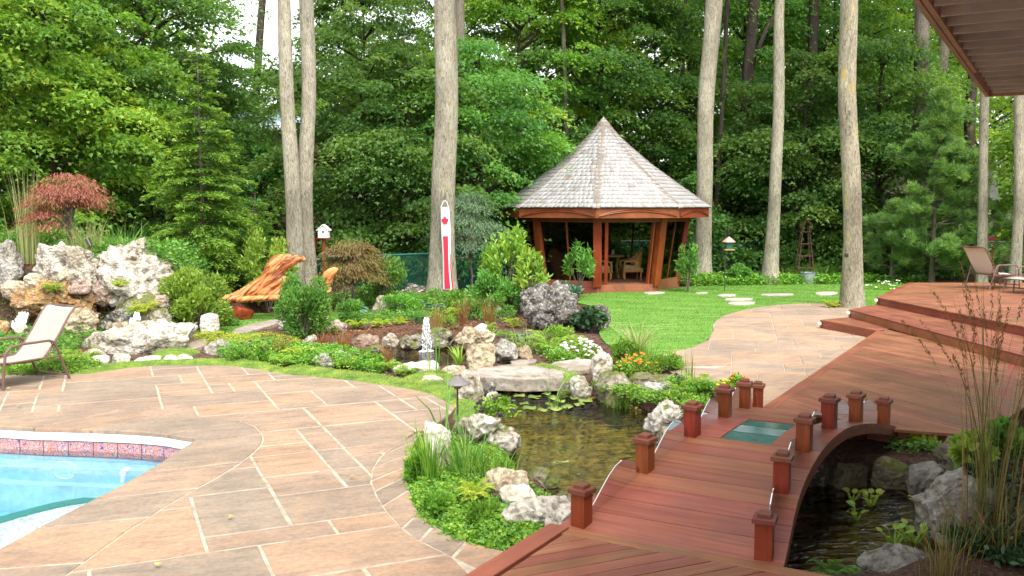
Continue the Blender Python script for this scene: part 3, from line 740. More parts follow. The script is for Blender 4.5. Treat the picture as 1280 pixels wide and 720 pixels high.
# white track: three stepped rails
for z0, z1, o in ((-.075, -.05, .0), (-.105, -.080, .01), (-.13, -.108, .02)):
    m = MB(); pl = PW; q = inset(PW, -.045 + o)
    m.add([(x, y, z0) for x, y in pl] + [(x, y, z1) for x, y in pl] + [(x, y, z1) for x, y in q] + [(x, y, z0) for x, y in q],
          [(i + a * len(pl), i + 1 + a * len(pl), i + 1 + ((a + 1) % 4) * len(pl), i + ((a + 1) % 4) * len(pl)) for i in range(len(pl) - 1) for a in range(4)])
    m.build('track_rail', M_WHITE, pool, off=pool.location)
wall_strip('track_back', PW, -.14, -.045, simple('track_grey', (.35, .42, .42), .6))  # grey-green backing strip between the white rails
def tile_mat():
    m, n, l, p = new_mat('pool_tile_pattern'); v = wcoords(n, l)
    a = noise_t(n, l, v, 17, 2, .6, 3.5); r = ramp(n, [(.36, (.03, .05, .24)), (.43, (.55, .46, .42)), (.49, (.50, .08, .03)), (.60, (.60, .48, .40)), (.68, (.05, .08, .3))]); r.color_ramp.interpolation = 'CONSTANT'
    l.new(a, r.inputs[0]); l.new(r.outputs[0], p.inputs['Base Color']); p.inputs['Roughness'].default_value = .3; return m
M_TILE = tile_mat(); M_TILEB = simple('tile_border_blue', (.05, .08, .25), .3)
def along(pl, step):
    pl = [Vector(p) for p in pl]; out = [pl[0]]; acc = 0
    for i in range(1, len(pl)):
        seg = (pl[i] - pl[i - 1]); L = seg.length; t = step - acc
        while t <= L: out.append(pl[i - 1] + seg * (t / L)); t += step
        acc = (acc + L) % step if t - step <= 0 else L - (t - step)
    return out
tp = along(PW, .30)
for i in range(len(tp) - 1):
    a, b = tp[i], tp[i + 1]; d = (b - a).normalized(); nrm = Vector((d.y, -d.x))
    if nrm.dot(Vector((-7, 8)) - (a + b) / 2) < 0: nrm = -nrm
    m = MB(); c = (a + b) / 2 + nrm * .006
    m.box((c.x, c.y, -.225), ((b - a).length - .012, .012, .165), math.atan2(d.y, d.x))
    t = m.build('tile', M_TILE, pool, off=pool.location)
wall_strip('tile_grout', PW, -.32, -.135, M_TILEB)
floor_z = -1.3
m = MB(); q = inset(PW + [(-12, 4.2)], 0); m.add([(x, y, floor_z) for x, y in q], [tuple(range(len(q)))]); m.build('floor', M_LINERF, pool, off=pool.location)
q = inset(PW, -.0); 
for z, o, mm in ((-.62, .16, M_LINER), (-.95, .30, M_LINERD)):    # underwater ledges along the wall
    ii = [tuple(Vector(p) + (Vector((-8, 7)) - Vector(p)).normalized() * o) for p in PW]
    m = MB(); n_ = len(PW); m.add([(x, y, z) for x, y in PW] + [(x, y, z) for x, y in ii] + [(x, y, z - .35) for x, y in ii], [(i, i + 1, n_ + i + 1, n_ + i) for i in range(n_ - 1)] + [(n_ + i, n_ + i + 1, 2 * n_ + i + 1, 2 * n_ + i) for i in range(n_ - 1)])
    m.build('ledge', mm, pool, off=pool.location)
# curved entry bench: pale marbled tread with a green nosing
a0, a1, a2 = g2(130, 622, -.30), g2(60, 632, -.30), g2(-60, 668, -.30)
arc = smooth_poly([(-3.45, 7.9), a0, a1, a2, (-6.2, 6.0), (-7.5, 4.5)], 2, False)
inn = [(x + .10, y - .16) for x, y in arc]
MB().prism(arc + inn[::-1], -.9, -.27).build('step_nosing', simple('nosing_green', (.06, .25, .22), .5), pool, off=pool.location)
m, n, l, p = new_mat('marbled_step'); v = wcoords(n, l); a = noise_t(n, l, v, 9, 6, .7, 2); r = ramp(n, [(.42, (.42, .44, .47)), (.5, (.82, .80, .78)), (.56, (.66, .60, .58))]); l.new(a, r.inputs[0]); l.new(r.outputs[0], p.inputs['Base Color'])
MB().prism(inn + [(-6.5, 3.6), (-3.9, 3.6), (-3.5, 6.8)], -.9, -.275).build('step', m, pool, off=pool.location)
w_ = G(154, 577, -.40)
ww = Vector((g2(154, 545)[0], g2(154, 545)[1] - .02, 0))
MB().tube([(ww.x, ww.y + .1, -.40), (ww.x, ww.y - .03, -.40)], .036, 14).build('return_fitting', M_WHITE, pool, off=pool.location)
MB().tube([(ww.x, ww.y - .02, -.42), (ww.x, ww.y - .05, -.50)], .022, 8).build('return_nozzle', M_WHITE, pool, off=pool.location)
lw = g2(80, 541); MB().tube([(lw[0] + .13 * math.cos(k * .4), lw[1] - .02, -.42 + .10 * math.sin(k * .4)) for k in range(16)], .012, 6).build('reflection_ring', simple('reflection_pale', (.55, .75, .75), .2), pool, off=pool.location)  # pale ring modelled in place of a reflection at the waterline, no lamp
sheet('pool_water', inset(POOL if area(POOL) > 0 else POOL[::-1], -.01), -.25, M_POOLW)

# ---------------------------------------------------------------- timber decks
ZD = .17
def boards(parent, poly, ang, wid, z, mat, th=.03, gap=.006, seed=0, name='board', maxlen=None):
    r = random.Random(seed); ca, sa = math.cos(ang), math.sin(ang); pol = poly if area(poly) > 0 else poly[::-1]
    ys = [-x * sa + y * ca for x, y in pol]; xs = [x * ca + y * sa for x, y in pol]
    y = min(ys) + .03; k = 0
    while y < max(ys):
        segs = [(min(xs) - 1, max(xs) + 1)]
        if maxlen:
            segs = []; x = min(xs) - r.uniform(0, maxlen)
            while x < max(xs): segs.append((x + .002, x + maxlen - .002)); x += maxlen
        for (xa, xb) in segs:
            rc = [(xa, y + gap / 2), (xb, y + gap / 2), (xb, y + wid - gap / 2), (xa, y + wid - gap / 2)]
            for c in clip_regions(pol, [(px * ca - py * sa, px * sa + py * ca) for px, py in rc]):
                if area(c) < .003: continue
                MB().prism(c, z - th, z + r.uniform(-.0012, .0012), .004).build(name, mat, parent)
        y += wid
def plank(parent, a, b, wid, z, mat, th=.032, side=1, mit=0, mit2=0, name='border_board'):
    a, b = Vector(a), Vector(b); d = (b - a).normalized(); nn = Vector((d.y, -d.x)) * side
    P = [a, b, b + nn * wid + d * mit2, a + nn * wid + d * mit]
    return MB().prism([tuple(p) for p in P], z - th, z, .004).build(name, mat, parent)
D2 = DV.xy; N2 = NV.xy
# lower deck beyond the pond
LB = Vector(g2(1096, 413.5, ZD)); LA = Vector(g2(950, 511, ZD)) ; D2 = (LB - LA).normalized(); N2 = Vector((D2.y, -D2.x))
pondR = Vector(g2(1110, 536, ZD)); pondR2 = Vector(g2(1243, 546, ZD))
rightdir = D2
r0 = pondR2 + N2 * .05; r1 = r0 + D2 * 7.0
s2a = Vector(g2(1061, 387, .335)); s3a = Vector(g2(1096, 371.5, .50))
s2b = Vector(g2(1262, 441, .335)) + Vector((.1, -1.5)); s3b = Vector(g2(1280, 408, .50)) + Vector((.15, -1.7))
s1a = Vector(g2(1025, 400, .17))
deck = empty('lower_deck', (LA.x, LA.y, 0), label='low red-brown timber deck beyond the pond, boards laid diagonally', cat='deck')
DK = [LA, pondR + N2 * -.02, pondR2, r0, r1, s2b + Vector((.3, .6)), LB + Vector((.25, .5)), LB]
DK = [tuple(p) for p in DK]
bw = .14
main = [tuple(LA + N2 * bw + D2 * .0), tuple(pondR + D2 * bw), tuple(pondR2 + D2 * bw), tuple(r0 + D2 * bw - N2 * bw), tuple(r1 - N2 * bw), tuple(s2b + Vector((.3, .6))), tuple(LB + Vector((.25, .4))), tuple(LB + N2 * bw)]
boards(deck, main, FAR_ANG, .115, ZD, W_FAR, seed=3)
plank(deck, LA, LB, bw, ZD + .001, W_ALONG, side=1, mit2=.05)
plank(deck, r0, r1, bw, ZD + .001, W_ALONG, side=-1)
plank(deck, LA + N2 * bw, pondR, bw, ZD + .001, W_CROSS, side=-1); plank(deck, pondR + N2 * .003, pondR2, bw, ZD + .001, W_CROSS, side=-1, mit2=.0)
def fascia(parent, a, b, z0, z1, mat, t=.025, name='fascia_board', out=1):
    a, b = Vector(a), Vector(b); d = (b - a).normalized(); nn = Vector((d.y, -d.x)) * out
    P = [a, b, b - nn * t, a - nn * t]; return MB().prism([tuple(p) for p in P], z0, z1).build(name, mat, parent)
fascia(deck, LA - D2 * .02, pondR2, -.12, ZD - .034, W_CROSS)
fascia(deck, r0 - N2 * .02, r1, -.02, ZD - .034, W_ALONG, out=1)
fascia(deck, LB - N2 * .0, LA, -.02, ZD - .034, W_ALONG, out=1)
# steps up to the upper deck
steps = empty('deck_steps', (s1a.x, s1a.y, 0), label='three broad timber steps rising from the path to the upper deck', cat='steps')
def stair(a, b, back_a, back_b, z, nm):
    a, b = Vector(a), Vector(b); d = (b - a).normalized()
    pol = [tuple(a), tuple(b), tuple(back_b), tuple(back_a)]
    boards(steps, pol, math.atan2(d.y, d.x), .135, z, wood_mat('tread_wood_' + nm, (.14, .048, .027), (.30, .11, .058), ang=math.atan2(d.y, d.x)), seed=5, name='tread_board')
    out = Vector((d.y, -d.x))
    if out.dot(Vector((0, 0)) - a) < 0: out = -out
    fascia_p = [a - out * .03, b - out * .03, b - out * .055, a - out * .055]
    MB().prism([tuple(p) for p in fascia_p], z - .165, z - .032).build('riser_board', W_CROSS if nm != 'top' else W_CROSS, steps)
stair(s1a, LB + (LB - s1a).normalized() * .0, s2a + (s2a - s1a) * .2 + Vector((.1, 0)), LB + Vector((.55, .5)), .169, 'low')
stair(s2a, s2b, s3a + Vector((.15, .05)), s3b + Vector((.3, 0)), .335, 'mid')
cornU = Vector(g2(1136, 353.2, .50))
up = [tuple(s3a), tuple(s3b), (13.5, 10), (17, 25.0), tuple(cornU + Vector((6, -.1))), tuple(cornU)]
upper = empty('upper_deck', (cornU.x, cornU.y, 0), label='raised timber deck at the top of the steps, right of the lawn', cat='deck')
ud = (s3b - s3a).normalized()
boards(upper, up, math.atan2(cornU.y - s3a.y, cornU.x - s3a.x) - R(38), .135, .50, wood_mat('upper_deck_wood', (.15, .056, .030), (.32, .13, .065), ang=math.atan2(cornU.y - s3a.y, cornU.x - s3a.x) - R(38)), seed=8)
fo = Vector((ud.y, -ud.x)); fo = fo if fo.dot(-s3a) > 0 else -fo
MB().prism([tuple(s3a - fo * .03), tuple(s3b - fo * .03), tuple(s3b - fo * .055), tuple(s3a - fo * .055)], .335, .468).build('riser_board', W_CROSS, upper)
MB().prism([tuple(cornU), tuple(s3a), tuple(s3a + Vector((.03, -.02))), tuple(cornU + Vector((.03, -.02)))], -.03, .468).build('fascia_board', W_ALONG, upper)
MB().prism([tuple(cornU), tuple(cornU + Vector((6, -.1))), tuple(cornU + Vector((6, -.14))), tuple(cornU + Vector((0, -.04)))], -.03, .468).build('fascia_board', W_CROSS, upper)
for a, b, z in ((s1a, s2a, .169), (s2a, s3a, .335), (s3a, cornU, .50)):      # mitred edge boards up the left side
    dd = (b - a).normalized(); plank(steps if z < .5 else upper, a, b + dd * (.12 if z < .5 else 0), .13, z + .003, W_ALONG, side=1)
    if z < .5: MB().prism([tuple(a), tuple(b + dd * .12), tuple(b + dd * .12 + Vector((dd.y, -dd.x)) * .025), tuple(a + Vector((dd.y, -dd.x)) * .025)], -.03, z - .034).build('side_board', W_ALONG, steps)
m_lamp = simple('step_lamp_glass', (.9, .88, .85), .3)
for (px, py), z, l in (((1025, 404.5), .169, 'small round white light at the corner of the lowest deck step'), ((1060.5, 390), .335, 'small round white light at the corner of the middle deck step'), ((1096, 376.5), .5, 'small round white light at the corner of the top deck step')):
    p = {.169: s1a, .335: s2a, .5: s3a}[z]; t = empty('step_light', (p.x - .02, p.y - .03, z - .075), label=l, cat='light', group='round lights on the deck steps')
    MB().lathe([(.0, -.04), (.03, -.035), (.042, 0), (.03, .035), (0, .04)], 12).build('lamp_globe', m_lamp, t, smooth=True, local=True); MB().box((.02, .02, 0), (.03, .03, .03)).build('mount', M_DARKMETAL, t, local=True)
# near deck (the photographer's side)
dn = D2; nL = Vector(g2(697, 659, ZD)); P1L, P1R = Vector(g2(727, 655, ZD)), Vector(g2(955, 695, ZD)); nd = (P1R - P1L).normalized(); nb = Vector((-nd.y, nd.x))
eL = P1L - nb * .13 - nd * .20; eR = eL + nd * 7
near = empty('near_deck', (eL.x, eL.y, 0), label='timber deck at the bottom edge, diagonal boards running to the footbridge', cat='deck')
dl = Vector((D2.x, D2.y)); far_l = eL - dl * 6
plank(near, eL - nb * .0, eR, .125, ZD + .001, W_CROSS, side=1)
plank(near, eL, far_l, .16, ZD + .016, W_ALONG, side=-1, mit=-.0, th=.05)
q0 = eL - nb * .125 + nd * .17
boards(near, [tuple(q0), tuple(eR - nb * .125), tuple(eR - nb * 6), tuple(far_l + nd * .17)], NEAR_ANG, .14, ZD, W_NEAR, seed=21)
MB().prism([tuple(eL), tuple(eL - dl * 6), tuple(eL - dl * 6 + nd * .03), tuple(eL + nd * .03)], -.05, ZD - .035).build('fascia_board', W_ALONG, near)
MB().prism([tuple(eL + nd * .02), tuple(eR), tuple(eR - nb * .03), tuple(eL - nb * .03 + nd * .02)], -.45, ZD - .035).build('fascia_board', W_CROSS, near)

# ---------------------------------------------------------------- arched footbridge
Lp = [(727, 655), (806, 588), (865, 544), (905, 520.5), (930, 510), (947, 509)]
Rp = [(955, 695), (977, 613), (1005, 562), (1036, 534.5), (1069, 527), (1104, 531)]
Zp = [.17, .36, .48, .53, .43, .17]
Lw = [G(x, y, z) for (x, y), z in zip(Lp, Zp)]; Rw = [G(x, y, z) for (x, y), z in zip(Rp, Zp)]
def cr(P, s):
    i = int(min(max(math.floor(s), 0), len(P) - 2)); t = s - i
    p1, p2 = P[i], P[i + 1]; p0 = P[i - 1] if i > 0 else p1 * 2 - p2; p3 = P[i + 2] if i + 2 < len(P) else p2 * 2 - p1
    return .5 * ((2 * p1) + (p2 - p0) * t + (2 * p0 - 5 * p1 + 4 * p2 - p3) * t * t + (3 * p1 - p0 - 3 * p2 + p3) * t ** 3)
def B(s, w):
    a, b = cr(Lw, s), cr(Rw, s); return a.lerp(b, w)
bc = B(2.5, .5); bridge = empty('footbridge', (bc.x, bc.y, 0), label='small arched red-brown footbridge over the pond with stub posts and glass floor panel', cat='footbridge')
def wedge(s, side):     # extra width past the post centre, in fractions of the local span
    a, b = cr(Lw, s), cr(Rw, s); return .14 / (b - a).length
def slab(s0, s1, w0, w1, th, name, mat, k=2, g=.004, zoff=0, nw=1):
    m = MB(); vs = []
    L = (B(s1, .5) - B(s0, .5)).length; gs = g / L * (s1 - s0)
    rows = [s0 + gs + (s1 - s0 - 2 * gs) * i / k for i in range(k + 1)]
    for s in rows:
        for w in (w0, w1):
            ww = w if 0 < w < 1 else (-wedge(s, 0) if w <= 0 else 1 + wedge(s, 0))
            p = B(s, ww); vs += [p + Vector((0, 0, zoff)), p + Vector((0, 0, zoff - th))]
    fs = []
    for i in range(k):
        o = i * 4; q = o + 4
        fs += [(o, o + 2, q + 2, q), (o + 1, q + 1, q + 3, o + 3), (o, q, q + 1, o + 1), (o + 2, o + 3, q + 3, q + 2)]
    fs += [(0, 1, 3, 2), (k * 4, k * 4 + 2, k * 4 + 3, k * 4 + 1)]
    m.add(vs, fs); return m.build(name, mat, bridge, off=bridge.location)
cuts = [-.14, .22, .46, .71, .97, 1.24, 1.52, 1.76, 2.02]
for a, b in zip(cuts[:-1], cuts[1:]): slab(a, b, 0, 1, .035, 'plank', W_CROSS)
slab(2.02, 3.0, 0, .25, .035, 'plank', W_CROSS, 4); slab(2.02, 3.0, .71, 1, .035, 'plank', W_CROSS, 4)
cuts = [3.0, 3.3, 3.6, 3.9, 4.2, 4.5, 4.8, 5.08]
for a, b in zip(cuts[:-1], cuts[1:]): slab(a, b, 0, 1, .035, 'plank', W_CROSS)
for i in range(3): slab(2.03 + i * .325, 2.03 + (i + 1) * .325 - .012, .253, .707, .02, 'glass_pane', M_FLOORGLASS, 1, .004, -.006)
slab(2.02, 3.0, .25, .71, .02, 'glass_recess', simple('glass_sealant', (.35, .42, .38), .6), 2, 0, -.028)
# curved side rims under the planks
for side in (0, 1):
    m = MB(); vs = []; K = 36
    for i in range(K + 1):
        s = -.14 + 5.22 * i / K; e = wedge(s, 0); w = -e if side == 0 else 1 + e; w2_ = (-e + .025 / 1.2) if side == 0 else 1 + e - .025 / 1.2
        p, q = B(s, w), B(s, w2_); vs += [p - Vector((0, 0, .036)), p - Vector((0, 0, .10)), q - Vector((0, 0, .10)), q - Vector((0, 0, .036))]
    fs = [(4 * i + a, 4 * i + (a + 1) % 4, 4 * i + 4 + (a + 1) % 4, 4 * i + 4 + a) for i in range(K) for a in range(4)]
    m.add(vs, fs).build('curved_rim', W_ALONG, bridge, off=bridge.location)
    m = MB(); vs = []                      # dark carrying beam further in
    for i in range(K + 1):
        s = -.1 + 5.14 * i / K; w = .12 if side == 0 else .88; p = B(s, w); q = B(s, w + (.05 if side == 0 else -.05))
        vs += [p - Vector((0, 0, .036)), p - Vector((0, 0, .20)), q - Vector((0, 0, .20)), q - Vector((0, 0, .036))]
    m.add(vs, fs).build('carrying_beam', W_ALONG, bridge, off=bridge.location)
for row, (LL, lab) in enumerate(((Lw, ''), (Rw, ''))):
    for i, p in enumerate(LL):
        t = (cr(LL, min(i + .1, 5)) - cr(LL, max(i - .1, 0))); rz = math.atan2(t.y, t.x)
        h = .25; w = .115
        po = MB().box((0, 0, h / 2 - .02), (w, w, h + .04)).build('post', W_POST, bridge, loc=Vector(p) - Vector(bridge.location)); po.rotation_euler = (0, 0, rz)
        cp = MB()
        def frus(z0, z1, a, b): cp.add([(sx * a / 2, sy * a / 2, z0) for sy in (-1, 1) for sx in (-1, 1)] + [(sx * b / 2, sy * b / 2, z1) for sy in (-1, 1) for sx in (-1, 1)], [(0, 2, 3, 1), (4, 5, 7, 6), (0, 1, 5, 4), (1, 3, 7, 5), (3, 2, 6, 7), (2, 0, 4, 6)])
        frus(h - .012, h + .018, .152, .152); frus(h + .018, h + .026, .152, .140)
        cp.build('post_cap', W_CAP, po, local=True)
        c2 = MB(); cp = c2; frus(h + .026, h + .048, .088, .088); frus(h + .048, h + .056, .088, .074); c2.build('cap_block', W_CAP, po, local=True)
    for i in range(5):                    # low bowed glass guards between the posts
        m = MB(); vs = []; K = 8
        for k in range(K + 1):
            s = i + .10 + .80 * k / K; p = cr(LL, s); hh = .05 + .19 * math.sin(math.pi * (k / K) ** (.8 if row else 1.25)); tt = (cr(LL, s + .05) - cr(LL, s - .05)).normalized(); nn = Vector((-tt.y, tt.x, 0)) * .004
            for q in (nn, -nn): vs += [p + q + Vector((0, 0, .002)), p + q + Vector((0, 0, hh))]
        fs = []
        for k in range(K):
            o = 4 * k; fs += [(o, o + 4, o + 5, o + 1), (o + 3, o + 7, o + 6, o + 2), (o + 1, o + 5, o + 7, o + 3)]
        fs += [(0, 1, 3, 2), (4 * K, 4 * K + 2, 4 * K + 3, 4 * K + 1)]
        m.add(vs, fs).build('glass_guard', M_CLEAR, bridge, off=bridge.location)

# ---------------------------------------------------------------- balcony overhead (top right)
ZB = 3.86
c0 = Vector(g2(1232, 122)); c0 = AT(1232, 121, 11.25); k_ = (ZB - HC); r_ = ray(1232, 121.5); t_ = k_ / r_.z; C0 = Vector((r_.x * t_, r_.y * t_))
r_ = ray(1140, 0); t_ = k_ / r_.z; C1 = Vector((r_.x * t_, r_.y * t_)); bd = (C0 - C1).normalized(); bn = Vector((bd.y, -bd.x))
r_ = ray(1280, 118); 
balc = empty('balcony', (C0.x, C0.y, ZB), label='raised brown balcony at top right seen from below with its row of joists', cat='balcony')
bo = Vector((C0.x, C0.y, 0))
def bbar(name, a, b, w, z0, z1, mat):
    a, b = Vector(a), Vector(b); d = (b - a).normalized(); nn = Vector((d.y, -d.x)) * w / 2
    return MB().prism([tuple(a - nn), tuple(b - nn), tuple(b + nn), tuple(a + nn)], z0, z1).build(name, mat, balc, off=balc.location)
LEN = 13.5
bbar('rim_beam', C0 - bn * -.02, C0 - bd * LEN + bn * .02, .04, ZB, ZB + .26, W_TAUPE2)
bbar('rim_beam', C0 + bn * .07 - bd * 2.4, C0 - bd * LEN + bn * .07, .04, ZB + .0, ZB + .24, W_TAUPE2)
bbar('rim_beam', C0 + bn * .042 - bd * .02, C0 + bn * 6 - bd * .02, .04, ZB, ZB + .24, W_TAUPE2)
bbar('cross_beam', C0 + bn * .98 - bd * .3, C0 + bn * .98 - bd * LEN, .09, ZB - .02, ZB + .2, W_TAUPE2)
s = .38
while s < LEN - .2:
    bbar('joist', C0 - bd * s + bn * .1, C0 - bd * s + bn * 6, .04, ZB + .005, ZB + .2, W_TAUPE); s += .40
s = 0
while s < 6:
    bbar('floor_board', C0 + bn * (s + .07), C0 + bn * (s + .07) - bd * LEN, .132, ZB + .245, ZB + .275, W_TAUPE); s += .14
# the house the balcony belongs to (just outside the frame on the right)
hb = empty('house', tuple((C0 + bn * 6).to_3d()), label='pale rendered house wall that carries the balcony', cat='house')
h0 = C0 + bn * 6.02 + bd * 3; h1 = C0 + bn * 6.02 - bd * 20
MB().prism([tuple(h0), tuple(h0 + bn * 7), tuple(h1 + bn * 7), tuple(h1)], -.1, 7.5).build('wall', simple('house_render', (.45, .40, .34), .9), hb, off=hb.location)
# ---------------------------------------------------------------- gazebo
GC = Vector((2.88, 29.3, 0)); gaz = empty('gazebo', GC, label='octagonal gazebo with weathered cedar shingle roof and leaning red-brown posts', cat='gazebo')
EZ, RR, AH = 2.50, 3.36, 2.82
def ga(k, off=0): return R(-8.8 + 45 * k + off)
def gp(k, r, z): a = ga(k); return Vector((r * math.sin(a), -r * math.cos(a), z))
prof = [(1.0, 0), (.726, .226), (.434, .48), (.21, .71), (.10, .84), (0, 1.0)]
def prof_r(h):
    for (r0_, h0_), (r1_, h1_) in zip(prof[:-1], prof[1:]):
        if h <= h1_ + 1e-9: return r0_ + (r1_ - r0_) * (h - h0_) / (h1_ - h0_)
    return 0
m, n, l, p = new_mat('cedar_shingle')
at_ = n.new('ShaderNodeAttribute'); at_.attribute_name = 'tint'
r = ramp(n, [(0, (.24, .215, .19)), (.12, (.29, .28, .265)), (.6, (.335, .325, .31)), (.93, (.38, .37, .355)), (1, (.31, .24, .18))]); l.new(at_.outputs['Fac'], r.inputs[0])
a = noise_t(n, l, wcoords(n, l, (30, 30, 4)), 1, 4, .6); r2 = ramp(n, [(.3, (.82, .82, .82)), (.7, (1.08, 1.08, 1.08))]); l.new(a, r2.inputs[0])
l.new(mixc(n, l, 1.0, r.outputs[0], r2.outputs[0], 'MULTIPLY'), p.inputs['Base Color']); p.inputs['Roughness'].default_value = .9; M_SHINGLE = m
M_RIDGE = wood_mat('ridge_shingle', (.14, .11, .09), (.27, .22, .18), ang=0, objvar=.02, rough=.8)
roof = MB()
ring = [[gp(k, RR * prof_r(h), EZ + AH * h - .02) for k in range(8)] for (_, h) in prof[:-1]]
vs = [v for rg in ring for v in rg] + [Vector((0, 0, EZ + AH - .02))]; fs = []
for i in range(len(ring) - 1):
    for k in range(8): fs.append((i * 8 + k, i * 8 + (k + 1) % 8, (i + 1) * 8 + (k + 1) % 8, (i + 1) * 8 + k))
o8 = (len(ring) - 1) * 8
for k in range(8): fs.append((o8 + k, o8 + (k + 1) % 8, len(vs) - 1))
fs.append(tuple(range(7, -1, -1)))
roofo = roof.add(vs, fs).build('roof', simple('roof_deck', (.22, .13, .08), .9), gaz, local=True)
NC = 24; s = Soup(); rr_ = random.Random(4)
for c in range(NC):
    h0_, h1_ = c / NC * .985, min(1.0, (c + 1.25) / NC)
    for k in range(8):
        ra, rb = RR * prof_r(h0_) + .02, RR * prof_r(h1_)
        za, zb = EZ + AH * h0_, EZ + AH * h1_
        A0, A1 = gp(k, ra, za), gp(k + 1, ra, za); B0, B1 = gp(k, rb, zb), gp(k + 1, rb, zb)
        L = (A1 - A0).length; cnt = max(1, int(L / .15)); up_ = (B0 + B1 - A0 - A1).normalized(); nrm = (A1 - A0).cross(up_).normalized()
        cuts_ = [0] + sorted((i + rr_.uniform(-.25, .25)) / cnt for i in range(1, cnt)) + [1]
        for i in range(cnt):
            g_ = .004 / max(L, .01); t0, t1 = cuts_[i] + g_, cuts_[i + 1] - g_
            dz = rr_.uniform(-.012, .006); lift = .022 + rr_.uniform(-.004, .006)
            a_, b_, c_, d_ = A0.lerp(A1, t0), A0.lerp(A1, t1), B0.lerp(B1, t1), B0.lerp(B1, t0)
            a_ = a_ + up_ * dz; b_ = b_ + up_ * dz
            V = [a_ + nrm * lift, b_ + nrm * lift, c_ + nrm * .004, d_ + nrm * .004, a_, b_]
            u = rr_.random(); s.raw([tuple(q) for q in V], [(0, 1, 2), (0, 2, 3), (4, 5, 1), (4, 1, 0), (0, 3, 4), (1, 5, 2)], 1.0 if u > .985 else (.02 if u < .04 else .1 + .8 * rr_.random()))
tag(s.build('shingles', M_SHINGLE, gaz), kind='stuff')
for k in range(8):                       # ridge caps, overlapping pieces up every hip
    s = Soup(); K = 21
    for i in range(K):
        h0_, h1_ = i / K * .97 - .006, (i + 1.3) / K * .97
        p0, p1 = gp(k, RR * prof_r(max(0, h0_)) + .035, EZ + AH * h0_ + .03), gp(k, RR * prof_r(h1_) + .012, EZ + AH * h1_ + .008)
        a = ga(k); sd = Vector((math.cos(a), math.sin(a), 0)); rad = Vector((math.sin(a), -math.cos(a), 0)); w = .10
        V = [p0, p0 - sd * w * .95 - rad * .04 - Vector((0, 0, .015)), p1 - sd * w * .8 - rad * .04 - Vector((0, 0, .01)), p1, p1 + sd * w * .8 - rad * .04 - Vector((0, 0, .01)), p0 + sd * w * .95 - rad * .04 - Vector((0, 0, .015)), p0 - Vector((0, 0, .03)), p0 - sd * w - rad * .04 - Vector((0, 0, .045)), p0 + sd * w - rad * .04 - Vector((0, 0, .045))]
        s.raw([tuple(q) for q in V], [(0, 3, 2), (0, 2, 1), (0, 5, 4), (0, 4, 3), (0, 1, 7), (0, 7, 6), (0, 6, 8), (0, 8, 5)], rr_.choice([.0, .03, .2, 1.0, .05]))
    s.build('ridge_cap', M_RIDGE, gaz)
cp = MB(); V = [gp(k, .10, EZ + AH * .95 + .02) for k in range(8)] + [Vector((0, 0, EZ + AH + .02))]
cp.add(V, [(k, (k + 1) % 8, 8) for k in range(8)] + [tuple(range(7, -1, -1))]); s = Soup(); s.mb(cp, .5); s.build('roof_cap', M_SHINGLE, gaz)
RT, RB_, FZ = 2.66, 2.36, .22
for k in range(8):
    r0_ = RR - .06; a, b = gp(k, r0_, 0), gp(k + 1, r0_, 0); a2, b2 = gp(k, r0_ - .05, 0), gp(k + 1, r0_ - .05, 0)
    MB().prism([(a.x, a.y), (b.x, b.y), (b2.x, b2.y), (a2.x, a2.y)], EZ - .31, EZ - .015).build('fascia', W_GAZH, gaz, local=True)
    for j, (zb_, amp) in enumerate(((-.27, .21), (-.285, .17))):
        pts = []; out = ((a + b) / 2).normalized() * .012
        for i in range(17):
            t = .03 + .94 * i / 16; q = a.lerp(b, t); pts.append(Vector((q.x, q.y, EZ + zb_ + amp * (1 - (2 * t - 1) ** 2))) + out)
        MB().tube(pts, .022, 5).build('arched_moulding', W_POST, gaz, local=True)
    t_, b_ = gp(k, RT, EZ - .05), gp(k, RB_, FZ - .05); a_ = ga(k); ax = Vector((math.cos(a_), math.sin(a_), 0))
    MB().bar(b_, t_, .24, .20, up=ax.cross(t_ - b_)).build('post', W_GAZ, gaz, local=True)
    # lintel, sill
    ta, tb = gp(k, RT - .0, EZ - .36), gp(k + 1, RT - .0, EZ - .36)
    MB().bar(ta, tb, .12, .16).build('lintel', W_POST, gaz, local=True)
    ba, bb = gp(k, RB_ + .06, 0), gp(k + 1, RB_ + .06, 0); ba2, bb2 = gp(k, RB_ - .1, 0), gp(k + 1, RB_ - .1, 0)
    MB().prism([(ba.x, ba.y), (bb.x, bb.y), (bb2.x, bb2.y), (ba2.x, ba2.y)], -.03, FZ if k in (0,) else FZ + .10).build('base_board', W_CROSS, gaz, local=True)
    if k != 0:
        q = [gp(k, RB_, FZ + .1).lerp(gp(k + 1, RB_, FZ + .1), .05), gp(k, RB_, FZ + .1).lerp(gp(k + 1, RB_, FZ + .1), .95), gp(k, RT, EZ - .36).lerp(gp(k + 1, RT, EZ - .36), .95), gp(k, RT, EZ - .36).lerp(gp(k + 1, RT, EZ - .36), .05)]
        q = [v * 1.0 for v in q]; ctr = -(q[0] + q[1] + q[2] + q[3]).normalized(); ctr.z = 0; th = ctr * .012
        MB().add(q + [v + th for v in q], [(0, 1, 2, 3), (7, 6, 5, 4), (0, 4, 5, 1), (1, 5, 6, 2), (2, 6, 7, 3), (3, 7, 4, 0)]).build('window_pane', M_SCREEN, gaz, local=True)
        MB().bar(q[0].lerp(q[1], .5), q[3].lerp(q[2], .5), .05, .05).build('mullion', W_POST, gaz, local=True)
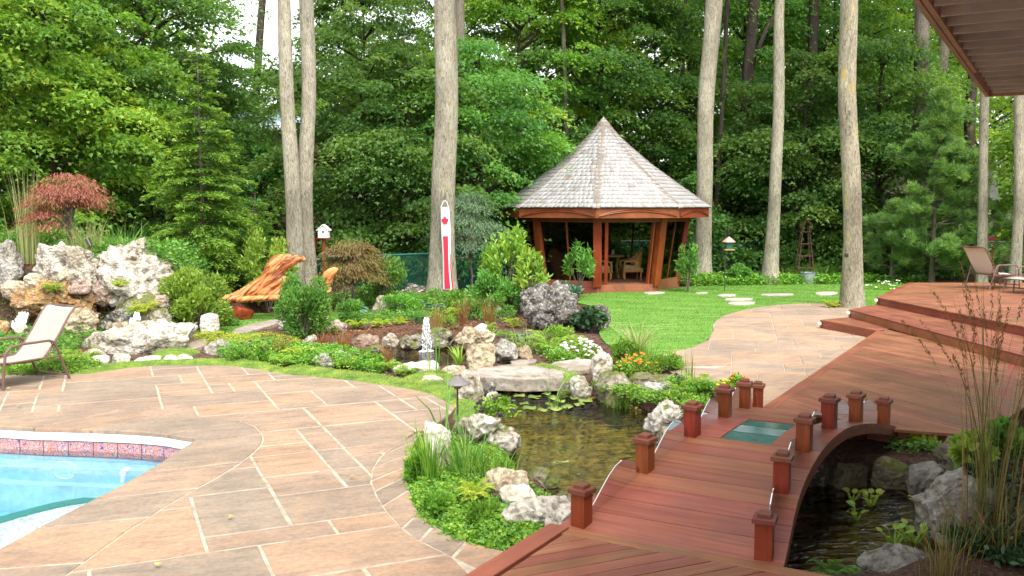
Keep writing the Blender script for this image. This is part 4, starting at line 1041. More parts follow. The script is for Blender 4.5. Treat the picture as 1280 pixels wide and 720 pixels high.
for t, ww in ((.14, .10), (.87, .05)):      # jambs of the open doorway
    a, b = gp(0, RB_ - .02, FZ), gp(1, RB_ - .02, FZ); c, d = gp(0, RT - .03, EZ - .4), gp(1, RT - .03, EZ - .4)
    MB().bar(a.lerp(b, t), c.lerp(d, t), ww, .10).build('door_jamb', W_POST if t < .5 else W_GAZ, gaz, local=True)
fl = MB().prism([(gp(k, RB_ - .02, 0).x, gp(k, RB_ - .02, 0).y) for k in range(8)], FZ - .06, FZ - .003); fl.build('floor', wood_mat('gazebo_floor_wood', (.26, .13, .07), (.40, .22, .12), ang=R(20)), gaz, local=True)
MB().prism([(gp(k, RT + .1, 0).x, gp(k, RT + .1, 0).y) for k in range(8)], EZ - .06, EZ - .03).build('ceiling', W_POST, gaz, local=True)
# furniture inside
def armchair(x, y, rz, label):
    t = empty('wicker_armchair', (GC.x + x, GC.y + y, FZ), rz, label, 'armchair', 'wicker chairs in the gazebo')
    s = MB(); s.box((0, 0, .30), (.62, .60, .12)); s.box((0, -.30, .18), (.60, .03, .26)); s.build('seat', M_WICKER, t, local=True)
    b = MB(); pts = []
    for i in range(9):
        a = math.pi * i / 8; pts.append((.33 * math.cos(a), .30 * math.sin(a) + .05, .62 + .34 * math.sin(a)))
    lo = [(.33 * math.cos(math.pi * i / 8), .24 * math.sin(math.pi * i / 8) + .05, .24) for i in range(9)]
    vs = pts + lo + [(x_ * .9, y_ * .9, z_ - .01) for x_, y_, z_ in pts] + [(x_ * .9, y_ * .9, z_) for x_, y_, z_ in lo]
    fs = [(i, i + 1, 9 + i + 1, 9 + i) for i in range(8)] + [(18 + i, 27 + i, 28 + i, 19 + i) for i in range(8)] + [(i, 18 + i, 19 + i, i + 1) for i in range(8)]
    b.add(vs, fs).build('backrest', M_WICKER, t, local=True)
    for sx in (-1, 1):
        MB().tube([(sx * .33, -.30, .24), (sx * .34, -.28, .56), (sx * .34, 0, .60), (sx * .33, .1, .64)], .035, 7).build('armrest', M_WICKER, t, local=True)
        for sy in (-.27, .25): MB().tube([(sx * .28, sy, 0), (sx * .28, sy, .26)], .025, 6).build('leg', M_WICKER, t, local=True)
    MB().prism([(-.28, -.27), (.28, -.27), (.28, .2), (-.28, .2)], .36, .46, .03).build('cushion', M_CUSH, t, local=True)
    return t
armchair(-1.42, -.55, R(28), 'wicker armchair with tall rounded back behind the left glass of the gazebo')
armchair(-.12, -.35, R(100), 'low wicker chair left of the small round table seen through the open doorway')
armchair(.92, -.05, R(-85), 'golden wicker chair right of the table, seen through the open doorway')
t = empty('wicker_table', (GC.x + .30, GC.y + .25, FZ), 0, 'small round wicker table inside the gazebo doorway', 'table')
MB().lathe([(.0, .70), (.42, .70), (.44, .72), (.42, .745), (0, .745)], 20).build('table_top', M_WICKER, t, local=True)
for k in range(4):
    a = R(45 + 90 * k); MB().tube([(.34 * math.cos(a), .34 * math.sin(a), 0), (.26 * math.cos(a), .26 * math.sin(a), .4), (.33 * math.cos(a), .33 * math.sin(a), .71)], .02, 6).build('leg', M_WICKER, t, local=True)
vz = MB().lathe([(.0, 0), (.05, 0), (.07, .05), (.04, .12), (.05, .17), (0, .17)], 12, (GC.x + .36, GC.y + .22, FZ + .746)).build('vase', simple('vase_lilac', (.35, .30, .42), .4), loc=(GC.x + .36, GC.y + .22, FZ + .746), smooth=True)
tag(vz, 'little lilac vase on the round table in the gazebo', 'vase')
t = empty('side_table', (GC.x - .75, GC.y - 1.35, FZ), R(-20), 'low side table with a grey top behind the left gazebo glass', 'side table')
MB().prism([(-.36, -.2), (.36, -.2), (.36, .2), (-.36, .2)], .50, .58, .01).build('table_top', M_LEDGE, t, local=True)
for sx in (-1, 1):
    for sy in (-1, 1): MB().bar((sx * .30, sy * .15, 0), (sx * .32, sy * .17, .5), .05, .05).build('leg', M_WICKER, t, local=True)

# ---------------------------------------------------------------- rocks
def rock_mesh(size, seed, craggy=.22, sub=4, block=.55, flat=0):
    bm = bmesh.new(); bmesh.ops.create_icosphere(bm, subdivisions=sub, radius=1.0)
    o = Vector((seed * 7.31, seed * 3.17, seed * 1.93)); sz = Vector(size)
    rg = random.Random(seed); planes = [(Vector((rg.uniform(-1, 1), rg.uniform(-1, 1), rg.uniform(-.4, 1))).normalized(), rg.uniform(.55, .95)) for _ in range(11)]
    for v in bm.verts:
        p = v.co.normalized(); mx = max(abs(p.x), abs(p.y), abs(p.z)); p = p * ((1 - block) + block / mx * .82)
        for nn, d in planes:
            k = p.dot(nn)
            if k > d: p = p - nn * (k - d) * .95
        q = Vector((p.x * sz.x, p.y * sz.y, p.z * sz.z)); k = max(.35, (sz.x * sz.y * sz.z) ** (1 / 3) * 1.6)
        w = q / k
        n1 = noise.fractal(w * 1.4 + o, 1.0, 2.0, 5); n2 = 1 - abs(noise.noise(w * 3.1 + o * 2)) * 2; n3 = noise.turbulence(w * 6 + o, 3, True) - .5
        dv = noise.voronoi(w * 2.6 + o)[0]; n4 = min(.35, dv[1] - dv[0]); d5 = noise.voronoi(w * 6.5 + o)[0]; n5 = min(.3, d5[1] - d5[0])
        e = craggy * (n1 * .75 + (n2 - .5) * .22 + n3 * .30 + (n4 - .2) * .55 * (craggy / .3) + (n5 - .15) * .35)
        v.co = q + Vector((p.x, p.y, p.z * (1 - flat))).normalized() * e * k * .9
    me = bpy.data.meshes.new('rock'); bm.to_mesh(me); bm.free()
    me.polygons.foreach_set('use_smooth', [True] * len(me.polygons)); return me
ROCKS = 0
def rock(box, D, mat, label, craggy=.22, depth=None, rz=None, name='boulder', group=None, block=.55, sub=None, sink=.06, zb=None):
    global ROCKS; ROCKS += 1
    x0, y0, x1, y1 = box
    if D is None: D = G((x0 + x1) / 2, y1, 0 if zb is None else zb).y + .15
    a, b = AT((x0 + x1) / 2, y0, D), AT((x0 + x1) / 2, y1, D); w = (x1 - x0) / F * D; h = a.z - b.z
    dp = depth if depth else min(w, max(h * 1.3, w * .55))
    base = Vector((a.x, D + dp * .25, b.z - sink)); hh = h + sink
    if sub is None: sub = 5 if (x1 - x0) > 70 else (4 if (x1 - x0) > 18 else 3)
    me = rock_mesh((w / 2 * 1.04, dp / 2, hh / 2 * 1.04), ROCKS, craggy, sub, block); me.name = name
    me.transform(Matrix.Translation((0, 0, hh / 2)))
    o = link(name, me, mat, loc=base); o.rotation_euler = (0, 0, R((ROCKS * 37) % 30 - 15) if rz is None else rz)
    return tag(o, label, 'rock', group)
W, WC, GR, DK_, RU, TA, MO, PI = [ST[k] for k in ('white', 'whitec', 'grey', 'dark', 'rust', 'tan', 'mossy', 'pinkish')]
RK = [
 ((-22, 299, 25, 368), 18.6, GR, 'tall grey boulder at the left edge, top of the rock wall', .25),
 ((26, 306, 128, 358), 18.7, W, 'long white craggy boulder on top of the rock wall below the red maple', .33),
 ((118, 299, 202, 352), 18.9, W, 'white overhanging craggy boulder crowning the rock wall', .40),
 ((122, 318, 220, 384), 18.5, W, 'large pale boulder at the right end of the rock wall', .32),
 ((27, 339, 54, 361), 18.3, TA, 'small tan rock tucked under the long white boulder', .2),
 ((84, 347, 113, 364), 18.2, PI, 'small pinkish rock above the rusty ledge', .22),
 ((-14, 357, 113, 396), 18.0, RU, 'long rusty orange ledge rock above the pool-side cascade', .30),
 ((64, 381, 129, 420), 17.7, TA, 'tan stepped rock right of the lounge chair back', .25),
 ((122, 384, 170, 414), 17.4, DK_, 'dark grey rounded boulder above the long slab', .2),
 ((134, 365, 212, 398), 18.1, MO, 'mossy tan rock behind the dark boulder', .25),
 ((168, 384, 211, 412), 17.3, MO, 'mossy rock beside the small trickle of water', .25),
 ((188, 368, 209, 381), 17.7, PI, 'small reddish rock on the right shoulder of the rock wall', .2),
 ((-14, 399, 12, 420), 17.2, RU, 'small rusty rock at the left edge below the ledge', .2),
 ((14, 402, 32, 420), 17.0, WC, 'little white stone behind the lounge chair arm', .15),
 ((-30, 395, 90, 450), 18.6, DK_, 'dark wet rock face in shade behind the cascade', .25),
 ((82, 408, 256, 446), 16.1, W, 'very long low pale slab rock at the foot of the wall', .26),
 ((98, 436, 131, 448), None, W, 'flat white edging stone behind the lounge chair leg', .15),
 ((96, 443, 136, 458), None, WC, 'low white edging stone by the patio left of the split rock', .15),
 ((134, 441, 164, 457), None, W, 'blocky white edging stone under the long slab', .18),
 ((-8, 451, 11, 465), None, WC, 'white stone behind the chair at the left edge', .15),
 ((163, 446, 200, 456), None, WC, 'flat white edging stone right of the blocky one', .12),
 ((199, 444, 224, 452), None, WC, 'thin white slab near the flagstone landing', .1),
 ((219, 443, 243, 452), None, WC, 'small flat white stone at the right end of the mossy edging', .1),
 ((248, 391, 272, 420), None, WC, 'upright white egg-shaped stone on the small lawn', .14),
 ((254, 424, 300, 444), None, GR, 'low flat grey rock at the patio planting', .2),
 ((296, 428, 318, 440), None, W, 'small white rock right of the low flat grey one', .2),
 ((346, 372, 373, 414), None, W, 'white boulder peeking out left of the round green bush', .15),
 ((460, 367, 497, 394), None, W, 'white pitted boulder on the lawn edge left of the big trunk', .25),
 ((396, 393, 412, 401), None, WC, 'small pale stone right of the round green bush', .12),
 ((396, 400, 434, 416), None, PI, 'reddish low rock between bush and lime perennials', .2),
 ((376, 420, 396, 434), None, W, 'small white rock among the red grasses', .2),
 ((365, 434, 400, 446), None, WC, 'flat white rock just above the patio moss', .12),
 ((387, 441, 419, 462), None, GR, 'grey jagged rock at the patio edge', .28),
 ((413, 439, 440, 454), None, W, 'pale pointed rock right of the grey jagged one', .25),
 ((437, 436, 452, 446), None, W, 'tiny white rock by the dark pansies', .18),
 ((434, 418, 476, 434), None, PI, 'long tan kerb rock left of the fountain pond', .2),
 ((474, 417, 500, 431), None, W, 'pale kerb rock at the far left of the fountain pond', .2),
 ((498, 415, 532, 434), None, MO, 'mossy kerb rock behind the fountain jet', .25),
 ((530, 409, 572, 434), None, MO, 'mossy tan kerb rock right behind the fountain jet', .3),
 ((566, 411, 600, 436), None, TA, 'tan layered kerb rock under the stacked flat stones', .3),
 ((590, 414, 624, 432), None, TA, 'golden tan kerb rock at the right of the fountain pond', .25),
 ((592, 404, 611, 413), 17.2, WC, 'upper flat white stone of the little stack by the fountain', .1),
 ((593, 411, 613, 419), 17.15, WC, 'lower flat stone of the little stack by the fountain', .1),
 ((486, 451, 551, 469), None, WC, 'flat bright white rock between patio and fountain pond', .14),
 ((523, 469, 560, 482), None, WC, 'flat white stone sunk in bright moss by the patio curve', .1),
 ((580, 431, 622, 462), None, TA, 'rounded pale tan boulder left behind the slab crossing', .15),
 ((615, 420, 648, 455), None, GR, 'grey blocky boulder standing behind the slab crossing', .25),
 ((641, 430, 668, 453), None, TA, 'low tan rock right of the grey blocky boulder', .2),
 ((566, 463, 608, 504), None, W, 'craggy pale boulder behind the pagoda garden lamp', .3),
 ((598, 493, 628, 534), 11.35, W, 'narrow white rock on the pond bank below the slab crossing', .25),
 ((738, 434, 766, 478), None, WC, 'upright white pointed rock beside the marigolds', .28),
 ((710, 471, 747, 502), 12.85, W, 'white block rock under the upright pointed one', .2),
 ((742, 468, 806, 513), 12.5, MO, 'large mossy boulder overhanging the pond', .26),
 ((800, 474, 848, 512), 12.35, GR, 'grey flat-topped boulder by the pond right of the mossy one', .22),
 ((776, 464, 852, 488), 12.9, MO, 'long low rock behind the two pond boulders', .2),
 ((804, 504, 858, 548), 11.05, W, 'white craggy rock on the bank beside the bridge posts', .36),
 ((818, 535, 852, 572), 10.3, MO, 'shaded mossy rock tucked below the bridge edge', .2),
 ((523, 524, 566, 606), 8.62, WC, 'tall white rounded boulder at the patio side of the planting', .2),
 ((572, 514, 646, 566), 9.75, W, 'white craggy boulder with dark foliage on the pond bank', .36),
 ((596, 588, 668, 626), None, TA, 'broad tan rock on the bank under creeping plants', .2),
 ((622, 605, 676, 638), None, WC, 'white smooth rock in the creeping ground cover', .16),
 ((624, 626, 726, 662), None, W, 'long white rock running to the first bridge post', .2),
 ((676, 636, 722, 672), None, W, 'low pale rock at the corner of the timber deck', .22),
 ((646, 352, 720, 414), 18.9, DK_, 'large dark pitted boulder in front of the gazebo', .36),
 ((718, 382, 764, 418), 19.0, DK_, 'lower dark boulder covered with bronze leaves', .25),
 ((612, 384, 634, 396), None, GR, 'small grey rock in the mulch left of the dark boulder', .2),
 ((1088, 574, 1142, 610), 8.7, MO, 'square olive-tinted block at the back of the shaded pond', .12),
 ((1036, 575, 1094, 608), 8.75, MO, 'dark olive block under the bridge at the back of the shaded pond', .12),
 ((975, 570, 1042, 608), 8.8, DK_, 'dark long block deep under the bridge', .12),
 ((1136, 580, 1200, 618), 8.5, GR, 'rough grey block at the edge of the shaded pond', .2),
 ((1182, 544, 1250, 604), 8.7, MO, 'mossy knobbly boulder by the deck corner', .3),
 ((1163, 583, 1272, 695), 7.2, GR, 'big angular grey boulder with a sloping top by the shaded pond', .2),
 ((1080, 688, 1200, 740), 6.6, GR, 'flat grey rock at the bottom edge below the big angular boulder', .18),
 ((1245, 640, 1300, 720), 7.0, DK_, 'dark rock behind the reeds at the bottom right corner', .2),
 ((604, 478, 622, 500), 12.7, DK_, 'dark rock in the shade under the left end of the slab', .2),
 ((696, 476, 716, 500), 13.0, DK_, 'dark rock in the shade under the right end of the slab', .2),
 ((606, 540, 650, 582), 10.0, MO, 'mossy stone on the left pond bank under the dark pansies', .25),
 ((650, 585, 700, 618), 8.75, MO, 'flat mossy stone at the water line left of the bridge', .25),
 ((690, 612, 734, 650), 8.1, MO, 'mossy stone at the water line by the first bridge post', .25),
 ((100, 350, 150, 384), 18.5, PI, 'reddish tan rock wedged between the white boulders', .3),
 ((0, 350, 40, 372), 18.4, TA, 'tan rock in the gap below the tall grey boulder', .25),
 ((196, 350, 222, 388), 18.7, W, 'white rock at the right foot of the rock wall', .3),
 ((128, 402, 200, 418), 17.0, TA, 'wet tan shelf under the small trickle', .25),
 ((455, 431, 486, 446), None, MO, 'mossy stone at the left shore of the fountain pond', .25),
 ((550, 455, 584, 468), None, TA, 'small tan stone at the near shore of the fountain pond', .2),
 ((846, 505, 868, 530), 11.3, GR, 'grey stone half behind the third bridge post', .25),
 ((500, 353, 541, 378), 24.6, DK_, 'dark grey rough stone block left of the big trunk base', .12),
]
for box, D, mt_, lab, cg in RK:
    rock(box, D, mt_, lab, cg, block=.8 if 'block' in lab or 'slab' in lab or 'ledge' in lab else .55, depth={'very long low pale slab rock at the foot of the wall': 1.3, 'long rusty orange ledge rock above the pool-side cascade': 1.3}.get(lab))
# pond edge cobbles (many small stones lining the banks) and pebbles on the bed
def pebbles(name, poly, n, zf, smin, smax, mats, label, seed):
    r = np.random.default_rng(seed); P = in_poly_points(poly, n, seed); P = P if 'chips' in name else P[(sdist(P, poly) > -.3) & (ground_h(P) < (ZW if 'pond_p' in name else ZF) - .05)]; n = len(P); bm = bmesh.new(); bmesh.ops.create_icosphere(bm, subdivisions=1, radius=1); bv = np.array([v.co[:] for v in bm.verts]); bf = np.array([[v.index for v in f.verts] for f in bm.faces]); bm.free()
    s = Soup(); z = ground_h(P)
    for i in range(n):
        q = bv * (1 + r.uniform(-.15, .15, bv.shape)) * r.uniform(smin, smax) * np.array([1, r.uniform(.6, 1), r.uniform(.35, .6)]); a = r.uniform(0, 6.3); c_, s_ = np.cos(a), np.sin(a)
        q = np.c_[q[:, 0] * c_ - q[:, 1] * s_, q[:, 0] * s_ + q[:, 1] * c_, q[:, 2]]
        s.raw(q + [P[i, 0], P[i, 1], z[i] + zf], bf, r.uniform(0, 1))
    return tag(s.build(name, mats), label, 'pebbles', kind='stuff')
m, n, l, p = new_mat('pebble'); at_ = n.new('ShaderNodeAttribute'); at_.attribute_name = 'tint'
r = ramp(n, [(0, (.20, .14, .05)), (.3, (.52, .38, .10)), (.6, (.68, .50, .16)), (.85, (.72, .56, .28)), (1, (.30, .26, .14))]); l.new(at_.outputs['Fac'], r.inputs[0]); l.new(r.outputs[0], p.inputs['Base Color']); p.inputs['Roughness'].default_value = .6; M_PEB = m
pebbles('pond_pebbles', inset(POND if area(POND) > 0 else POND[::-1], -.25), 4600, .02, .05, .12, M_PEB, 'golden brown pebbles on the bed of the clear pond', 5)
pebbles('fountain_pebbles', FPOND, 350, .01, .04, .09, M_PEB, 'brown pebbles on the bed of the fountain pond', 6)
pebbles('mulch_chips', [(-5, 11), (8, 10), (14, 24), (10, 30), (-6, 26), (-7, 17)], 5000, .02, .015, .04, simple('bark_chip', (.13, .06, .04), .9, var=.5), 'brown bark chips scattered over the planting beds', 9)

# slab crossing and flat landing stones
sl = [g2(601, 472), g2(655, 474.5), g2(707, 473), g2(704, 465), g2(676, 458.5), g2(640, 455.5), g2(600, 461), g2(552, 464), g2(545, 467)]
lo = MB(); sl2 = inset(sl if area(sl) > 0 else sl[::-1], .02)
m = MB().prism(sl2, -.19, .02, .018)
sx = sum(p[0] for p in sl) / len(sl); sy = sum(p[1] for p in sl) / len(sl)
o = m.build('slab_bridge', stone_mat('slab_stone', (.42, .38, .33), (.34, .30, .26), (.20, .175, .15), pit=.6, sc=.6), loc=(sx, sy, -.19)); tag(o, 'thick flat stone slab laid across the narrow of the pond', 'stone slab')
bv_ = o.modifiers.new('bevel', 'BEVEL'); bv_.width = .012; bv_.segments = 2
M_LAND = stone_mat('landing_stone', (.40, .35, .30), (.33, .285, .245), (.24, .205, .175), pit=.4, sc=.6)
for px_, lab in (([(676, 457), (738, 448), (742, 462), (716, 466)], 'flat grey-pink landing stone left of the upright white rock'), ([(637, 452), (672, 450), (668, 456), (640, 457)], 'small flat stone behind the slab crossing'),
        ([(198, 434), (258, 424), (262, 430), (248, 437), (205, 443)], 'flat flagstone landing at the right end of the long slab rock'), ([(286, 416), (316, 405), (356, 399), (349, 405), (300, 419)], 'pale flagstone walk leading to the bench lawn'),
        ([(683, 463), (705, 462), (720, 466), (700, 469)], 'white flat stone set in moss right of the slab crossing'), ([(426, 384), (462, 384), (460, 388), (428, 388)], 'grey flat paving strip behind the pond lawn'),
        ([(575, 466), (600, 462), (590, 468)], 'thin pink flagstone left of the slab crossing')):
    P = smooth_poly([g2(*q) for q in px_], 1); ce = (sum(p[0] for p in P) / len(P), sum(p[1] for p in P) / len(P), 0)
    tag(MB().prism(P, -.05, .03, .012).build('flat_stone', M_LAND, loc=ce), lab, 'flat stone')
# ---------------------------------------------------------------- trees
def trunk_mesh(name, pts, rads, mat, n=14, seed=0, limbs=(), flare=1.6):
    r = random.Random(seed); K = 40; vs = []; fs = []; P = [Vector(p) for p in pts]
    S = Soup(); m = MB()
    rows = []
    for i in range(K + 1):
        t = i / K; s_ = t * (len(P) - 1); c = cr(P, min(s_, len(P) - 1 - 1e-6)); j = min(int(s_), len(P) - 2); ra = rads[j] + (rads[j + 1] - rads[j]) * (s_ - j)
        ra *= 1 + (flare - 1) * math.exp(-t * 22)
        for k in range(n):
            a = 2 * math.pi * k / n; q = ra * (1 + .09 * noise.noise(Vector((math.cos(a) * 1.3, math.sin(a) * 1.3, t * 9 + seed * 5))) + .05 * noise.noise(Vector((math.cos(a) * 3, math.sin(a) * 3, t * 30 + seed * 5))) + .10 * math.exp(-t * 22) * math.sin(a * 5 + seed))
            vs.append((c.x + q * math.cos(a), c.y + q * math.sin(a), c.z))
    for i in range(K):
        for k in range(n): fs.append((i * n + k, i * n + (k + 1) % n, (i + 1) * n + (k + 1) % n, (i + 1) * n + k))
    m.add(vs, fs)
    for (a, b, ra) in limbs:
        a, b = Vector(a), Vector(b); mid = a.lerp(b, .5) + Vector((0, 0, (b - a).length * .08)); m.tube([a, mid, b], [ra, ra * .6, ra * .25], 6)
    return m
def high_crown(seed):             # crown far above the picture
    r = np.random.default_rng(seed); s = Soup(); n = 2600
    d = rnd_dirs(n, r); rad = r.uniform(.4, 1, n) ** .5; P = d * rad[:, None] * np.array([2.4, 2.4, 2.6])
    s.leaves(P, rnd_dirs(n, r, -.6, .2), rnd_dirs(n, r, .1, 1), r.uniform(.18, .3, n), r.uniform(.14, .22, n), r.uniform(0, 1, n), 'diamond'); return s.mesh('crown')
HIGH = high_crown(3); HIGH.materials.append(LF['forest'])
def tall_tree(pxs, D, wb, wt, mat, label, zb=0, H=13.5, group='tall bare trunks', crown=True, seed=0, fork=None):
    # pxs: (x at photo row 0 .. x at base), base at z = zb
    (xt, yt), (xb, yb) = pxs
    top = AT(xt, yt, D); bot = AT(xb, yb, D); dx = (top.x - bot.x) / (top.z - bot.z)
    base = Vector((bot.x - dx * (bot.z - zb), D, zb)); rr = random.Random(seed)
    pts = [base + Vector((dx * H * t + rr.uniform(-.09, .09) * (0 < t < 1), rr.uniform(-.15, .15) * t, H * t)) - Vector((0, 0, .1 if t == 0 else 0)) for t in (0, .2, .4, .6, .8, 1)]
    rb, rt = wb / F * D / 2, wt / F * D / 2; zt = 2.5 + 259 / F * D; k = (rb - rt) / (zt)
    rads = [max(rb - k * H * t, rb * .35) for t in (0, .2, .4, .6, .8, 1)]
    t = empty('tall_tree', base, label=label, cat='tree', group=group)
    top_ = pts[-1]; lim = []
    for i in range(5):
        a = rr.uniform(0, 6.28); s_ = cr(pts, 4.2 + i * .18); lim.append((s_, s_ + Vector((math.cos(a) * 1.4, math.sin(a) * 1.4, .9)), rads[-1] * .4))
    if fork: lim += fork(pts, rads)
    trunk_mesh('trunk', pts, rads, mat, seed=seed, limbs=lim).build('trunk', mat, t, smooth=True)
    if crown:
        c = link('crown', HIGH, None, t); c.location = top_ - base + Vector((0, 0, 1.2)); c.rotation_euler = (0, 0, seed)
    return t
TT = [
 (((353, 0), (369, 352)), 22.5, 22, 16, B_LIGHT, 'left one of the twin pale trunks behind the driftwood bench'),
 (((381, 0), (387, 352)), 22.8, 21, 17, B_LIGHT, 'right one of the twin pale trunks behind the driftwood bench'),
 (((560, 0), (552, 378)), 24.2, 31, 27, B_LIGHT, 'thick pale trunk with the red and white windsock hung on it'),
 (((890, 0), (877, 352)), 31.0, 20, 20, B_LIGHT, 'pale trunk standing right beside the gazebo'),
 (((978, 0), (962, 352)), 30.0, 16, 12, B_LIGHT, 'slim pale trunk between the gazebo and the lichened trunk'),
 (((1063, 0), (1066, 383)), 23.0, 23, 21, B_LICHEN, 'lichen-edged thick trunk rising from the end of the stone path'),
 (((1155, 30), (1144, 335)), 33.0, 18, 17, B_MID, 'grey trunk rising through the soft pine'),
 (((1177, 60), (1170, 330)), 35.0, 13, 12, B_MID, 'thinner grey trunk just right of the one in the pine'),
 (((1216, 130), (1212, 300)), 34.0, 13, 12, B_DARK, 'darker trunk left of the slim trunk by the white house'),
 (((1229, 115), (1227, 335)), 27.5, 11, 10, B_LIGHT, 'slim grey trunk in front of the white house'),
 (((1274, 120), (1268, 340)), 26.5, 13, 10, B_LIGHT, 'trunk at the right edge below the balcony'),
 (((943, 0), (931, 200)), 36.0, 13, 14, B_DARK, 'dark forked trunk in the woods between the two pale ones'),
 (((577, 0), (580, 180)), 31.0, 14, 12, B_MID, 'grey trunk half hidden right of the windsock trunk'),
 (((733, 0), (732, 65)), 38.0, 12, 11, B_DARK, 'dark trunk high in the leaves above the gazebo roof'),
 (((325, 0), (322, 50)), 36.0, 9, 9, B_DARK, 'dark thin trunk against the bright gap at upper left'),
 (((1020, 0), (1010, 240)), 37.0, 12, 12, B_DARK, 'dark trunk in the woods left of the lichened trunk'),
 (((705, 120), (707, 195)), 34.0, 6, 5, B_MID, 'thin pale sapling stem just left of the gazebo roof tip'),
 (((905, 90), (903, 130)), 34.0, 6, 5, B_DARK, 'thin dark sapling stem right of the gazebo side trunk'),
 (((856, 60), (852, 165)), 36.0, 5, 4, B_DARK, 'thin dark sapling stem left of the gazebo side trunk'),
]
for i, (pxs, D, wb, wt, mt_, lab) in enumerate(TT):
    fk = None
    if 'forked' in lab: fk = lambda pts, rads: [(pts[2] + Vector((0, 0, 1.4)), pts[3] + Vector((1.3, 0, 1.6)), .13), (pts[1] + Vector((0, 0, 1.8)), pts[1] + Vector((1.5, 0, 3.6)), .06)]
    tall_tree(pxs, D, wb, wt, mt_, lab, zb=max(0, gz(AT(pxs[1][0], pxs[1][1], D).x, D)) if D > 38 else 0, seed=i + 1, crown=(D > 26 or i < 0), H=13.5 if D < 30 else 15, fork=fk)

def leafy(seed, H, Rr, z0, npads, per, ls=(.10, .17), shape='maple', flat=.22, drop=.35, prof=lambda t: math.sin(math.pi * (.12 + .80 * t)) ** .7, tilt=.75, padr=(.5, .95), wf=.85):
    r = np.random.default_rng(seed); s = Soup(); limbs = []
    for i in range(npads):
        t = r.uniform(0, 1); h = z0 + (H - z0) * t; rad = Rr * prof(t) * (.25 + .75 * math.sqrt(r.uniform(0, 1))); a = r.uniform(0, 2 * np.pi)
        c = np.array([rad * math.cos(a), rad * math.sin(a), h]); pr = r.uniform(*padr); n = int(per * 1.4 * (pr / np.mean(padr)) ** 2)
        q = r.normal(0, .5, (n, 2)) * pr; q[:, 0] *= 1.35
        rx, ry = math.cos(a), math.sin(a); x = q[:, 0] * rx - q[:, 1] * ry; y = q[:, 0] * ry + q[:, 1] * rx
        rr = q[:, 0]; z = -drop * (np.hypot(q[:, 0], q[:, 1]) ** 2) / pr - .12 * rr + r.normal(0, flat * pr * .5, n)
        P = c + np.c_[x, y, z]
        D_ = np.c_[x * .8 + rx * .6, y * .8 + ry * .6, np.full(n, -.35)] + r.normal(0, .55, (n, 3)); N = np.c_[r.normal(0, tilt, n) + rx * .35, r.normal(0, tilt, n) + ry * .35, np.ones(n)]
        base = r.uniform(.1, .75); L = r.uniform(*ls, n)
        s.leaves(P, D_, N, L, L * wf, np.clip(base + r.normal(0, .16, n), 0, 1), shape)
        if i % 3 == 0: limbs.append(((0, 0, max(.3, h - rad * .45)), tuple(c), .03 + .02 * Rr / 3))
    return s.mesh('crown'), limbs
def tree_proto(seed, H, Rr, z0, npads, per, bark, trad=.14, **kw):
    me, limbs = leafy(seed, H, Rr, z0, npads, per, **kw)
    m = trunk_mesh('trunk', [(0, 0, -.2), (0.05, 0, H * .3), (-.05, .05, H * .6), (0, 0, H * .95)], [trad, trad * .8, trad * .5, trad * .12], bark, n=8, seed=seed, limbs=limbs)
    tm = bpy.data.meshes.new('trunk'); tm.from_pydata([tuple(v) for v in m.v], [], m.f); tm.update(); tm.materials.append(bark); return me, tm
def place_tree(proto, loc, label, leafmat=None, rz=0, sc=1.0, name='maple_tree', cat='tree', group=None, szc=None):
    cm, tm = proto; t = empty(name, loc, rz, label, cat, group); t.scale = (sc, sc, szc or sc)
    link('trunk', tm, None, t); c = link('crown', cm, None, t)
    if leafmat is not None:
        if not cm.materials: cm.materials.append(leafmat)
        c.material_slots[0].link = 'OBJECT'; c.material_slots[0].material = leafmat
    return t
PR = [tree_proto(101, 11.5, 3.5, .6, 150, 190, B_DARK), tree_proto(102, 10.0, 3.2, .3, 130, 200, B_DARK), tree_proto(103, 13.5, 3.8, 1.0, 170, 180, B_DARK), tree_proto(104, 8.0, 2.9, .2, 105, 210, B_DARK), tree_proto(105, 5.0, 2.3, .1, 60, 220, B_DARK, padr=(.4, .7))]
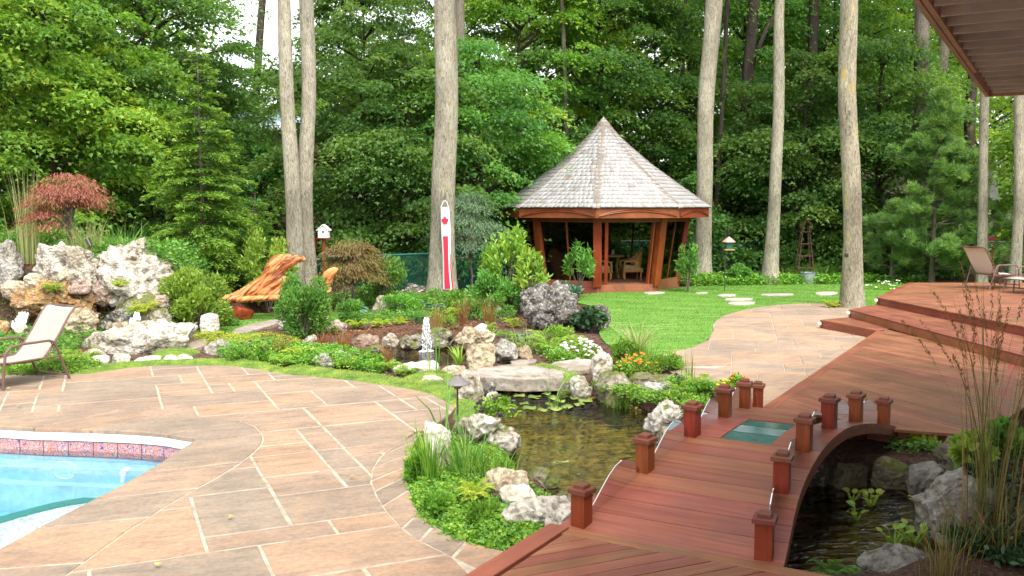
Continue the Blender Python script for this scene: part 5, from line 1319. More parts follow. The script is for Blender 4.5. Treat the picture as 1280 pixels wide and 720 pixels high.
FT = [
 (328, 30.5, 4, .95, 'forest', 'low leafy maple in front of the neighbour house left of the twin trunks'),
 (352, 37.0, 3, 1.02, 'forest', 'distant low maple below the bright sky gap at the twin trunks'),
 (-20, 37.0, 0, 1.1, 'maple', 'light green maple deep in the upper left woods'),  # px, D, proto, scale, kind, label
 (-60, 24.0, 0, 1.0, 'maple', 'bright green maple at the far left edge behind the rock wall'),
 (70, 25.5, 1, 1.0, 'maple', 'yellow-tipped maple behind the red japanese maple'),
 (165, 28.5, 2, .95, 'forest', 'green maple rising left behind the hemlock'),
 (30, 30.0, 2, 1.0, 'forest', 'tall dark maple in the upper left corner'),
 (258, 31.0, 1, .75, 'forest', 'green maple behind the hemlock on its right'),
 (190, 33.0, 0, 1.05, 'forest', 'maple high behind the hemlock tip'),
 (458, 30.0, 1, .95, 'forest', 'full maple between twin trunks and windsock trunk'),
 (510, 29.0, 3, .95, 'forest', 'low branched maple left of the windsock trunk'),
 (600, 30.5, 3, 1.0, 'forest', 'maple just right of the windsock trunk'),
 (650, 35.0, 0, 1.05, 'maple', 'tall maple left above the gazebo roof'),
 (745, 36.0, 0, 1.1, 'forest', 'maple directly behind the gazebo roof tip'),
 (815, 37.0, 1, 1.05, 'forest', 'maple right above the gazebo roof slope'),
 (905, 35.5, 4, 1.1, 'forest', 'low maple behind the bird feeder'),
 (925, 39.0, 0, 1.1, 'forest', 'tall maple behind the dark forked trunk'),
 (1000, 34.0, 3, 1.05, 'forest', 'dense low maple behind the garden obelisk'),
 (1035, 40.0, 2, 1.0, 'forest', 'tall maple behind the slim pale trunk'),
 (1095, 34.0, 3, 1.1, 'forest', 'dense maple right of the lichened trunk'),
 (1130, 42.0, 2, 1.05, 'maple', 'light green maple behind the pine'),  # takes the lighter maple leaf colour
 (1225, 47.0, 0, 1.1, 'maple', 'light green maple above the white house'),
 (1362, 36.0, 3, 1.1, 'maple', 'bright leafy maple at the right edge under the balcony'),
 (560, 38.0, 2, 1.0, 'forest', 'tall maple far behind the windsock trunk'),
 (455, 44.0, 1, 1.1, 'forest', 'distant maple behind the sky gaps left of the windsock trunk'),
 (700, 45.0, 2, 1.2, 'maple', 'tall light green maple far behind left of the gazebo'),
 (860, 46.0, 2, 1.2, 'maple', 'tall light green maple far behind right of the gazebo'),
 (980, 48.0, 2, 1.25, 'maple', 'distant light green maple behind the slim pale trunk'),
 (150, 42.0, 0, 1.3, 'forest', 'distant dark maple in the upper left woods'),
 (690, 33.5, 4, .95, 'forest', 'low leafy maple tucked behind the gazebo on its left'),
 (1060, 46.0, 0, 1.3, 'forest', 'distant maple behind the lichened trunk'),
 (-170, 30.0, 2, 1.0, 'forest', 'tall maple outside the left border of the woods'),
 (1420, 34.0, 2, 1.0, 'forest', 'tall maple outside the right border of the woods'),
 (1380, 28.0, 3, 1.0, 'maple', 'maple beyond the right edge of the upper deck'),
]
for i, (px_, D, k, sc, lm, lab) in enumerate(FT):
    x = (px_ - 640) / F * D; place_tree(PR[k], (x, D, max(-.05, gz(x, D)) - .05), lab, LF[lm], rz=i * 1.7, sc=sc, group='leafy maples of the wood')
# far wood that reads as one mass
def far_wood():
    r = np.random.default_rng(55); s = Soup(); n = 60000
    x = r.uniform(-45, 52, n); y = r.uniform(50, 60, n); z = r.uniform(0, 1, n) ** .8 * (13 + 3 * np.sin(x * .35) + 2 * np.sin(x * .9))
    keep = ~((np.abs(x + 13.5) < 2.6) & (z > 7.5)) & ~((np.abs(x + 17) < 1.6) & (z > 9))
    x, y, z = x[keep], y[keep], z[keep]; n = len(x)
    cl = np.sin(x * 1.3 + np.sin(z * 1.1)) * np.sin(z * 1.7 + np.sin(x)); k = cl > -.45; x, y, z = x[k], y[k], z[k]; n = len(x)
    s.leaves(np.c_[x, y, z + .5], rnd_dirs(n, r, -.8, .3), rnd_dirs(n, r, .0, 1), r.uniform(.35, .6, n), r.uniform(.3, .5, n), np.clip(.45 + .3 * cl[k] + r.normal(0, .2, n), 0, 1), 'maple')
    return s
tag(far_wood().build('far_wood', LF['forest']), 'mass of far green woodland behind everything', 'wood', kind='stuff')
def understory():
    r = np.random.default_rng(56); s = Soup(); n = 42000
    x = r.uniform(-26, 30, n); keep = ~((x > 17.0) & (x < 21.5)); x = x[keep]; n = len(x); y = 31 + 3 * r.uniform(0, 1, n) + np.where(x < -2, -3.2, 0) + np.where(x < -9, -2, 0); h = 1.1 + .5 * np.sin(x * 1.1) + .35 * np.sin(x * 2.7 + 1)
    z = r.uniform(0, 1, n) ** .7 * h * 1.15
    s.leaves(np.c_[x, y + .7, z], rnd_dirs(n, r, -.6, .4), rnd_dirs(n, r, .1, 1), r.uniform(.10, .18, n), r.uniform(.07, .12, n), np.clip(.25 + .3 * np.sin(x * 1.9) * np.sin(z * 3) + r.normal(0, .2, n), 0, 1), 'diamond'); return s
tag(understory().build('undergrowth', LF['forest']), 'shady undergrowth along the back fence', 'undergrowth', kind='stuff')

# hemlock on the left
def hemlock(seed, H, Rr, n=26000, z0=.5, step=.17, per=9, curve=1.0, leafL=(.05, .11), W_=.028, droop=.25, gap=.0):
    r = np.random.default_rng(seed); s = Soup(); m = MB()
    z = z0; levels = []
    while z < H - .15:
        t = z / H; L = Rr * (1 - t) ** curve * (.85 + .3 * r.uniform()); k = max(3, int(per * (1 - t * .6)))
        for j in range(k):
            a = r.uniform(0, 2 * np.pi); l_ = L * r.uniform(.6, 1.1) + .08; levels.append((z + r.uniform(-.08, .08), a, l_))
        z += step
    tot = sum(l_ ** 1.4 for _, _, l_ in levels)
    for (z, a, l_) in levels:
        k = max(6, int(n * l_ ** 1.4 / tot)); d = np.array([math.cos(a), math.sin(a)]); u = r.uniform(.12, 1, k) ** .75; side = r.normal(0, .16, k) * l_ * (1.05 - u) * 1.4 + r.normal(0, .03, k)
        zz = z + l_ * (.16 * u - droop * u * u) + r.normal(0, .025, k); x = d[0] * u * l_ - d[1] * side; y = d[1] * u * l_ + d[0] * side
        D_ = np.c_[d[0] - d[1] * np.sign(side) * .9, d[1] + d[0] * np.sign(side) * .9, np.full(k, -.15)] + r.normal(0, .35, (k, 3))
        s.leaves(np.c_[x, y, zz], D_, np.c_[r.normal(0, .5, (k, 2)), np.ones(k)], r.uniform(*leafL, k), W_, np.clip(.15 + .6 * u + r.normal(0, .15, k), 0, 1), 'diamond')
        if r.uniform() < .5: m.tube([(0, 0, z), (d[0] * l_ * .5, d[1] * l_ * .5, z + l_ * .06), (d[0] * l_ * .95, d[1] * l_ * .95, z + l_ * (.15 - droop))], [.013, .008, .003], 4, False)
    m2 = trunk_mesh('t', [(0, 0, -.1), (0, 0, H * .33), (0, 0, H * .66), (0, 0, H)], [.075, .055, .03, .008], B_MID, n=8); m.add(m2.v, m2.f)
    return s, m
def conifer(name, loc, label, leafmat, bark, *a, **k):
    s, m = hemlock(*a, **k); t = empty(name, loc, label=label, cat='tree'); m.build('trunk', bark, t, local=True); s.build('crown', leafmat, t); return t
conifer('hemlock_tree', (AT(256, 380, 22.4).x, 22.4, -.02), 'feathery yellow-green young hemlock left of the bench', LF['hemlock'], B_MID, 31, 6.5, 1.7, 42000, z0=.7, step=.11, curve=.72, leafL=(.06, .12), W_=.04)
conifer('hemlock_tree', (AT(322, 380, 23.6).x, 23.6, 0), 'smaller leafy hemlock close behind the driftwood bench', LF['hemlock'], B_MID, 32, 2.9, 1.1, 14000, z0=.2, step=.13, curve=.6)
# soft white pine on the right
def pine(seed, H, Rr, n):
    r = np.random.default_rng(seed); s = Soup(); m = MB(); z = .5
    tufts = []
    while z < H - .2:
        t = z / H; L = Rr * (1 - t ** 1.5) * r.uniform(.8, 1.1)
        for j in range(5):
            a = r.uniform(0, 6.28); l_ = L * r.uniform(.5, 1.15); tl = r.uniform(.0, .5); m.tube([(0, 0, z), (math.cos(a) * l_, math.sin(a) * l_, z + l_ * tl)], [.02, .006], 5, False)
            for q in range(9):
                u = r.uniform(.3, 1.05); sd = r.normal(0, .14) * l_; tufts.append((math.cos(a) * l_ * u - math.sin(a) * sd, math.sin(a) * l_ * u + math.cos(a) * sd, z + l_ * u * tl + r.normal(0, .10), a))
        z += .36
    k = n // len(tufts)
    for (x, y, zz, a) in tufts:
        d = rnd_dirs(k, r, -.25, 1) + np.array([math.cos(a), math.sin(a), .3]) * .8; P = np.array([x, y, zz]) + r.normal(0, .05, (k, 3))
        s.leaves(P, d, rnd_dirs(k, r), r.uniform(.13, .21, k), .019, np.clip(r.uniform(.2, .8) + r.normal(0, .15, k), 0, 1), 'diamond')
    m2 = trunk_mesh('t', [(0, 0, -.1), (0, 0, H * .5), (0, 0, H)], [.09, .05, .01], B_MID, n=8); m.add(m2.v, m2.f); return s, m
s, m = pine(41, 6.3, 2.3, 110000); t = empty('pine_tree', (AT(1165, 340, 29.5).x, 29.5, 0), label='soft long-needled white pine behind the upper deck', cat='tree'); m.build('trunk', B_MID, t, local=True); s.build('crown', LF['pine'], t)
s, m = pine(42, 2.6, 1.4, 20000); t = empty('pine_tree', (AT(1115, 340, 30.5).x, 30.5, 0), label='smaller low pine at the left foot of the tall soft pine', cat='tree'); m.build('trunk', B_MID, t, local=True); s.build('crown', LF['pine'], t)

# red and bronze weeping maples
def dome_tree(name, loc, label, mat, Rr, H, h0, n, seed, bark=B_MID, lean=.0, layers=7):
    r = np.random.default_rng(seed); s = Soup(); m = MB()
    for i in range(layers * 7):
        a = r.uniform(0, 6.28); u = math.sqrt(r.uniform(0, 1)) * .92; topz = h0 + (H - h0) * math.sqrt(max(.02, 1 - u * u)); zc = topz - r.choice([0, 0, .18, .4]) * (H - h0)
        c = np.array([Rr * u * math.cos(a) + lean, Rr * u * math.sin(a), zc]); k = n // (layers * 7); q = r.normal(0, 1, (k, 2)) * np.array([.30, .26]) * Rr
        z = -.35 * (q ** 2).sum(1) / Rr * 1.3 - .25 * (q[:, 0] * math.cos(a) + q[:, 1] * math.sin(a)) * u + r.normal(0, .035, k)
        P = c + np.c_[q, z]; D_ = np.c_[q + r.normal(0, .3, (k, 2)) + np.array([math.cos(a), math.sin(a)]) * .3, np.full(k, -.55)]
        s.leaves(P, D_, np.c_[r.normal(0, .6, (k, 2)), np.ones(k)], r.uniform(.05, .11, k), .022, np.clip((.95 if r.uniform() < .15 else r.uniform(.2, .7)) + r.normal(0, .1, k), 0, 1), 'diamond')
        if i % 4 == 0: m.tube([(0, 0, h0 * .9), tuple(c * np.array([.5, .5, .9])), tuple(c - [0, 0, .03])], [.03, .018, .006], 5, False)
    m.tube([(0, 0, -.1), (.05, 0, h0 * .5), (-.03, 0, h0 * .95)], [.045, .035, .03], 8)
    t = empty(name, loc, label=label, cat='tree'); m.build('trunk', bark, t, local=True); s.build('crown', mat, t); return t
dome_tree('japanese_maple', (AT(88, 310, 19.6).x, 19.6, gz(AT(88, 310, 19.6).x, 19.6)), 'dusky red lace-leaf japanese maple above the white boulders', LF['red'], .66, 1.90, .80, 7000, 61)
dome_tree('japanese_maple', (AT(440, 380, 22.0).x, 22.0, 0), 'bronze-green weeping japanese maple right of the bench', LF['bronze'], .64, 1.72, .65, 11000, 62)
dome_tree('small_tree', (AT(588, 350, 25.8).x, 25.8, 0), 'small smoky grey-green tree right behind the windsock trunk', leaf_mat('leaf_smoke', [(0, (.06, .11, .05)), (1, (.16, .25, .13))], transl=.2), .9, 2.9, 1.2, 9000, 63)

# ---------------------------------------------------------------- shrubs and border plants
def shrub_mesh(seed, Rr, H, n, L=(.05, .09), wf=.5, shape='diamond', lumps=14, up=.3, hollow=.45):
    r = np.random.default_rng(seed); s = Soup(); m = MB()
    for i in range(lumps):
        d = rnd_dirs(1, r, -.1 if shape == 'broad' else -.95, 1)[0]; c = d * np.array([Rr, Rr, H * .5]) * r.uniform(hollow, .85) + np.array([0, 0, H * .48]); k = n // lumps
        q = rnd_dirs(k, r) * (r.uniform(0, 1, k) ** .4)[:, None] * np.array([Rr, Rr, H * .55]) * r.uniform(.28, .42)
        P = c + q; P[:, 2] = np.maximum(P[:, 2], .02); out = P - np.array([0, 0, H * .25]); out /= np.linalg.norm(out, axis=1, keepdims=True) + 1e-6
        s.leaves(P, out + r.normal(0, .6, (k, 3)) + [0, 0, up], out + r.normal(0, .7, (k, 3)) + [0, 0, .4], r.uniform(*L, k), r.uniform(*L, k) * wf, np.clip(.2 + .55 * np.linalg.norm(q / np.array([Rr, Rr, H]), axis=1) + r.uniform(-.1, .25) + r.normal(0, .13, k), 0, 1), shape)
        m.tube([(0, 0, -.05), tuple(c * [.4, .4, .6]), tuple(c)], [.016, .01, .004], 4, False)
    return s, m
def shrub(px, D, wpx, y0, mat, label, n=3500, seed=1, name='shrub', L=(.05, .09), wf=.5, zb=None, shape='diamond', cat='shrub', yb=None, lumps=14, hollow=.45, group=None):
    if D is None: D = G(px, yb).y + wpx / F * 10
    x = (px - 640) / F * D / 1.0; x = AT(px, 360, D).x; zb = gz(x, D) if zb is None else zb; H = AT(px, y0, D).z - zb
    s, m = shrub_mesh(seed, wpx / 2 / F * D, H, n, L, wf, shape, lumps, hollow=hollow)
    t = empty(name, (x, D, zb), label=label, cat=cat, group=group); m.build('stems', B_MID, t, local=True); s.build('foliage', mat, t); return t
shrub(243, 18.6, 86, 332, LF['bright'], 'loose yellow-green shrub right of the rock wall', 9000, 1, L=(.06, .11))
shrub(379, 17.6, 66, 342, LF['shrub'], 'round fresh green bush in front of the driftwood bench', 11000, 2, L=(.05, .09), wf=.4, lumps=26)
shrub(286, 19.3, 22, 388, LF['shrub'], 'small dull green shrub under the bench tip', 1600, 3)
shrub(335, 22.2, 70, 290, LF['bright'], 'leafy bright shrub between hemlock and twin trunks', 3600, 4, L=(.08, .13))
shrub(478, 22.8, 62, 318, LF['shrub'], 'spreading soft green shrub left of the stone block', 4200, 5, L=(.06, .1))
shrub(636, 22.0, 62, 288, LF['bright'], 'tall open light green rhododendron left of the gazebo', 1500, 6, L=(.12, .2), wf=.38, shape='broad', lumps=20, hollow=.6)
shrub(665, 21.3, 46, 312, LF['bright'], 'lower rhododendron branch cluster by the gazebo corner', 800, 7, L=(.12, .2), wf=.36, shape='broad', lumps=14, hollow=.6)
shrub(617, 21.5, 66, 340, LF['shrub'], 'mid green shrub mass below the tall rhododendron', 3500, 8, L=(.07, .11))
shrub(724, 25.2, 36, 304, LF['shrub'], 'small leggy rhododendron in front of the left gazebo glass', 420, 9, L=(.13, .2), wf=.38, shape='broad', lumps=12, hollow=.7)
shrub(708, 24.6, 30, 352, LF['blue'], 'low broad-leaved seedling under the leggy rhododendron', 170, 10, L=(.13, .2), wf=.4, shape='broad', lumps=7)
shrub(860, 27.2, 28, 302, LF['shrub'], 'thin young shrub right of the gazebo', 500, 11, L=(.10, .16), shape='broad', lumps=10, hollow=.7)
shrub(922, 30.0, 36, 330, LF['shrub'], 'rounded hydrangea-like shrub left of the slim pale trunk', 1500, 12, L=(.08, .13), shape='broad')
shrub(560, 22.6, 60, 360, LF['cover'], 'low green perennial clump at the foot of the windsock trunk', 2200, 13)
shrub(438, 20.0, 40, 376, LF['shrub'], 'soft green perennials below the bronze maple', 2200, 14)
shrub(500, 21.5, 60, 366, LF['cover'], 'soft green perennials with pink flowers by the lawn', 1800, 15)
shrub(740, 18.6, 42, 388, LF['dark'], 'bronze-leaved low plant hugging the lower dark boulder', 900, 16, L=(.10, .17), wf=.7, shape='broad')
shrub(60, 21.5, 90, 268, LF['shrub'], 'green shrub behind the japanese maple stem', 3500, 17, L=(.08, .14))
shrub(160, 21.6, 80, 300, LF['forest'], 'dark leafy shrub behind the top of the rock wall', 3500, 18, L=(.08, .14))
shrub(1266, 8.6, 40, 528, LF['shrub'], 'broad-leaved green plant at the deck corner behind the reeds', 240, 19, L=(.10, .18), wf=.6, shape='broad', zb=-.03)
shrub(1225, 8.4, 44, 548, LF['bright'], 'bright low leafy plant between mossy and angular boulders', 190, 20, L=(.10, .16), wf=.6, shape='broad', zb=.05)
shrub(1262, 6.6, 110, 668, LF['dark'], 'dark leafy ground plant at the bottom right corner', 1500, 21, L=(.05, .09), zb=-.03)
shrub(1165, 9.5, 24, 545, LF['lime'], 'yellow-green upright plant against the deck fascia', 160, 22, L=(.07, .12), wf=.6, shape='broad', zb=-.03)
shrub(690, 17.2, 30, 412, LF['cover'], 'green leafy plant left of the bright fern', 500, 23)

# clumps -----------------------------------------------------------------
def grass_clump(px, py, h_px, n, mat, label, spread=.18, lean=(.1, .6), W_=.012, seed=1, name='grass_clump', zb=None, D=None, cat='grass', K=5, plume=None, plume_mat=None, tint=None, group=None):
    r = np.random.default_rng(seed)
    if D is None: p = G(px, py, zb or 0); D = p.y
    x = AT(px, 360, D).x; z = gz(x, D) if zb is None else zb; H = h_px / F * D
    P = np.c_[r.normal(0, spread, (n, 2)), np.zeros(n)]; s = Soup(); az = np.arctan2(P[:, 1], P[:, 0]) + r.normal(0, .5, n); hh = H * r.uniform(.55, 1.12, n); ln = r.uniform(*lean, n)
    s.blades(P, hh, az, ln, W_, r.uniform(0, 1, n) if tint is None else tint, K=K)
    t = empty(name, (x, D, z), label=label, cat=cat, group=group); s.build('blades', mat, t)
    if plume:
        k = plume; s = Soup(); Pp = []
        P = np.c_[r.normal(0, spread * .8, (k, 2)), np.zeros(k)]; az = r.uniform(0, 6.28, k); ln = r.uniform(.05, .38, k); hh = H * r.uniform(.8, 1.2, k)
        s.blades(P, hh, az, ln, .006, .4, K=6)
        for i in range(k):
            m_ = 60; u = r.uniform(.74, 1, m_); out = ln[i] * hh[i] * u ** 1.8; up_ = hh[i] * (u - .45 * ln[i] * u ** 3)
            Q = np.c_[P[i, 0] + out * np.cos(az[i]), P[i, 1] + out * np.sin(az[i]), up_] + r.normal(0, .006, (m_, 3))
            s.leaves(Q, np.c_[np.cos(az[i]) * .4 + r.normal(0, .2, m_), np.sin(az[i]) * .4 + r.normal(0, .2, m_), np.ones(m_)], rnd_dirs(m_, r), .028, .008, 1.0)
        s.build('plumes', plume_mat or mat, t)
    return t
grass_clump(38, 330, 118, 90, LF['straw'], 'tall pale green grass clump left of the red maple', .10, (.02, .18), .014, 1, D=19.3)
grass_clump(12, 330, 70, 90, LF['grass'], 'arching dark green grass at the left edge behind the grey boulder', .2, (.4, 1.0), .014, 2, D=19.6)
grass_clump(108, 320, 62, 160, LF['straw'], 'upright striped grass clump right of the red maple stem', .16, (.05, .35), .013, 3, D=19.4)
grass_clump(158, 320, 62, 150, LF['grass'], 'arching green grass above the white overhanging boulder', .2, (.2, .8), .013, 4, D=19.8)
grass_clump(128, 325, 48, 120, LF['grass'], 'bushy green grass between the two striped clumps', .2, (.2, .7), .013, 5, D=19.5)
grass_clump(797, 446, 60, 130, LF['straw'], 'pale arching variegated grass on the lawn edge behind the marigolds', .05, (.3, 1.0), .012, 6)
grass_clump(812, 452, 34, 30, LF['grass'], 'short green grass tuft right of the pale arching grass', .05, (.05, .35), .012, 7)
grass_clump(864, 478, 48, 26, LF['grass'], 'thin upright rush tuft beside the path behind the bridge', .05, (.02, .2), .010, 8)
grass_clump(582, 592, 92, 60, LF['grass'], 'tall arching iris-like grass between the white boulders', .09, (.15, .8), .014, 9)
grass_clump(536, 600, 80, 90, LF['cover'], 'bushy upright green plant left of the tall white boulder', .06, (.05, .4), .016, 10)
grass_clump(612, 592, 50, 90, LF['cover'], 'fine green stems on the pond bank', .12, (.1, .6), .011, 11)
grass_clump(556, 560, 130, 9, LF['grass'], 'few long arching grass blades beside the garden lamp', .05, (.25, .9), .02, 12)
grass_clump(690, 560, 90, 12, LF['grass'], 'thin long blades leaning over the pond from its left bank', .04, (.9, 1.4), .010, 13, D=11.6, zb=-.05)
for i, (x, y, h, l) in enumerate([(352, 444, 34, 'red-tipped blood grass just behind the patio moss'), (340, 446, 24, 'small red grass tuft left of the blood grass'), (400, 432, 24, 'reddish grass behind the flat white rock'), (428, 434, 26, 'red grass near the long tan kerb rock'), (455, 446, 26, 'red grass by the left pond shore'), (480, 448, 28, 'red grass tuft at the fountain pond corner'), (545, 416, 46, 'upright red-brown grass in front of the windsock trunk'), (578, 404, 44, 'brownish feathery grass right of the windsock trunk'), (612, 402, 40, 'brownish feathery grass left of the dark boulder')]):
    grass_clump(x, y, h, 70, LF['redgrass'], l, .06, (.05, .5), .010, 20 + i, group='red-tinged ornamental grasses')
for i, (x, y, h, l) in enumerate([(985, 350, 22, 'strappy daylily clump below the obelisk'), (1005, 350, 28, 'daylily clump right below the obelisk'), (1028, 350, 30, 'tall daylily clump left of the lichened trunk'), (1045, 348, 34, 'daylily clump touching the lichened trunk'), (1092, 350, 26, 'daylily clump right of the lichened trunk'), (1110, 350, 22, 'low daylily clump at the lawn corner by the deck'), (900, 352, 20, 'low leafy clump under the bird feeder'), (935, 350, 18, 'low strappy clump between bird feeder and slim trunk')]):
    grass_clump(x, y, h, 150, LF['grass'], l, .35, (.3, .9), .022, 40 + i, group='strappy perennials along the back border')
grass_clump(667, 436, 38, 150, LF['straw'], 'fine hazy grass behind the bright fern', .16, (.2, .8), .008, 55, D=16.2)
grass_clump(1252, 690, 340, 28, LF['reed'], 'very tall reed grass with rusty plumes at the right edge', .10, (.02, .30), .012, 60, D=6.9, plume=34, zb=-.05, K=7)
grass_clump(1262, 712, 100, 80, LF['reed'], 'dense low reed blades at the foot of the tall reed grass', .16, (.1, .9), .010, 61, D=6.6, zb=-.05, K=6)
grass_clump(1195, 730, 120, 70, LF['reed'], 'trailing reed blades in front of the big angular boulder', .08, (.1, .6), .006, 62, D=6.1, zb=-.05, K=6)

def fern(px, py, w_px, mat, label, n=14, seed=1, lift=.6, name='fern', group=None, zb=None, D=None):
    r = np.random.default_rng(seed); p = G(px, py, zb or 0); D = D or p.y; x = AT(px, 360, D).x; z = gz(x, D) if zb is None else zb; L = w_px / 2 / F * D * 1.25
    s = Soup(); m = MB()
    for i in range(n):
        a = 2 * math.pi * i / n + r.uniform(-.3, .3); l_ = L * r.uniform(.75, 1.1); el = r.uniform(.35, 1.0) * lift; k = 22; u = np.linspace(.1, 1, k)
        rx = l_ * u; rz = l_ * (el * 4.2 * u - el * 3.1 * u * u); C = np.c_[math.cos(a) * rx, math.sin(a) * rx, rz]; wl = l_ * .20 * np.sin(np.pi * np.clip(u * .9 + .08, 0, 1)) + .01
        for sd in (-1, 1):
            D_ = np.c_[-math.sin(a) * sd + math.cos(a) * .45 * np.ones(k), math.cos(a) * sd + math.sin(a) * .45 * np.ones(k), np.full(k, -.12)]
            s.leaves(C, D_, np.c_[np.zeros((k, 2)), np.ones(k)] + r.normal(0, .12, (k, 3)), wl, l_ * .055, np.clip(.5 + r.normal(0, .2, k), 0, 1), 'diamond')
        m.tube([tuple(c) for c in C[::5]], .003, 3, False)
    s.mb(m, .2); o = s.build(name, mat, loc=None); o.location = (x, D, z); return tag(o, label, 'fern' if name == 'fern' else 'plant', group)
FE = [(686, 440, 52, 'bright', 'large bright fern in front of the big dark boulder'), (643, 408, 26, 'lime', 'small lime fern at the left foot of the dark boulder'), (573, 396, 30, 'lime', 'golden fern-like perennial below the windsock trunk'), (600, 392, 24, 'lime', 'golden perennial left of the small grey rock'),
 (475, 408, 24, 'lime', 'lime perennial in the mulch behind the fountain pond'), (500, 404, 18, 'lime', 'tiny lime perennial right of the mulch one'), (445, 410, 26, 'lime', 'lime perennial near the reddish low rock'), (374, 450, 40, 'lime', 'lime foliage clump behind the patio moss left'), (352, 456, 34, 'bright', 'bright ferny clump at the patio edge'),
 (428, 458, 30, 'lime', 'lime fern right of the grey jagged rock'), (484, 462, 30, 'bright', 'green fern left of the flat white rock'), (506, 468, 30, 'bright', 'dark-edged fern under the flat white rock'), (592, 626, 44, 'lime', 'yellow fern in the creeping ground cover'), (560, 640, 30, 'bright', 'small fern in the ground cover by the patio'),
 (850, 492, 34, 'bright', 'jagged light green plant left of the bridge posts'), (878, 490, 46, 'bright', 'spreading light green plant behind the bridge posts'), (180, 392, 34, 'lime', 'lime fern on the mossy rock'), (168, 402, 24, 'bright', 'small fern above the dark rounded boulder'), (98, 452, 40, 'bright', 'green fern under the lounge chair'), (66, 458, 40, 'bright', 'leafy fern left under the lounge chair'),
 (1056, 728, 54, 'shrub', 'feathery green fern at the bottom edge in front of the shaded pond'), (262, 424, 26, 'lime', 'small lime plant at the foot of the egg-shaped stone'), (610, 412, 22, 'bright', 'small green fern right of the stacked stones'), (722, 430, 30, 'bright', 'green fern right of the hazy grass'),
 (1040, 384, 22, 'lime', 'small yellow-green plant at the foot of the lichened trunk'), (150, 360, 22, 'lime', 'tiny lime plant growing in the rock wall'), (66, 366, 26, 'bright', 'small trailing fern on the rusty ledge'), (950, 352, 22, 'lime', 'yellow-green perennial left of the slim trunk base'), (975, 352, 20, 'lime', 'yellow-green perennial right of the slim trunk base')]
for i, (x, y, w, mt_, lab) in enumerate(FE):
    kw = {}
    if (x, y) in ((180, 392), (168, 402)): kw = dict(D=17.3, zb=.45)
    if (x, y) in ((150, 360), (66, 366)): kw = dict(D=18.0, zb=AT(x, y, 18.0).z)
    if x == 1056: kw = dict(zb=-.2)
    if x == 592: kw = dict(zb=.05)
    fern(x, y, w, LF[mt_], lab, 20 + i % 7, 100 + i, **kw)
def hosta(px, py, w_px, mat, label, n=26, seed=1, D=None, name='hosta', group='hostas in the beds', shape='broad'):
    r = np.random.default_rng(seed); p = G(px, py); D = D or p.y; x = AT(px, 360, D).x; z = gz(x, D); L = w_px / 2 / F * D
    s = Soup(); a = r.uniform(0, 6.28, n); u = r.uniform(.1, .75, n); P = np.c_[np.cos(a) * L * u, np.sin(a) * L * u, .08 + L * .5 * (1 - u) + r.uniform(0, .05, n)]
    D_ = np.c_[np.cos(a), np.sin(a), .25 - u * .7]; s.leaves(P, D_, np.c_[-np.cos(a) * .2, -np.sin(a) * .2, np.ones(n)] + r.normal(0, .2, (n, 3)), L * r.uniform(.5, .7, n), L * r.uniform(.34, .5, n), r.uniform(0, 1, n), shape)
    m = MB()
    for i in range(n): m.tube([(0, 0, 0), tuple(P[i])], .005, 3, False)
    s.mb(m, .3); o = s.build(name, mat); o.location = (x, D, z); return tag(o, label, 'hosta', group)
HO = [(528, 388, 30, 'blue', 'blue-green hosta left of the windsock trunk base'), (508, 392, 26, 'blue', 'blue-green hosta at the far left of the hosta group'), (548, 390, 26, 'blue', 'blue-green hosta under the windsock trunk'), (518, 380, 30, 'lime', 'light green hosta behind the blue ones'), (540, 378, 26, 'cover', 'green hosta close to the stone block'), (488, 392, 24, 'blue', 'pale blue hosta right of the pitted boulder'),
 (450, 394, 26, 'blue', 'flat pale hosta on the small lawn left of the pitted boulder'), (1128, 350, 30, 'blue', 'variegated hosta at the corner of the upper deck'), (1144, 350, 26, 'blue', 'variegated hosta second from the deck corner'), (925, 354, 26, 'blue', 'grey-green hosta below the hydrangea'), (655, 428, 24, 'blue', 'blue-green leafy plant left of the bright fern'),
 (892, 352, 30, 'cover', 'green hosta at the base of the gazebo side trunk'), (1075, 352, 26, 'cover', 'green leafy plant behind the lichened trunk'), (20, 462, 34, 'cover', 'leafy plant at the left edge behind the chair'), (328, 440, 26, 'bright', 'upright broad leaf plant by the patio moss')]
for i, (x, y, w, mt_, lab) in enumerate(HO): hosta(x, y, w, LF[mt_], lab, 22 + i % 7, 200 + i)
# strappy water plants, fountain side
grass_clump(573, 458, 34, 12, LF['bright'], 'broad strappy leaves at the edge of the fountain pond', .05, (.3, .8), .05, 71, zb=-.04)
grass_clump(543, 470, 88, 5, LF['grass'], 'single tall iris blades by the fountain', .05, (.03, .25), .025, 72, zb=0)

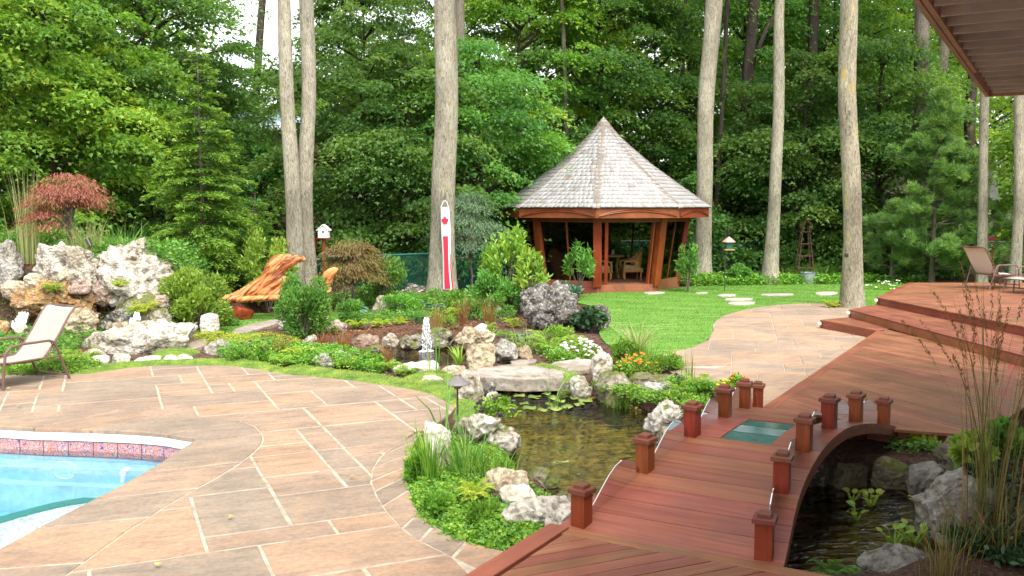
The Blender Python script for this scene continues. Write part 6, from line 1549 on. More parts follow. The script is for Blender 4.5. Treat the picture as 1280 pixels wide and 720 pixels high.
def flowers(px, py, w_px, h_px, n, fmat, label, seed=1, green=LF['cover'], fs=.03, cat='flowers', zb=None, D=None, fol=700, name='flower_clump'):
    r = np.random.default_rng(seed); p = G(px, py, zb or 0); D = D or p.y; x = AT(px, 360, D).x; z = gz(x, D) if zb is None else zb; Rr = w_px / 2 / F * D; H = h_px / F * D
    t = empty(name, (x, D, z), label=label, cat=cat); s = Soup(); k = fol
    q = rnd_dirs(k, r, 0, 1) * (r.uniform(0, 1, k) ** .4)[:, None] * [Rr, Rr * .8, H * .85]; s.leaves(q, rnd_dirs(k, r, -.2, 1), rnd_dirs(k, r, .2, 1), r.uniform(.035, .07, k), r.uniform(.02, .04, k), r.uniform(0, 1, k)); s.build('foliage', green, t)
    s = Soup(); c = rnd_dirs(n, r, .15, 1) * [Rr, Rr * .8, H]; c *= r.uniform(.85, 1.05, (n, 1))
    for j in range(5):
        a = 2 * math.pi * j / 5; nd_ = np.c_[r.normal(0, .4, n), r.normal(-.5, .3, n), np.ones(n)]
        s.leaves(c, np.c_[np.full(n, math.cos(a)), np.full(n, math.sin(a)) * .8, np.full(n, .25 * math.sin(a) + .2)], nd_, fs * r.uniform(.8, 1.2, n), fs * .9, r.uniform(0, 1, n))
    s.build('blossoms', fmat, t); return t
flowers(724, 446, 62, 26, 75, FW['white'], 'mound of white flowers behind the upright white rock', 1, fs=.04)
flowers(700, 450, 40, 20, 6, FW['white'], 'low green mound with few white flowers left of the white blossoms', 11)
flowers(800, 464, 58, 30, 34, FW['orange'], 'mound of orange marigolds between lawn and pond boulders', 2, fs=.035, fol=1100)
flowers(778, 468, 30, 24, 6, FW['orange'], 'green marigold foliage right of the upright white rock', 3, fs=.03)
flowers(908, 484, 26, 14, 22, FW['yellow'], 'yellow pansies just behind the bridge posts', 4, fs=.035, fol=400)
flowers(925, 482, 30, 20, 10, FW['orange'], 'orange and yellow flowers between the far bridge posts', 5, fs=.035)
flowers(848, 484, 44, 22, 5, FW['violet'], 'leafy bedding with one dark violet pansy by the path', 6, fs=.04)
flowers(320, 446, 60, 26, 14, FW['violet'], 'dark pansies along the back patio edge', 7, fs=.04, fol=1000)
flowers(462, 458, 40, 30, 12, FW['violet'], 'deep violet pansies left of the flat white rock', 8, fs=.045, fol=1000)
flowers(620, 560, 60, 32, 14, FW['violet'], 'near-black pansies on the white craggy boulder', 9, fs=.04, D=10.35, zb=.12, fol=700)
flowers(520, 378, 70, 22, 16, FW['pink'], 'pale pink flowers in front of the stone block', 10, fs=.05)
flowers(1150, 345, 80, 14, 26, FW['yellow'], 'small yellow flowers behind the upper deck edge', 12, fs=.05, D=26.5)
flowers(1200, 345, 70, 12, 18, FW['white'], 'small white flowers beside the upper deck chair', 13, fs=.05, D=26.5)
flowers(440, 384, 40, 16, 10, FW['white'], 'white flowers below the bronze maple', 14, fs=.04)
flowers(1110, 345, 60, 14, 20, FW['white'], 'white daisies near the lawn corner', 15, fs=.045, D=28)
flowers(1245, 510, 30, 24, 3, FW['pink'], 'pink bloom among leaves by the deck corner', 16, D=9.6, fs=.04, fol=120)

for i, (x, y, w, h, k, mt_, lab) in enumerate([(655, 390, 30, 26, 500, 'shrub', 'leafy perennial at the left foot of the dark boulder'), (560, 408, 26, 14, 260, 'bright', 'small bright perennial on the mulch right behind the fountain'), (520, 404, 24, 14, 260, 'shrub', 'small green perennial on the mulch left of the fountain'),
  (632, 398, 30, 16, 300, 'shrub', 'small mid green perennial in the mulch left of the dark boulder'), (415, 414, 30, 16, 400, 'cover', 'leafy perennial between bush and fountain pond'), (300, 452, 40, 18, 700, 'cover', 'leafy perennial by the low flat grey rock'), (400, 456, 34, 16, 500, 'cover', 'leafy perennial before the flat white rock'),
  (700, 424, 34, 22, 500, 'bright', 'bushy light perennial above the white flowers'), (835, 462, 40, 20, 700, 'cover', 'leafy bedding plant on the path side of the pond boulders'), (880, 496, 50, 18, 700, 'cover', 'low bedding at the foot of the far bridge posts'), (785, 450, 40, 26, 800, 'cover', 'leafy clump left of the pale arching grass'),
  (200, 404, 26, 22, 400, 'bright', 'light leafy plant on the shoulder of the rock wall'), (228, 412, 40, 18, 500, 'shrub', 'low leafy plant at the foot of the loose yellow-green shrub'),   (462, 380, 34, 34, 900, 'cover', 'fine leafed perennial left of the pitted boulder'), (590, 398, 30, 26, 600, 'shrub', 'leafy clump in the bed behind the small grey rock'), (545, 640, 40, 20, 800, 'cover', 'lush creeping plant at the patio side of the mat'), (600, 650, 46, 20, 900, 'cover', 'lush creeping plant in the middle of the mat'), (520, 600, 30, 30, 700, 'cover', 'leafy upright plant left of the tall white boulder')]):
    shrub(x, G(x, y).y, w, y - h, LF[mt_], lab, k * 2, 300 + i, L=(.035, .07), name='perennial', cat='plant', group='leafy perennials in the beds')
# creeping mats and moss ----------------------------------------------------
def mat_cover(poly, n, mat, label, h=.08, L=(.02, .045), seed=1, name='ground_cover', bump_=.1, base=None, cat='ground cover'):
    r = np.random.default_rng(seed); P = in_poly_points(poly, n, seed); d = np.clip(sdist(P, poly), 0, .35) / .35; hill = bump_ * np.sqrt(d) * (.75 + .5 * np.sin(P[:, 0] * 7) * np.sin(P[:, 1] * 6))
    lob = (np.sin(P[:, 0] * 23 + np.sin(P[:, 1] * 17)) * np.sin(P[:, 1] * 21)); z = np.maximum(ground_h(P), -.06) + hill + r.uniform(0, 1, n) * h + .015 * lob
    s = Soup(); s.leaves(np.c_[P, z], rnd_dirs(n, r, -.3, .7), rnd_dirs(n, r, .25, 1), r.uniform(*L, n), r.uniform(*L, n) * .7, np.clip(.45 + .3 * lob + r.normal(0, .18, n), 0, 1))
    return tag(s.build(name, mat), label, cat, kind='stuff')
def moss(poly, label, seed=1, n=None, z=.02, bump_=.05):
    pl = smooth_poly(poly, 1); A = abs(area(pl)); n = n or int(A * 2600)
    lo, hi = np.array(pl).min(0), np.array(pl).max(0); st = .07; X, Y = np.meshgrid(np.arange(lo[0] - st, hi[0] + st, st), np.arange(lo[1] - st, hi[1] + st, st)); P = np.c_[X.ravel(), Y.ravel()]
    d = sdist(P, pl); Z = z - .05 + bump_ * np.clip((d + .05) / .15, 0, 1) ** .5 + .05 * np.clip(d / .3, 0, 1) * (.7 + .4 * np.sin(P[:, 0] * 9) * np.sin(P[:, 1] * 8)); Z = np.where(d < -.06, -.12, Z)
    ny_, nx_ = X.shape; I = np.arange(nx_ * ny_).reshape(ny_, nx_); q = np.stack([I[:-1, :-1], I[:-1, 1:], I[1:, 1:], I[1:, :-1]], -1).reshape(-1, 4); keep = (d[q] > -.09).any(1); q = q[keep]
    s = Soup(); T = np.concatenate([q[:, :3], q[:, [0, 2, 3]]]); s.raw(np.c_[P, Z], T, .5, 0)
    Q = in_poly_points(pl, n, seed); r = np.random.default_rng(seed); dd = sdist(Q, pl); zq = z - .05 + bump_ * np.clip((dd + .05) / .15, 0, 1) ** .5 + .05 * np.clip(dd / .3, 0, 1) * (.7 + .4 * np.sin(Q[:, 0] * 9) * np.sin(Q[:, 1] * 8))
    s.blades(np.c_[Q, zq - .004], r.uniform(.008, .03, n), r.uniform(0, 6.28, n), r.uniform(.2, 1, n), .009, r.uniform(0, 1, n), K=2, mi=1)
    return tag(s.build('moss_patch', [moss_m, LF['moss']]), label, 'moss', kind='stuff')
moss_m = moss_mat()
eb = [Vector(p) for p in edge_back]
def strip(i0, i1, w_): 
    a = [Vector(p) for p in edge_back[i0:i1 + 1]]; return [tuple(p) for p in a] + [tuple(p + Vector((.1, w_))) for p in a[::-1]]
moss([g2(86, 471), g2(180, 457), g2(250, 456), g2(310, 459), g2(360, 469), g2(352, 456), g2(300, 448), g2(240, 450), g2(170, 452), g2(90, 460)], 'bright moss strip along the back edge of the patio', 1)
moss([g2(340, 464), g2(380, 470), g2(430, 474), g2(500, 484), g2(540, 493), g2(520, 478), g2(480, 468), g2(420, 462), g2(370, 456)], 'green moss edge along the middle of the patio back', 2)
moss([g2(500, 470), g2(520, 482), g2(545, 494), g2(575, 508), g2(600, 510), g2(596, 492), g2(575, 474), g2(560, 464), g2(530, 464)], 'yellow-green moss pad by the patio curve', 3)
moss([g2(570, 505), g2(572, 520), g2(585, 540), g2(612, 540), g2(618, 520), g2(600, 500)], 'moss pad on the neck between patio and pond', 4)
moss([g2(660, 457), g2(680, 454), g2(700, 458), g2(722, 466), g2(718, 471), g2(700, 468), g2(675, 461)], 'bright moss right of the slab crossing', 5)
moss([g2(255, 428), g2(300, 418), g2(330, 416), g2(320, 424), g2(285, 430)], 'lime moss around the flat stones near the lawn', 6)
moss([g2(355, 412), g2(390, 408), g2(400, 414), g2(370, 420)], 'small lime moss patch below the round bush', 7)
moss([g2(195, 438), g2(240, 434), g2(252, 440), g2(230, 446), g2(190, 446)], 'moss between the flat white edging stones', 8)
BEDP = [g2(506, 560), g2(500, 600), g2(514, 642), g2(560, 676), g2(600, 690), g2(660, 690), g2(700, 662), g2(712, 640), g2(690, 615), g2(650, 590), g2(630, 560), g2(600, 540), g2(560, 540), g2(522, 545)]
mat_cover(BEDP, 15000, LF['cover'], 'creeping bright green ground cover spilling over the patio edge', .04, (.02, .04), 1, bump_=.03)
mat_cover([g2(510, 600), g2(520, 645), g2(560, 676), g2(612, 688), g2(672, 684), g2(690, 662), g2(640, 640), g2(600, 610), g2(560, 595)], 13000, LF['cover'], 'dense clover-like mat beside the deck corner', .06, (.022, .042), 2, bump_=.05)
mat_cover([g2(270, 448), g2(330, 450), g2(370, 458), g2(480, 466), g2(480, 452), g2(420, 440), g2(340, 432), g2(280, 436)], 9000, LF['cover'], 'mixed leafy ground cover behind the patio moss', .14, (.03, .06), 3)
mat_cover([g2(410, 398), g2(470, 402), g2(560, 400), g2(640, 402), g2(640, 394), g2(560, 390), g2(520, 392), g2(420, 400)], 2500, LF['shrub'], 'thin leafy ground cover in the mulch bed', .10, (.04, .08), 4)
mat_cover([g2(0, 470), g2(90, 468), g2(130, 462), g2(120, 452), g2(0, 456)], 4500, LF['cover'], 'green ground cover behind the lounge chair', .12, (.03, .06), 5)
mat_cover([(-9.5, 18.9), (-7.0, 19.0), (-7.0, 21.5), (-11, 22.5)], 9000, LF['shrub'], 'leafy cover on the bank behind the rock wall', .35, (.06, .11), 6)
mat_cover([g2(1190, 600), g2(1280, 560), (6.5, 8.2), (5.4, 6.6), g2(1230, 700)], 5000, LF['dark'], 'shady ground cover around the reeds', .15, (.03, .06), 7)
mat_cover([g2(860, 358), g2(1135, 354), (14, 30.5), (4, 31.5)], 9000, LF['cover'], 'leafy front edge of the back border', .25, (.07, .12), 8)
mat_cover([g2(590, 410), g2(660, 424), g2(700, 440), g2(690, 452), g2(640, 430)], 900, LF['cover'], 'sparse green seedlings in the mulch right of the fountain', .08, (.03, .06), 9)

mat_cover([g2(735, 480), g2(800, 486), g2(880, 500), g2(905, 512), g2(860, 530), g2(850, 505), g2(800, 500)], 3500, LF['cover'], 'low green cover behind the pond boulders', .07, (.03, .055), 10)
mat_cover([g2(400, 428), g2(470, 432), g2(500, 425), g2(560, 420), g2(620, 416), g2(600, 405), g2(500, 412), g2(410, 416)], 900, LF['redgrass'], 'reddish and green low cover round the fountain kerb', .07, (.03, .06), 11)
mat_cover([g2(225, 420), g2(250, 418), g2(300, 420), g2(360, 420), g2(390, 428), g2(340, 436), g2(260, 434)], 3000, LF['lime'], 'lime and green low cover between bench walk and patio planting', .05, (.02, .045), 12)
mat_cover([g2(130, 420), g2(250, 420), g2(240, 408), g2(150, 404)], 1600, LF['shrub'], 'low plants growing between the stones of the rock wall foot', .12, (.03, .06), 13)
mat_cover([g2(640, 372), g2(720, 372), g2(700, 386), g2(640, 388)], 3000, LF['shrub'], 'leafy cover under the rhododendrons', .2, (.05, .09), 14)
mat_cover([g2(400, 380), g2(540, 378), g2(545, 388), g2(410, 386)], 5000, LF['shrub'], 'leafy cover behind the pond lawn', .28, (.05, .09), 15)
mat_cover([g2(560, 390), g2(640, 392), g2(640, 378), g2(570, 376)], 3500, LF['cover'], 'leafy cover right of the windsock trunk', .22, (.05, .09), 16)
mat_cover([g2(1105, 560), g2(1190, 575), g2(1200, 556), g2(1120, 546)], 500, LF['shrub'], 'few small weeds in the soil against the deck fascia', .06, (.03, .05), 17)
mat_cover([(-12, 16.6), (-7.6, 16.2), (-6.6, 18.0), (-7.5, 19.0), (-12, 19.2)], 5000, LF['forest'], 'dark damp plants in the shade between the wall rocks', .12, (.05, .09), 18)
mat_cover([g2(-60, 452), g2(95, 450), g2(100, 430), g2(-60, 428)], 4000, LF['shrub'], 'leafy low plants between rock wall and chair', .14, (.04, .08), 19)
# water plants ---------------------------------------------------------------
pad_m = leaf_mat('lily_pad_green', [(0, (.14, .22, .04)), (.8, (.26, .34, .08)), (1, (.45, .30, .06))], transl=.1, objvar=.1)
r_ = random.Random(9)
PADS = [(649, 495, 15), (668, 497, 17), (683, 493, 12), (692, 498, 16), (706, 496, 13), (720, 498, 17), (732, 502, 18), (662, 511, 18), (678, 514, 14), (694, 512, 20), (709, 510, 17), (724, 507, 14), (655, 506, 12), (739, 499, 12), (700, 503, 14), (686, 507, 12)]
PL = ['lily pad at the far left corner just below the slab crossing', 'lily pad second from the left in the row along the slab', 'small lily pad between two bigger ones close to the slab', 'lily pad near the middle of the back row under the slab', 'small lily pad right of the middle of the back row',
 'wide lily pad left of the one at the white block rock', 'large lily pad right below the white block rock', 'lily pad at the front left of the raft', 'small lily pad in the front row second from left', 'largest lily pad, in the middle of the front row', 'lily pad right of the largest one in the front row', 'lily pad at the right of the front row', 'small lily pad at the left between front and back rows', 'orange-tinged lily pad at the right end of the raft', 'small lily pad in the centre of the raft', 'tiny lily pad left of the raft centre']
for i, (x, y, w) in enumerate(PADS):
    p = G(x, y, ZW); Rr = w / 2 / F * p.y; a0 = r_.uniform(0, 6.28); K = 16; vs = [(0, 0, .004)]
    for k in range(K + 1):
        a = a0 + .22 + (2 * math.pi - .44) * k / K; rr = Rr * r_.uniform(.95, 1.03); vs.append((rr * math.cos(a), 1.3 * rr * math.sin(a), .010 + .010 * math.sin(a * 3 + i)))
    m = MB().add(vs + [(x_, y_, z_ - .006) for x_, y_, z_ in vs], [(0, k, k + 1) for k in range(1, K + 1)] + [(K + 2, K + 2 + k + 1, K + 2 + k) for k in range(1, K + 1)] + [(k, K + 2 + k, K + 3 + k, k + 1) for k in range(1, K + 1)])
    s = Soup(); s.mb(m, 1.0 if x == 739 else r_.uniform(0, .8)); o = s.build('lily_pad', pad_m); o.location = (p.x, p.y, ZW + .004 + .001 * i)
    tag(o, PL[i], 'lily pad', 'lily pads on the clear pond')
def hyacinth(px, py, w_px, n, label, seed):
    r = np.random.default_rng(seed); p = G(px, py, ZW); L = w_px / 2 / F * p.y; s = Soup(); a = r.uniform(0, 6.28, n); u = r.uniform(.35, 1, n)
    T = np.c_[np.cos(a) * L * u, np.sin(a) * L * u, .05 + .07 * r.uniform(0, 1, n)]; m = MB()
    for i in range(n): m.tube([(T[i, 0] * .1, T[i, 1] * .1, 0), (T[i, 0] * .6, T[i, 1] * .6, .03), tuple(T[i])], [.006, .010, .004], 5, False)
    s.mb(m, .7); s.leaves(T, np.c_[np.cos(a) * .6, np.sin(a) * .6, np.full(n, .5)], np.c_[-np.cos(a) * .5, -np.sin(a) * .5, np.full(n, .8)], .07, .065, r.uniform(.5, 1, n), 'broad')
    o = s.build('water_hyacinth', LF['bright']); o.location = (p.x, p.y, ZW); return tag(o, label, 'water plant', 'water hyacinths on the shaded pond')
hyacinth(1066, 626, 22, 7, 'water hyacinth floating nearest the bridge', 1); hyacinth(1088, 633, 34, 10, 'water hyacinth with upright round leaves right of the first', 2); hyacinth(1156, 640, 28, 9, 'water hyacinth near the back grey block', 3)
hyacinth(1118, 680, 34, 12, 'water hyacinth at the front left of the shaded pond', 4); hyacinth(1142, 678, 36, 12, 'water hyacinth touching the big angular boulder', 5); hyacinth(1072, 650, 20, 6, 'small flat water hyacinth in the middle of the shaded pond', 6)
hyacinth(705, 497, 16, 10, 'small bright floating plant among the lily pads', 7)
s = Soup(); rr = np.random.default_rng(3); pm = AT(773, 516, 12.55); n = 500; P = np.c_[rr.normal(0, .10, n), rr.normal(0, .08, n), rr.uniform(-.14, .02, n)]; s.leaves(P, np.c_[rr.normal(0, .2, (n, 2)), -np.ones(n)], rnd_dirs(n, rr, -.2, .2), .07, .01, rr.uniform(0, .5, n))
o = s.build('hanging_moss', LF['moss']); o.location = (pm.x, pm.y - .15, -.10); tag(o, 'shaggy yellow moss hanging below the large mossy boulder', 'moss', kind='stuff')
# ---------------------------------------------------------------- driftwood bench
BD = 20.6
def bz(px, py, D=BD): return AT(px, py, D)
bc_ = AT(345, 388, BD); bench = empty('driftwood_bench', (bc_.x, BD, 0), label='big polished driftwood root bench with sweeping back', cat='bench')
def carved(name, outline, D, th, mat, parent, seed=0, amp=.05, curve=0.0):
    # a solid cut from a slab: outline in the picture plane at its depth, grown front and back with swelling faces
    P = [AT(x, y, D) for x, y in outline]; P2 = smooth_poly([(p.x, p.z) for p in P], 2); cx = sum(p[0] for p in P2) / len(P2); cz = sum(p[1] for p in P2) / len(P2)
    bm = bmesh.new(); rings = []
    lo, hi = np.array(P2).min(0), np.array(P2).max(0); st = .035; X, Z = np.meshgrid(np.arange(lo[0] - st, hi[0] + st, st), np.arange(lo[1] - st, hi[1] + st, st)); Q = np.c_[X.ravel(), Z.ravel()]; d = sdist(Q, P2)
    ny_, nx_ = X.shape
    def face(sgn):
        V = []
        for (x, z), dd in zip(Q, d):
            t = math.sqrt(max(0, min(1, (dd + .012) / (th * .9)))) ; w = noise.fractal(Vector((x * 3, z * 3, seed + sgn)), 1, 2, 4); g = (1 - abs(noise.noise(Vector((x * 2.2 + z * 3.1, (z - x * .6) * 5, seed)))) * 2.2)
            V.append((x, D - sgn * (th / 2 * t + (w * amp * .5 + max(0, noise.noise(Vector((x * 1.2 + z * 2.2, (z - x * .75) * 11, seed + 9))) - .12) * -amp * 2.4) * t) + curve * (x - cx) ** 2, z))
        return V
    A, B_ = face(1), face(-1); N_ = len(Q); I = np.arange(N_).reshape(ny_, nx_); q = np.stack([I[:-1, :-1], I[:-1, 1:], I[1:, 1:], I[1:, :-1]], -1).reshape(-1, 4); keep = (d[q] > -.02).all(1); q = q[keep]
    m = MB(); fs = [tuple(f) for f in q] + [tuple(int(i) + N_ for i in f[::-1]) for f in q]
    edge = {}
    for f in q:
        for i in range(4):
            a, b = int(f[i]), int(f[(i + 1) % 4])
            if (b, a) in edge: del edge[(b, a)]
            else: edge[(a, b)] = 1
    fs += [(b, a, a + N_, b + N_) for a, b in edge]
    used = sorted(set(i for f in fs for i in f)); rm = {u: k for k, u in enumerate(used)}; AB = A + B_
    # snap the rim onto the outline
    VV = []
    for u in used:
        x, y, z = AB[u]; dd = d[u % N_]
        if dd < .012:
            best = min(((Vector(P2[k - 1]), Vector(P2[k])) for k in range(len(P2))), key=lambda s_: (Vector((x, z)) - closest(s_, (x, z))).length); c = closest(best, (x, z)); x, z = c.x, c.y
        VV.append((x, y, z))
    m.add(VV, [tuple(rm[i] for i in f) for f in fs]); return m.build(name, mat, parent, smooth=True)
def closest(s_, p):
    a, b = s_; ab = b - a; t = max(0, min(1, (Vector(p) - a).dot(ab) / (ab.dot(ab) + 1e-9))); return a + ab * t
z3 = lambda pts: [(240 + x / 4, 260 + y / 4) for x, y in pts]
carved('backrest', z3([(150, 448), (200, 425), (255, 398), (330, 350), (358, 322), (366, 290), (385, 258), (410, 236), (450, 228), (540, 236), (572, 250), (566, 268), (530, 272), (510, 290), (478, 306), (462, 330), (470, 345), (500, 352), (498, 372), (460, 382), (440, 410), (520, 440), (520, 462), (300, 462), (200, 466)]), BD + .12, .22, W_DRIFT, bench, 1, .06)
carved('seat', z3([(142, 442), (150, 432), (200, 436), (300, 440), (500, 430), (690, 400), (700, 425), (640, 448), (450, 462), (350, 466), (240, 476), (160, 474), (144, 462)]), BD - .22, .62, W_DRIFT, bench, 2, .03)
carved('armrest', z3([(650, 425), (648, 350), (660, 318), (685, 300), (715, 294), (734, 300), (728, 326), (706, 348), (700, 390), (694, 425)]), BD - .1, .22, W_DRIFT, bench, 3, .03)
for (x, r0_, nm) in ((302, .27, 'left'), (392, .25, 'right')):
    p = AT(x, 390, BD - .15); me = rock_mesh((r0_, r0_ * .9, .20), 77 + x, .10, 4, .4); me.name = 'pedestal_log'
    o = link('pedestal_log', me, W_DRIFTD, bench); o.location = Vector((p.x, BD - .15, .15)) - Vector(bench.location)

# ---------------------------------------------------------------- loungers
def lounger(loc, rz, label, group='sling loungers'):
    t = empty('lounge_chair', loc, rz, label, 'lounge chair', group)
    w = .31
    m = MB(); prof_ = [(-.02 - .95, .33), (-.6, .36), (-.2, .33), (.02, .35), (.12, .44), (.30, .68), (.46, .92), (.56, 1.03), (.62, 1.04)]
    vs = []; K = len(prof_)
    for (y, z) in prof_:
        for i in range(5):
            x = -w + 2 * w * i / 4; vs.append((x, y, z - .02 * math.sin(math.pi * i / 4)))
    fs = [(i * 5 + j, i * 5 + j + 1, i * 5 + j + 6, i * 5 + j + 5) for i in range(K - 1) for j in range(4)]
    m.add(vs + [(x, y + .006, z - .008) for x, y, z in vs], fs + [tuple(i + K * 5 for i in f[::-1]) for f in fs]); m.build('sling', M_SLING, t, local=True, smooth=True)
    for sx in (-1, 1):
        X = sx * (w + .01)
        MB().tube([(X, y, z) for y, z in prof_], .016, 7).build('side_rail', M_BROWNMETAL, t, local=True)
        X2 = sx * (w + .05)
        MB().tube([(X2, -.62, .0), (X2, -.60, .25), (X2, -.56, .50), (X2, -.48, .58), (X2, -.3, .60), (X2, .10, .60), (X2, .17, .57), (X2, .22, .48), (X2, .32, .2), (X2, .40, .0)], .019, 8).build('armrest', M_BROWNMETAL, t, local=True)
        MB().tube([(X2, -.52, .36), (X2, .26, .36)], .014, 6).build('seat_rail', M_BROWNMETAL, t, local=True)
        MB().tube([(X2, .12, .59), (X2, .18, .44), (X, .10, .42)], .012, 6).build('recline_bracket', M_BROWNMETAL, t, local=True)
        MB().tube([(X, -.94, .33), (X, -.98, .0)], .016, 7).build('front_leg', M_BROWNMETAL, t, local=True)
    for y, z in ((.38, .06), (-.60, .10), (.10, .36), (-.5, .34), (-.97, .33), (.62, 1.04)): MB().tube([(-w - .05, y, z), (w + .05, y, z)], .013, 6).build('cross_bar', M_BROWNMETAL, t, local=True)
    return t
a, b = G(89, 467), G(0, 484)
chL = lounger((a.x - .34, a.y - .58, 0), R(-28), 'beige sling lounge chair with brown tube frame at the left patio edge')
up_chair = lounger((AT(1236, 350, 22.6).x, 22.6, .5), R(112), 'beige sling chair on the upper deck beside the slim trunk')
lounger((AT(1290, 350, 21.6).x + .35, 21.6, .5), R(-70), 'dark framed chair cut by the right edge of the picture on the upper deck')

M_SLINGW = simple('pale_sling', (.62, .60, .54), .8, var=.05)
for c in up_chair.children:
    if c.name.startswith('sling'): c.data.materials[0] = M_SLINGW
# ---------------------------------------------------------------- windsock on the big trunk
WD = 24.2 - .48
top = AT(556, 257, WD); t = empty('windsock', (top.x, top.y, top.z), label='long white windsock with red maple leaf and red stripe hanging on the thick trunk', cat='windsock')
M_FAB = simple('white_cloth', (.80, .80, .80), .85, var=.03); M_RED = simple('red_cloth', (.62, .015, .045), .85, var=.06)
def sock(z):   # half width, x offset, at z below the top
    u = -z / 2.12; return .105 + .02 * u + .012 * math.sin(u * 7), .03 * u + .05 * u * u + .01 * math.sin(u * 5)
m = MB(); n_ = 16; K = 14; vs = []; L_ = 2.12
for i in range(K + 1):
    z = -L_ * i / K; hw, ox = sock(z)
    for k in range(n_): a = 2 * math.pi * k / n_; vs.append((ox + hw * math.cos(a), .07 * math.sin(a) * (1 + .15 * math.sin(a * 3 + i)), z - .04))
m.add(vs, [(i * n_ + k, (i + 1) * n_ + k, (i + 1) * n_ + (k + 1) % n_, i * n_ + (k + 1) % n_) for i in range(K) for k in range(n_)]); m.build('tube', M_FAB, t, local=True, smooth=True)
def patch(poly, mat, name):
    P = smooth_poly(poly, 0); c = [(x, -.074 - .012, z) for x, z in P]; b_ = [(x, -.060, z) for x, z in P]; nn = len(P)
    MB().add(c + b_, [tuple(range(nn)), tuple(range(2 * nn - 1, nn - 1, -1))] + [(i, nn + i, nn + (i + 1) % nn, (i + 1) % nn) for i in range(nn)]).build(name, mat, t, local=True)
st_l, st_r = [], []
for i in range(12):
    z = -.78 - (L_ - .76) * i / 11; hw, ox = sock(z); st_l.append((ox - hw * .62, z)); st_r.append((ox + hw * .48, z))
for i in range(11):
    patch([st_l[i], st_r[i], st_r[i + 1], st_l[i + 1]], M_RED, 'red_stripe') if False else None
c = [(x, -.086, z) for x, z in st_l] + [(x, -.086, z) for x, z in st_r]; b_ = [(x, -.06, z) for x, z in st_l] + [(x, -.06, z) for x, z in st_r]
fs = [(i, i + 1, 13 + i, 12 + i) for i in range(11)] + [(24 + i, i, i + 1, 25 + i) for i in (0,)]
fs += [(i, 24 + i, 25 + i, i + 1) for i in range(1, 11)] + [(12 + i, 13 + i, 37 + i, 36 + i) for i in range(11)] + [(0, 12, 36, 24), (11, 35, 47, 23)]
MB().add(c + b_, fs).build('red_stripe', M_RED, t, local=True)
for off_ in (.92,):                                            # second stripe on the right side of the tube
    l_, r2_ = [], []
    for i in range(8):
        z = -1.25 - .9 * i / 7; hw, ox = sock(z); l_.append((ox + hw * .80, -.048, z)); r2_.append((ox + hw * 1.04, -.005, z))
    MB().add(l_ + r2_, [(i, i + 1, 9 + i, 8 + i) for i in range(7)]).build('side_stripe', M_RED, t, local=True)
leafp = [(0, 1), (.18, .66), (.38, .76), (.30, .34), (.62, .55), (.68, .40), (.98, .44), (.86, .18), (1.0, .08), (.52, -.26), (.58, -.46), (.08, -.38), (.06, -.85), (-.06, -.85), (-.08, -.38), (-.58, -.46), (-.52, -.26), (-1.0, .08), (-.86, .18), (-.98, .44), (-.68, .40), (-.62, .55), (-.30, .34), (-.38, .76), (-.18, .66)]
patch([(.005 + x * .115 * .8, -.40 + y * .15) for x, y in leafp], M_RED, 'maple_leaf')
MB().tube([(-.10, -.02, -.04), (-.04, -.01, .10), (0, 0, .14), (.05, -.01, .10), (.10, -.02, -.04)], .008, 5).build('bridle', M_FAB, t, local=True)
MB().tube([(0, 0, .13), (0, .02, .30), (.02, .10, .34)], .010, 6).build('hook', M_DARKMETAL, t, local=True)
# second fold behind the front tube
# ---------------------------------------------------------------- birdhouse, feeder, lamp, spotlight, trellis
p = AT(405, 297, 23.4); t = empty('birdhouse', (p.x, p.y, 0), label='little white birdhouse on a post right of the twin trunks', cat='birdhouse')
MB().prism([(-.045, -.045), (.045, -.045), (.045, .045), (-.045, .045)], 0, p.z).build('post', W_GAZ, t, local=True)
w, h = .13, .2; m = MB().add([(-w, -.11, p.z), (w, -.11, p.z), (w, -.11, p.z + h), (0, -.11, p.z + h + .11), (-w, -.11, p.z + h), (-w, .11, p.z), (w, .11, p.z), (w, .11, p.z + h), (0, .11, p.z + h + .11), (-w, .11, p.z + h)], [(0, 1, 2, 3, 4), (9, 8, 7, 6, 5), (0, 5, 6, 1), (1, 6, 7, 2), (4, 3, 8, 9), (2, 7, 8, 3), (0, 4, 9, 5)])
m.build('box', M_WHITE, t, local=True)
for s_ in (-1, 1): MB().bar((s_ * .17, 0, p.z + h - .02), (0, 0, p.z + h + .13), .28, .018, up=(s_ * .6, 0, 1)).build('roof_panel', M_WHITE, t, local=True)
MB().tube([(0, -.112, p.z + .15), (0, -.118, p.z + .15)], .028, 12).build('entrance_hole', M_DARKMETAL, t, local=True)
MB().box((0, 0, p.z - .02), (.34, .26, .03)).build('platform', W_GAZ, t, local=True)
MB().tube([(-.22, .08, p.z - .25), (-.22, .08, p.z + .02)], .03, 8).build('bracket', W_GAZ, t, local=True)
p = AT(911, 307, 27.5); t = empty('bird_feeder', (p.x, p.y, 0), label='green hopper bird feeder with coppery roof on a thin pole left of the slim trunk', cat='bird feeder')
MB().tube([(-.10, 0, 0), (-.10, 0, p.z + .5), (-.02, 0, p.z + .55), (0, 0, p.z + .35)], .012, 6).build('pole', M_DARKMETAL, t, local=True)
MB().lathe([(0, p.z + .27), (.03, p.z + .26), (.20, p.z + .12), (.20, p.z + .10), (0, p.z + .11)], 8).build('roof', simple('copper_pink', (.60, .30, .24), .5), t, local=True)
MB().box((0, 0, p.z), (.17, .17, .20)).build('hopper', M_TEAL, t, local=True); MB().box((0, 0, p.z - .12), (.30, .30, .035)).build('tray', M_WICKER, t, local=True)
lp = G(572, 536); t = empty('garden_lamp', (lp.x, lp.y, -.03), label='dark pagoda-hat path light on a thin stake beside the patio curve', cat='path light')
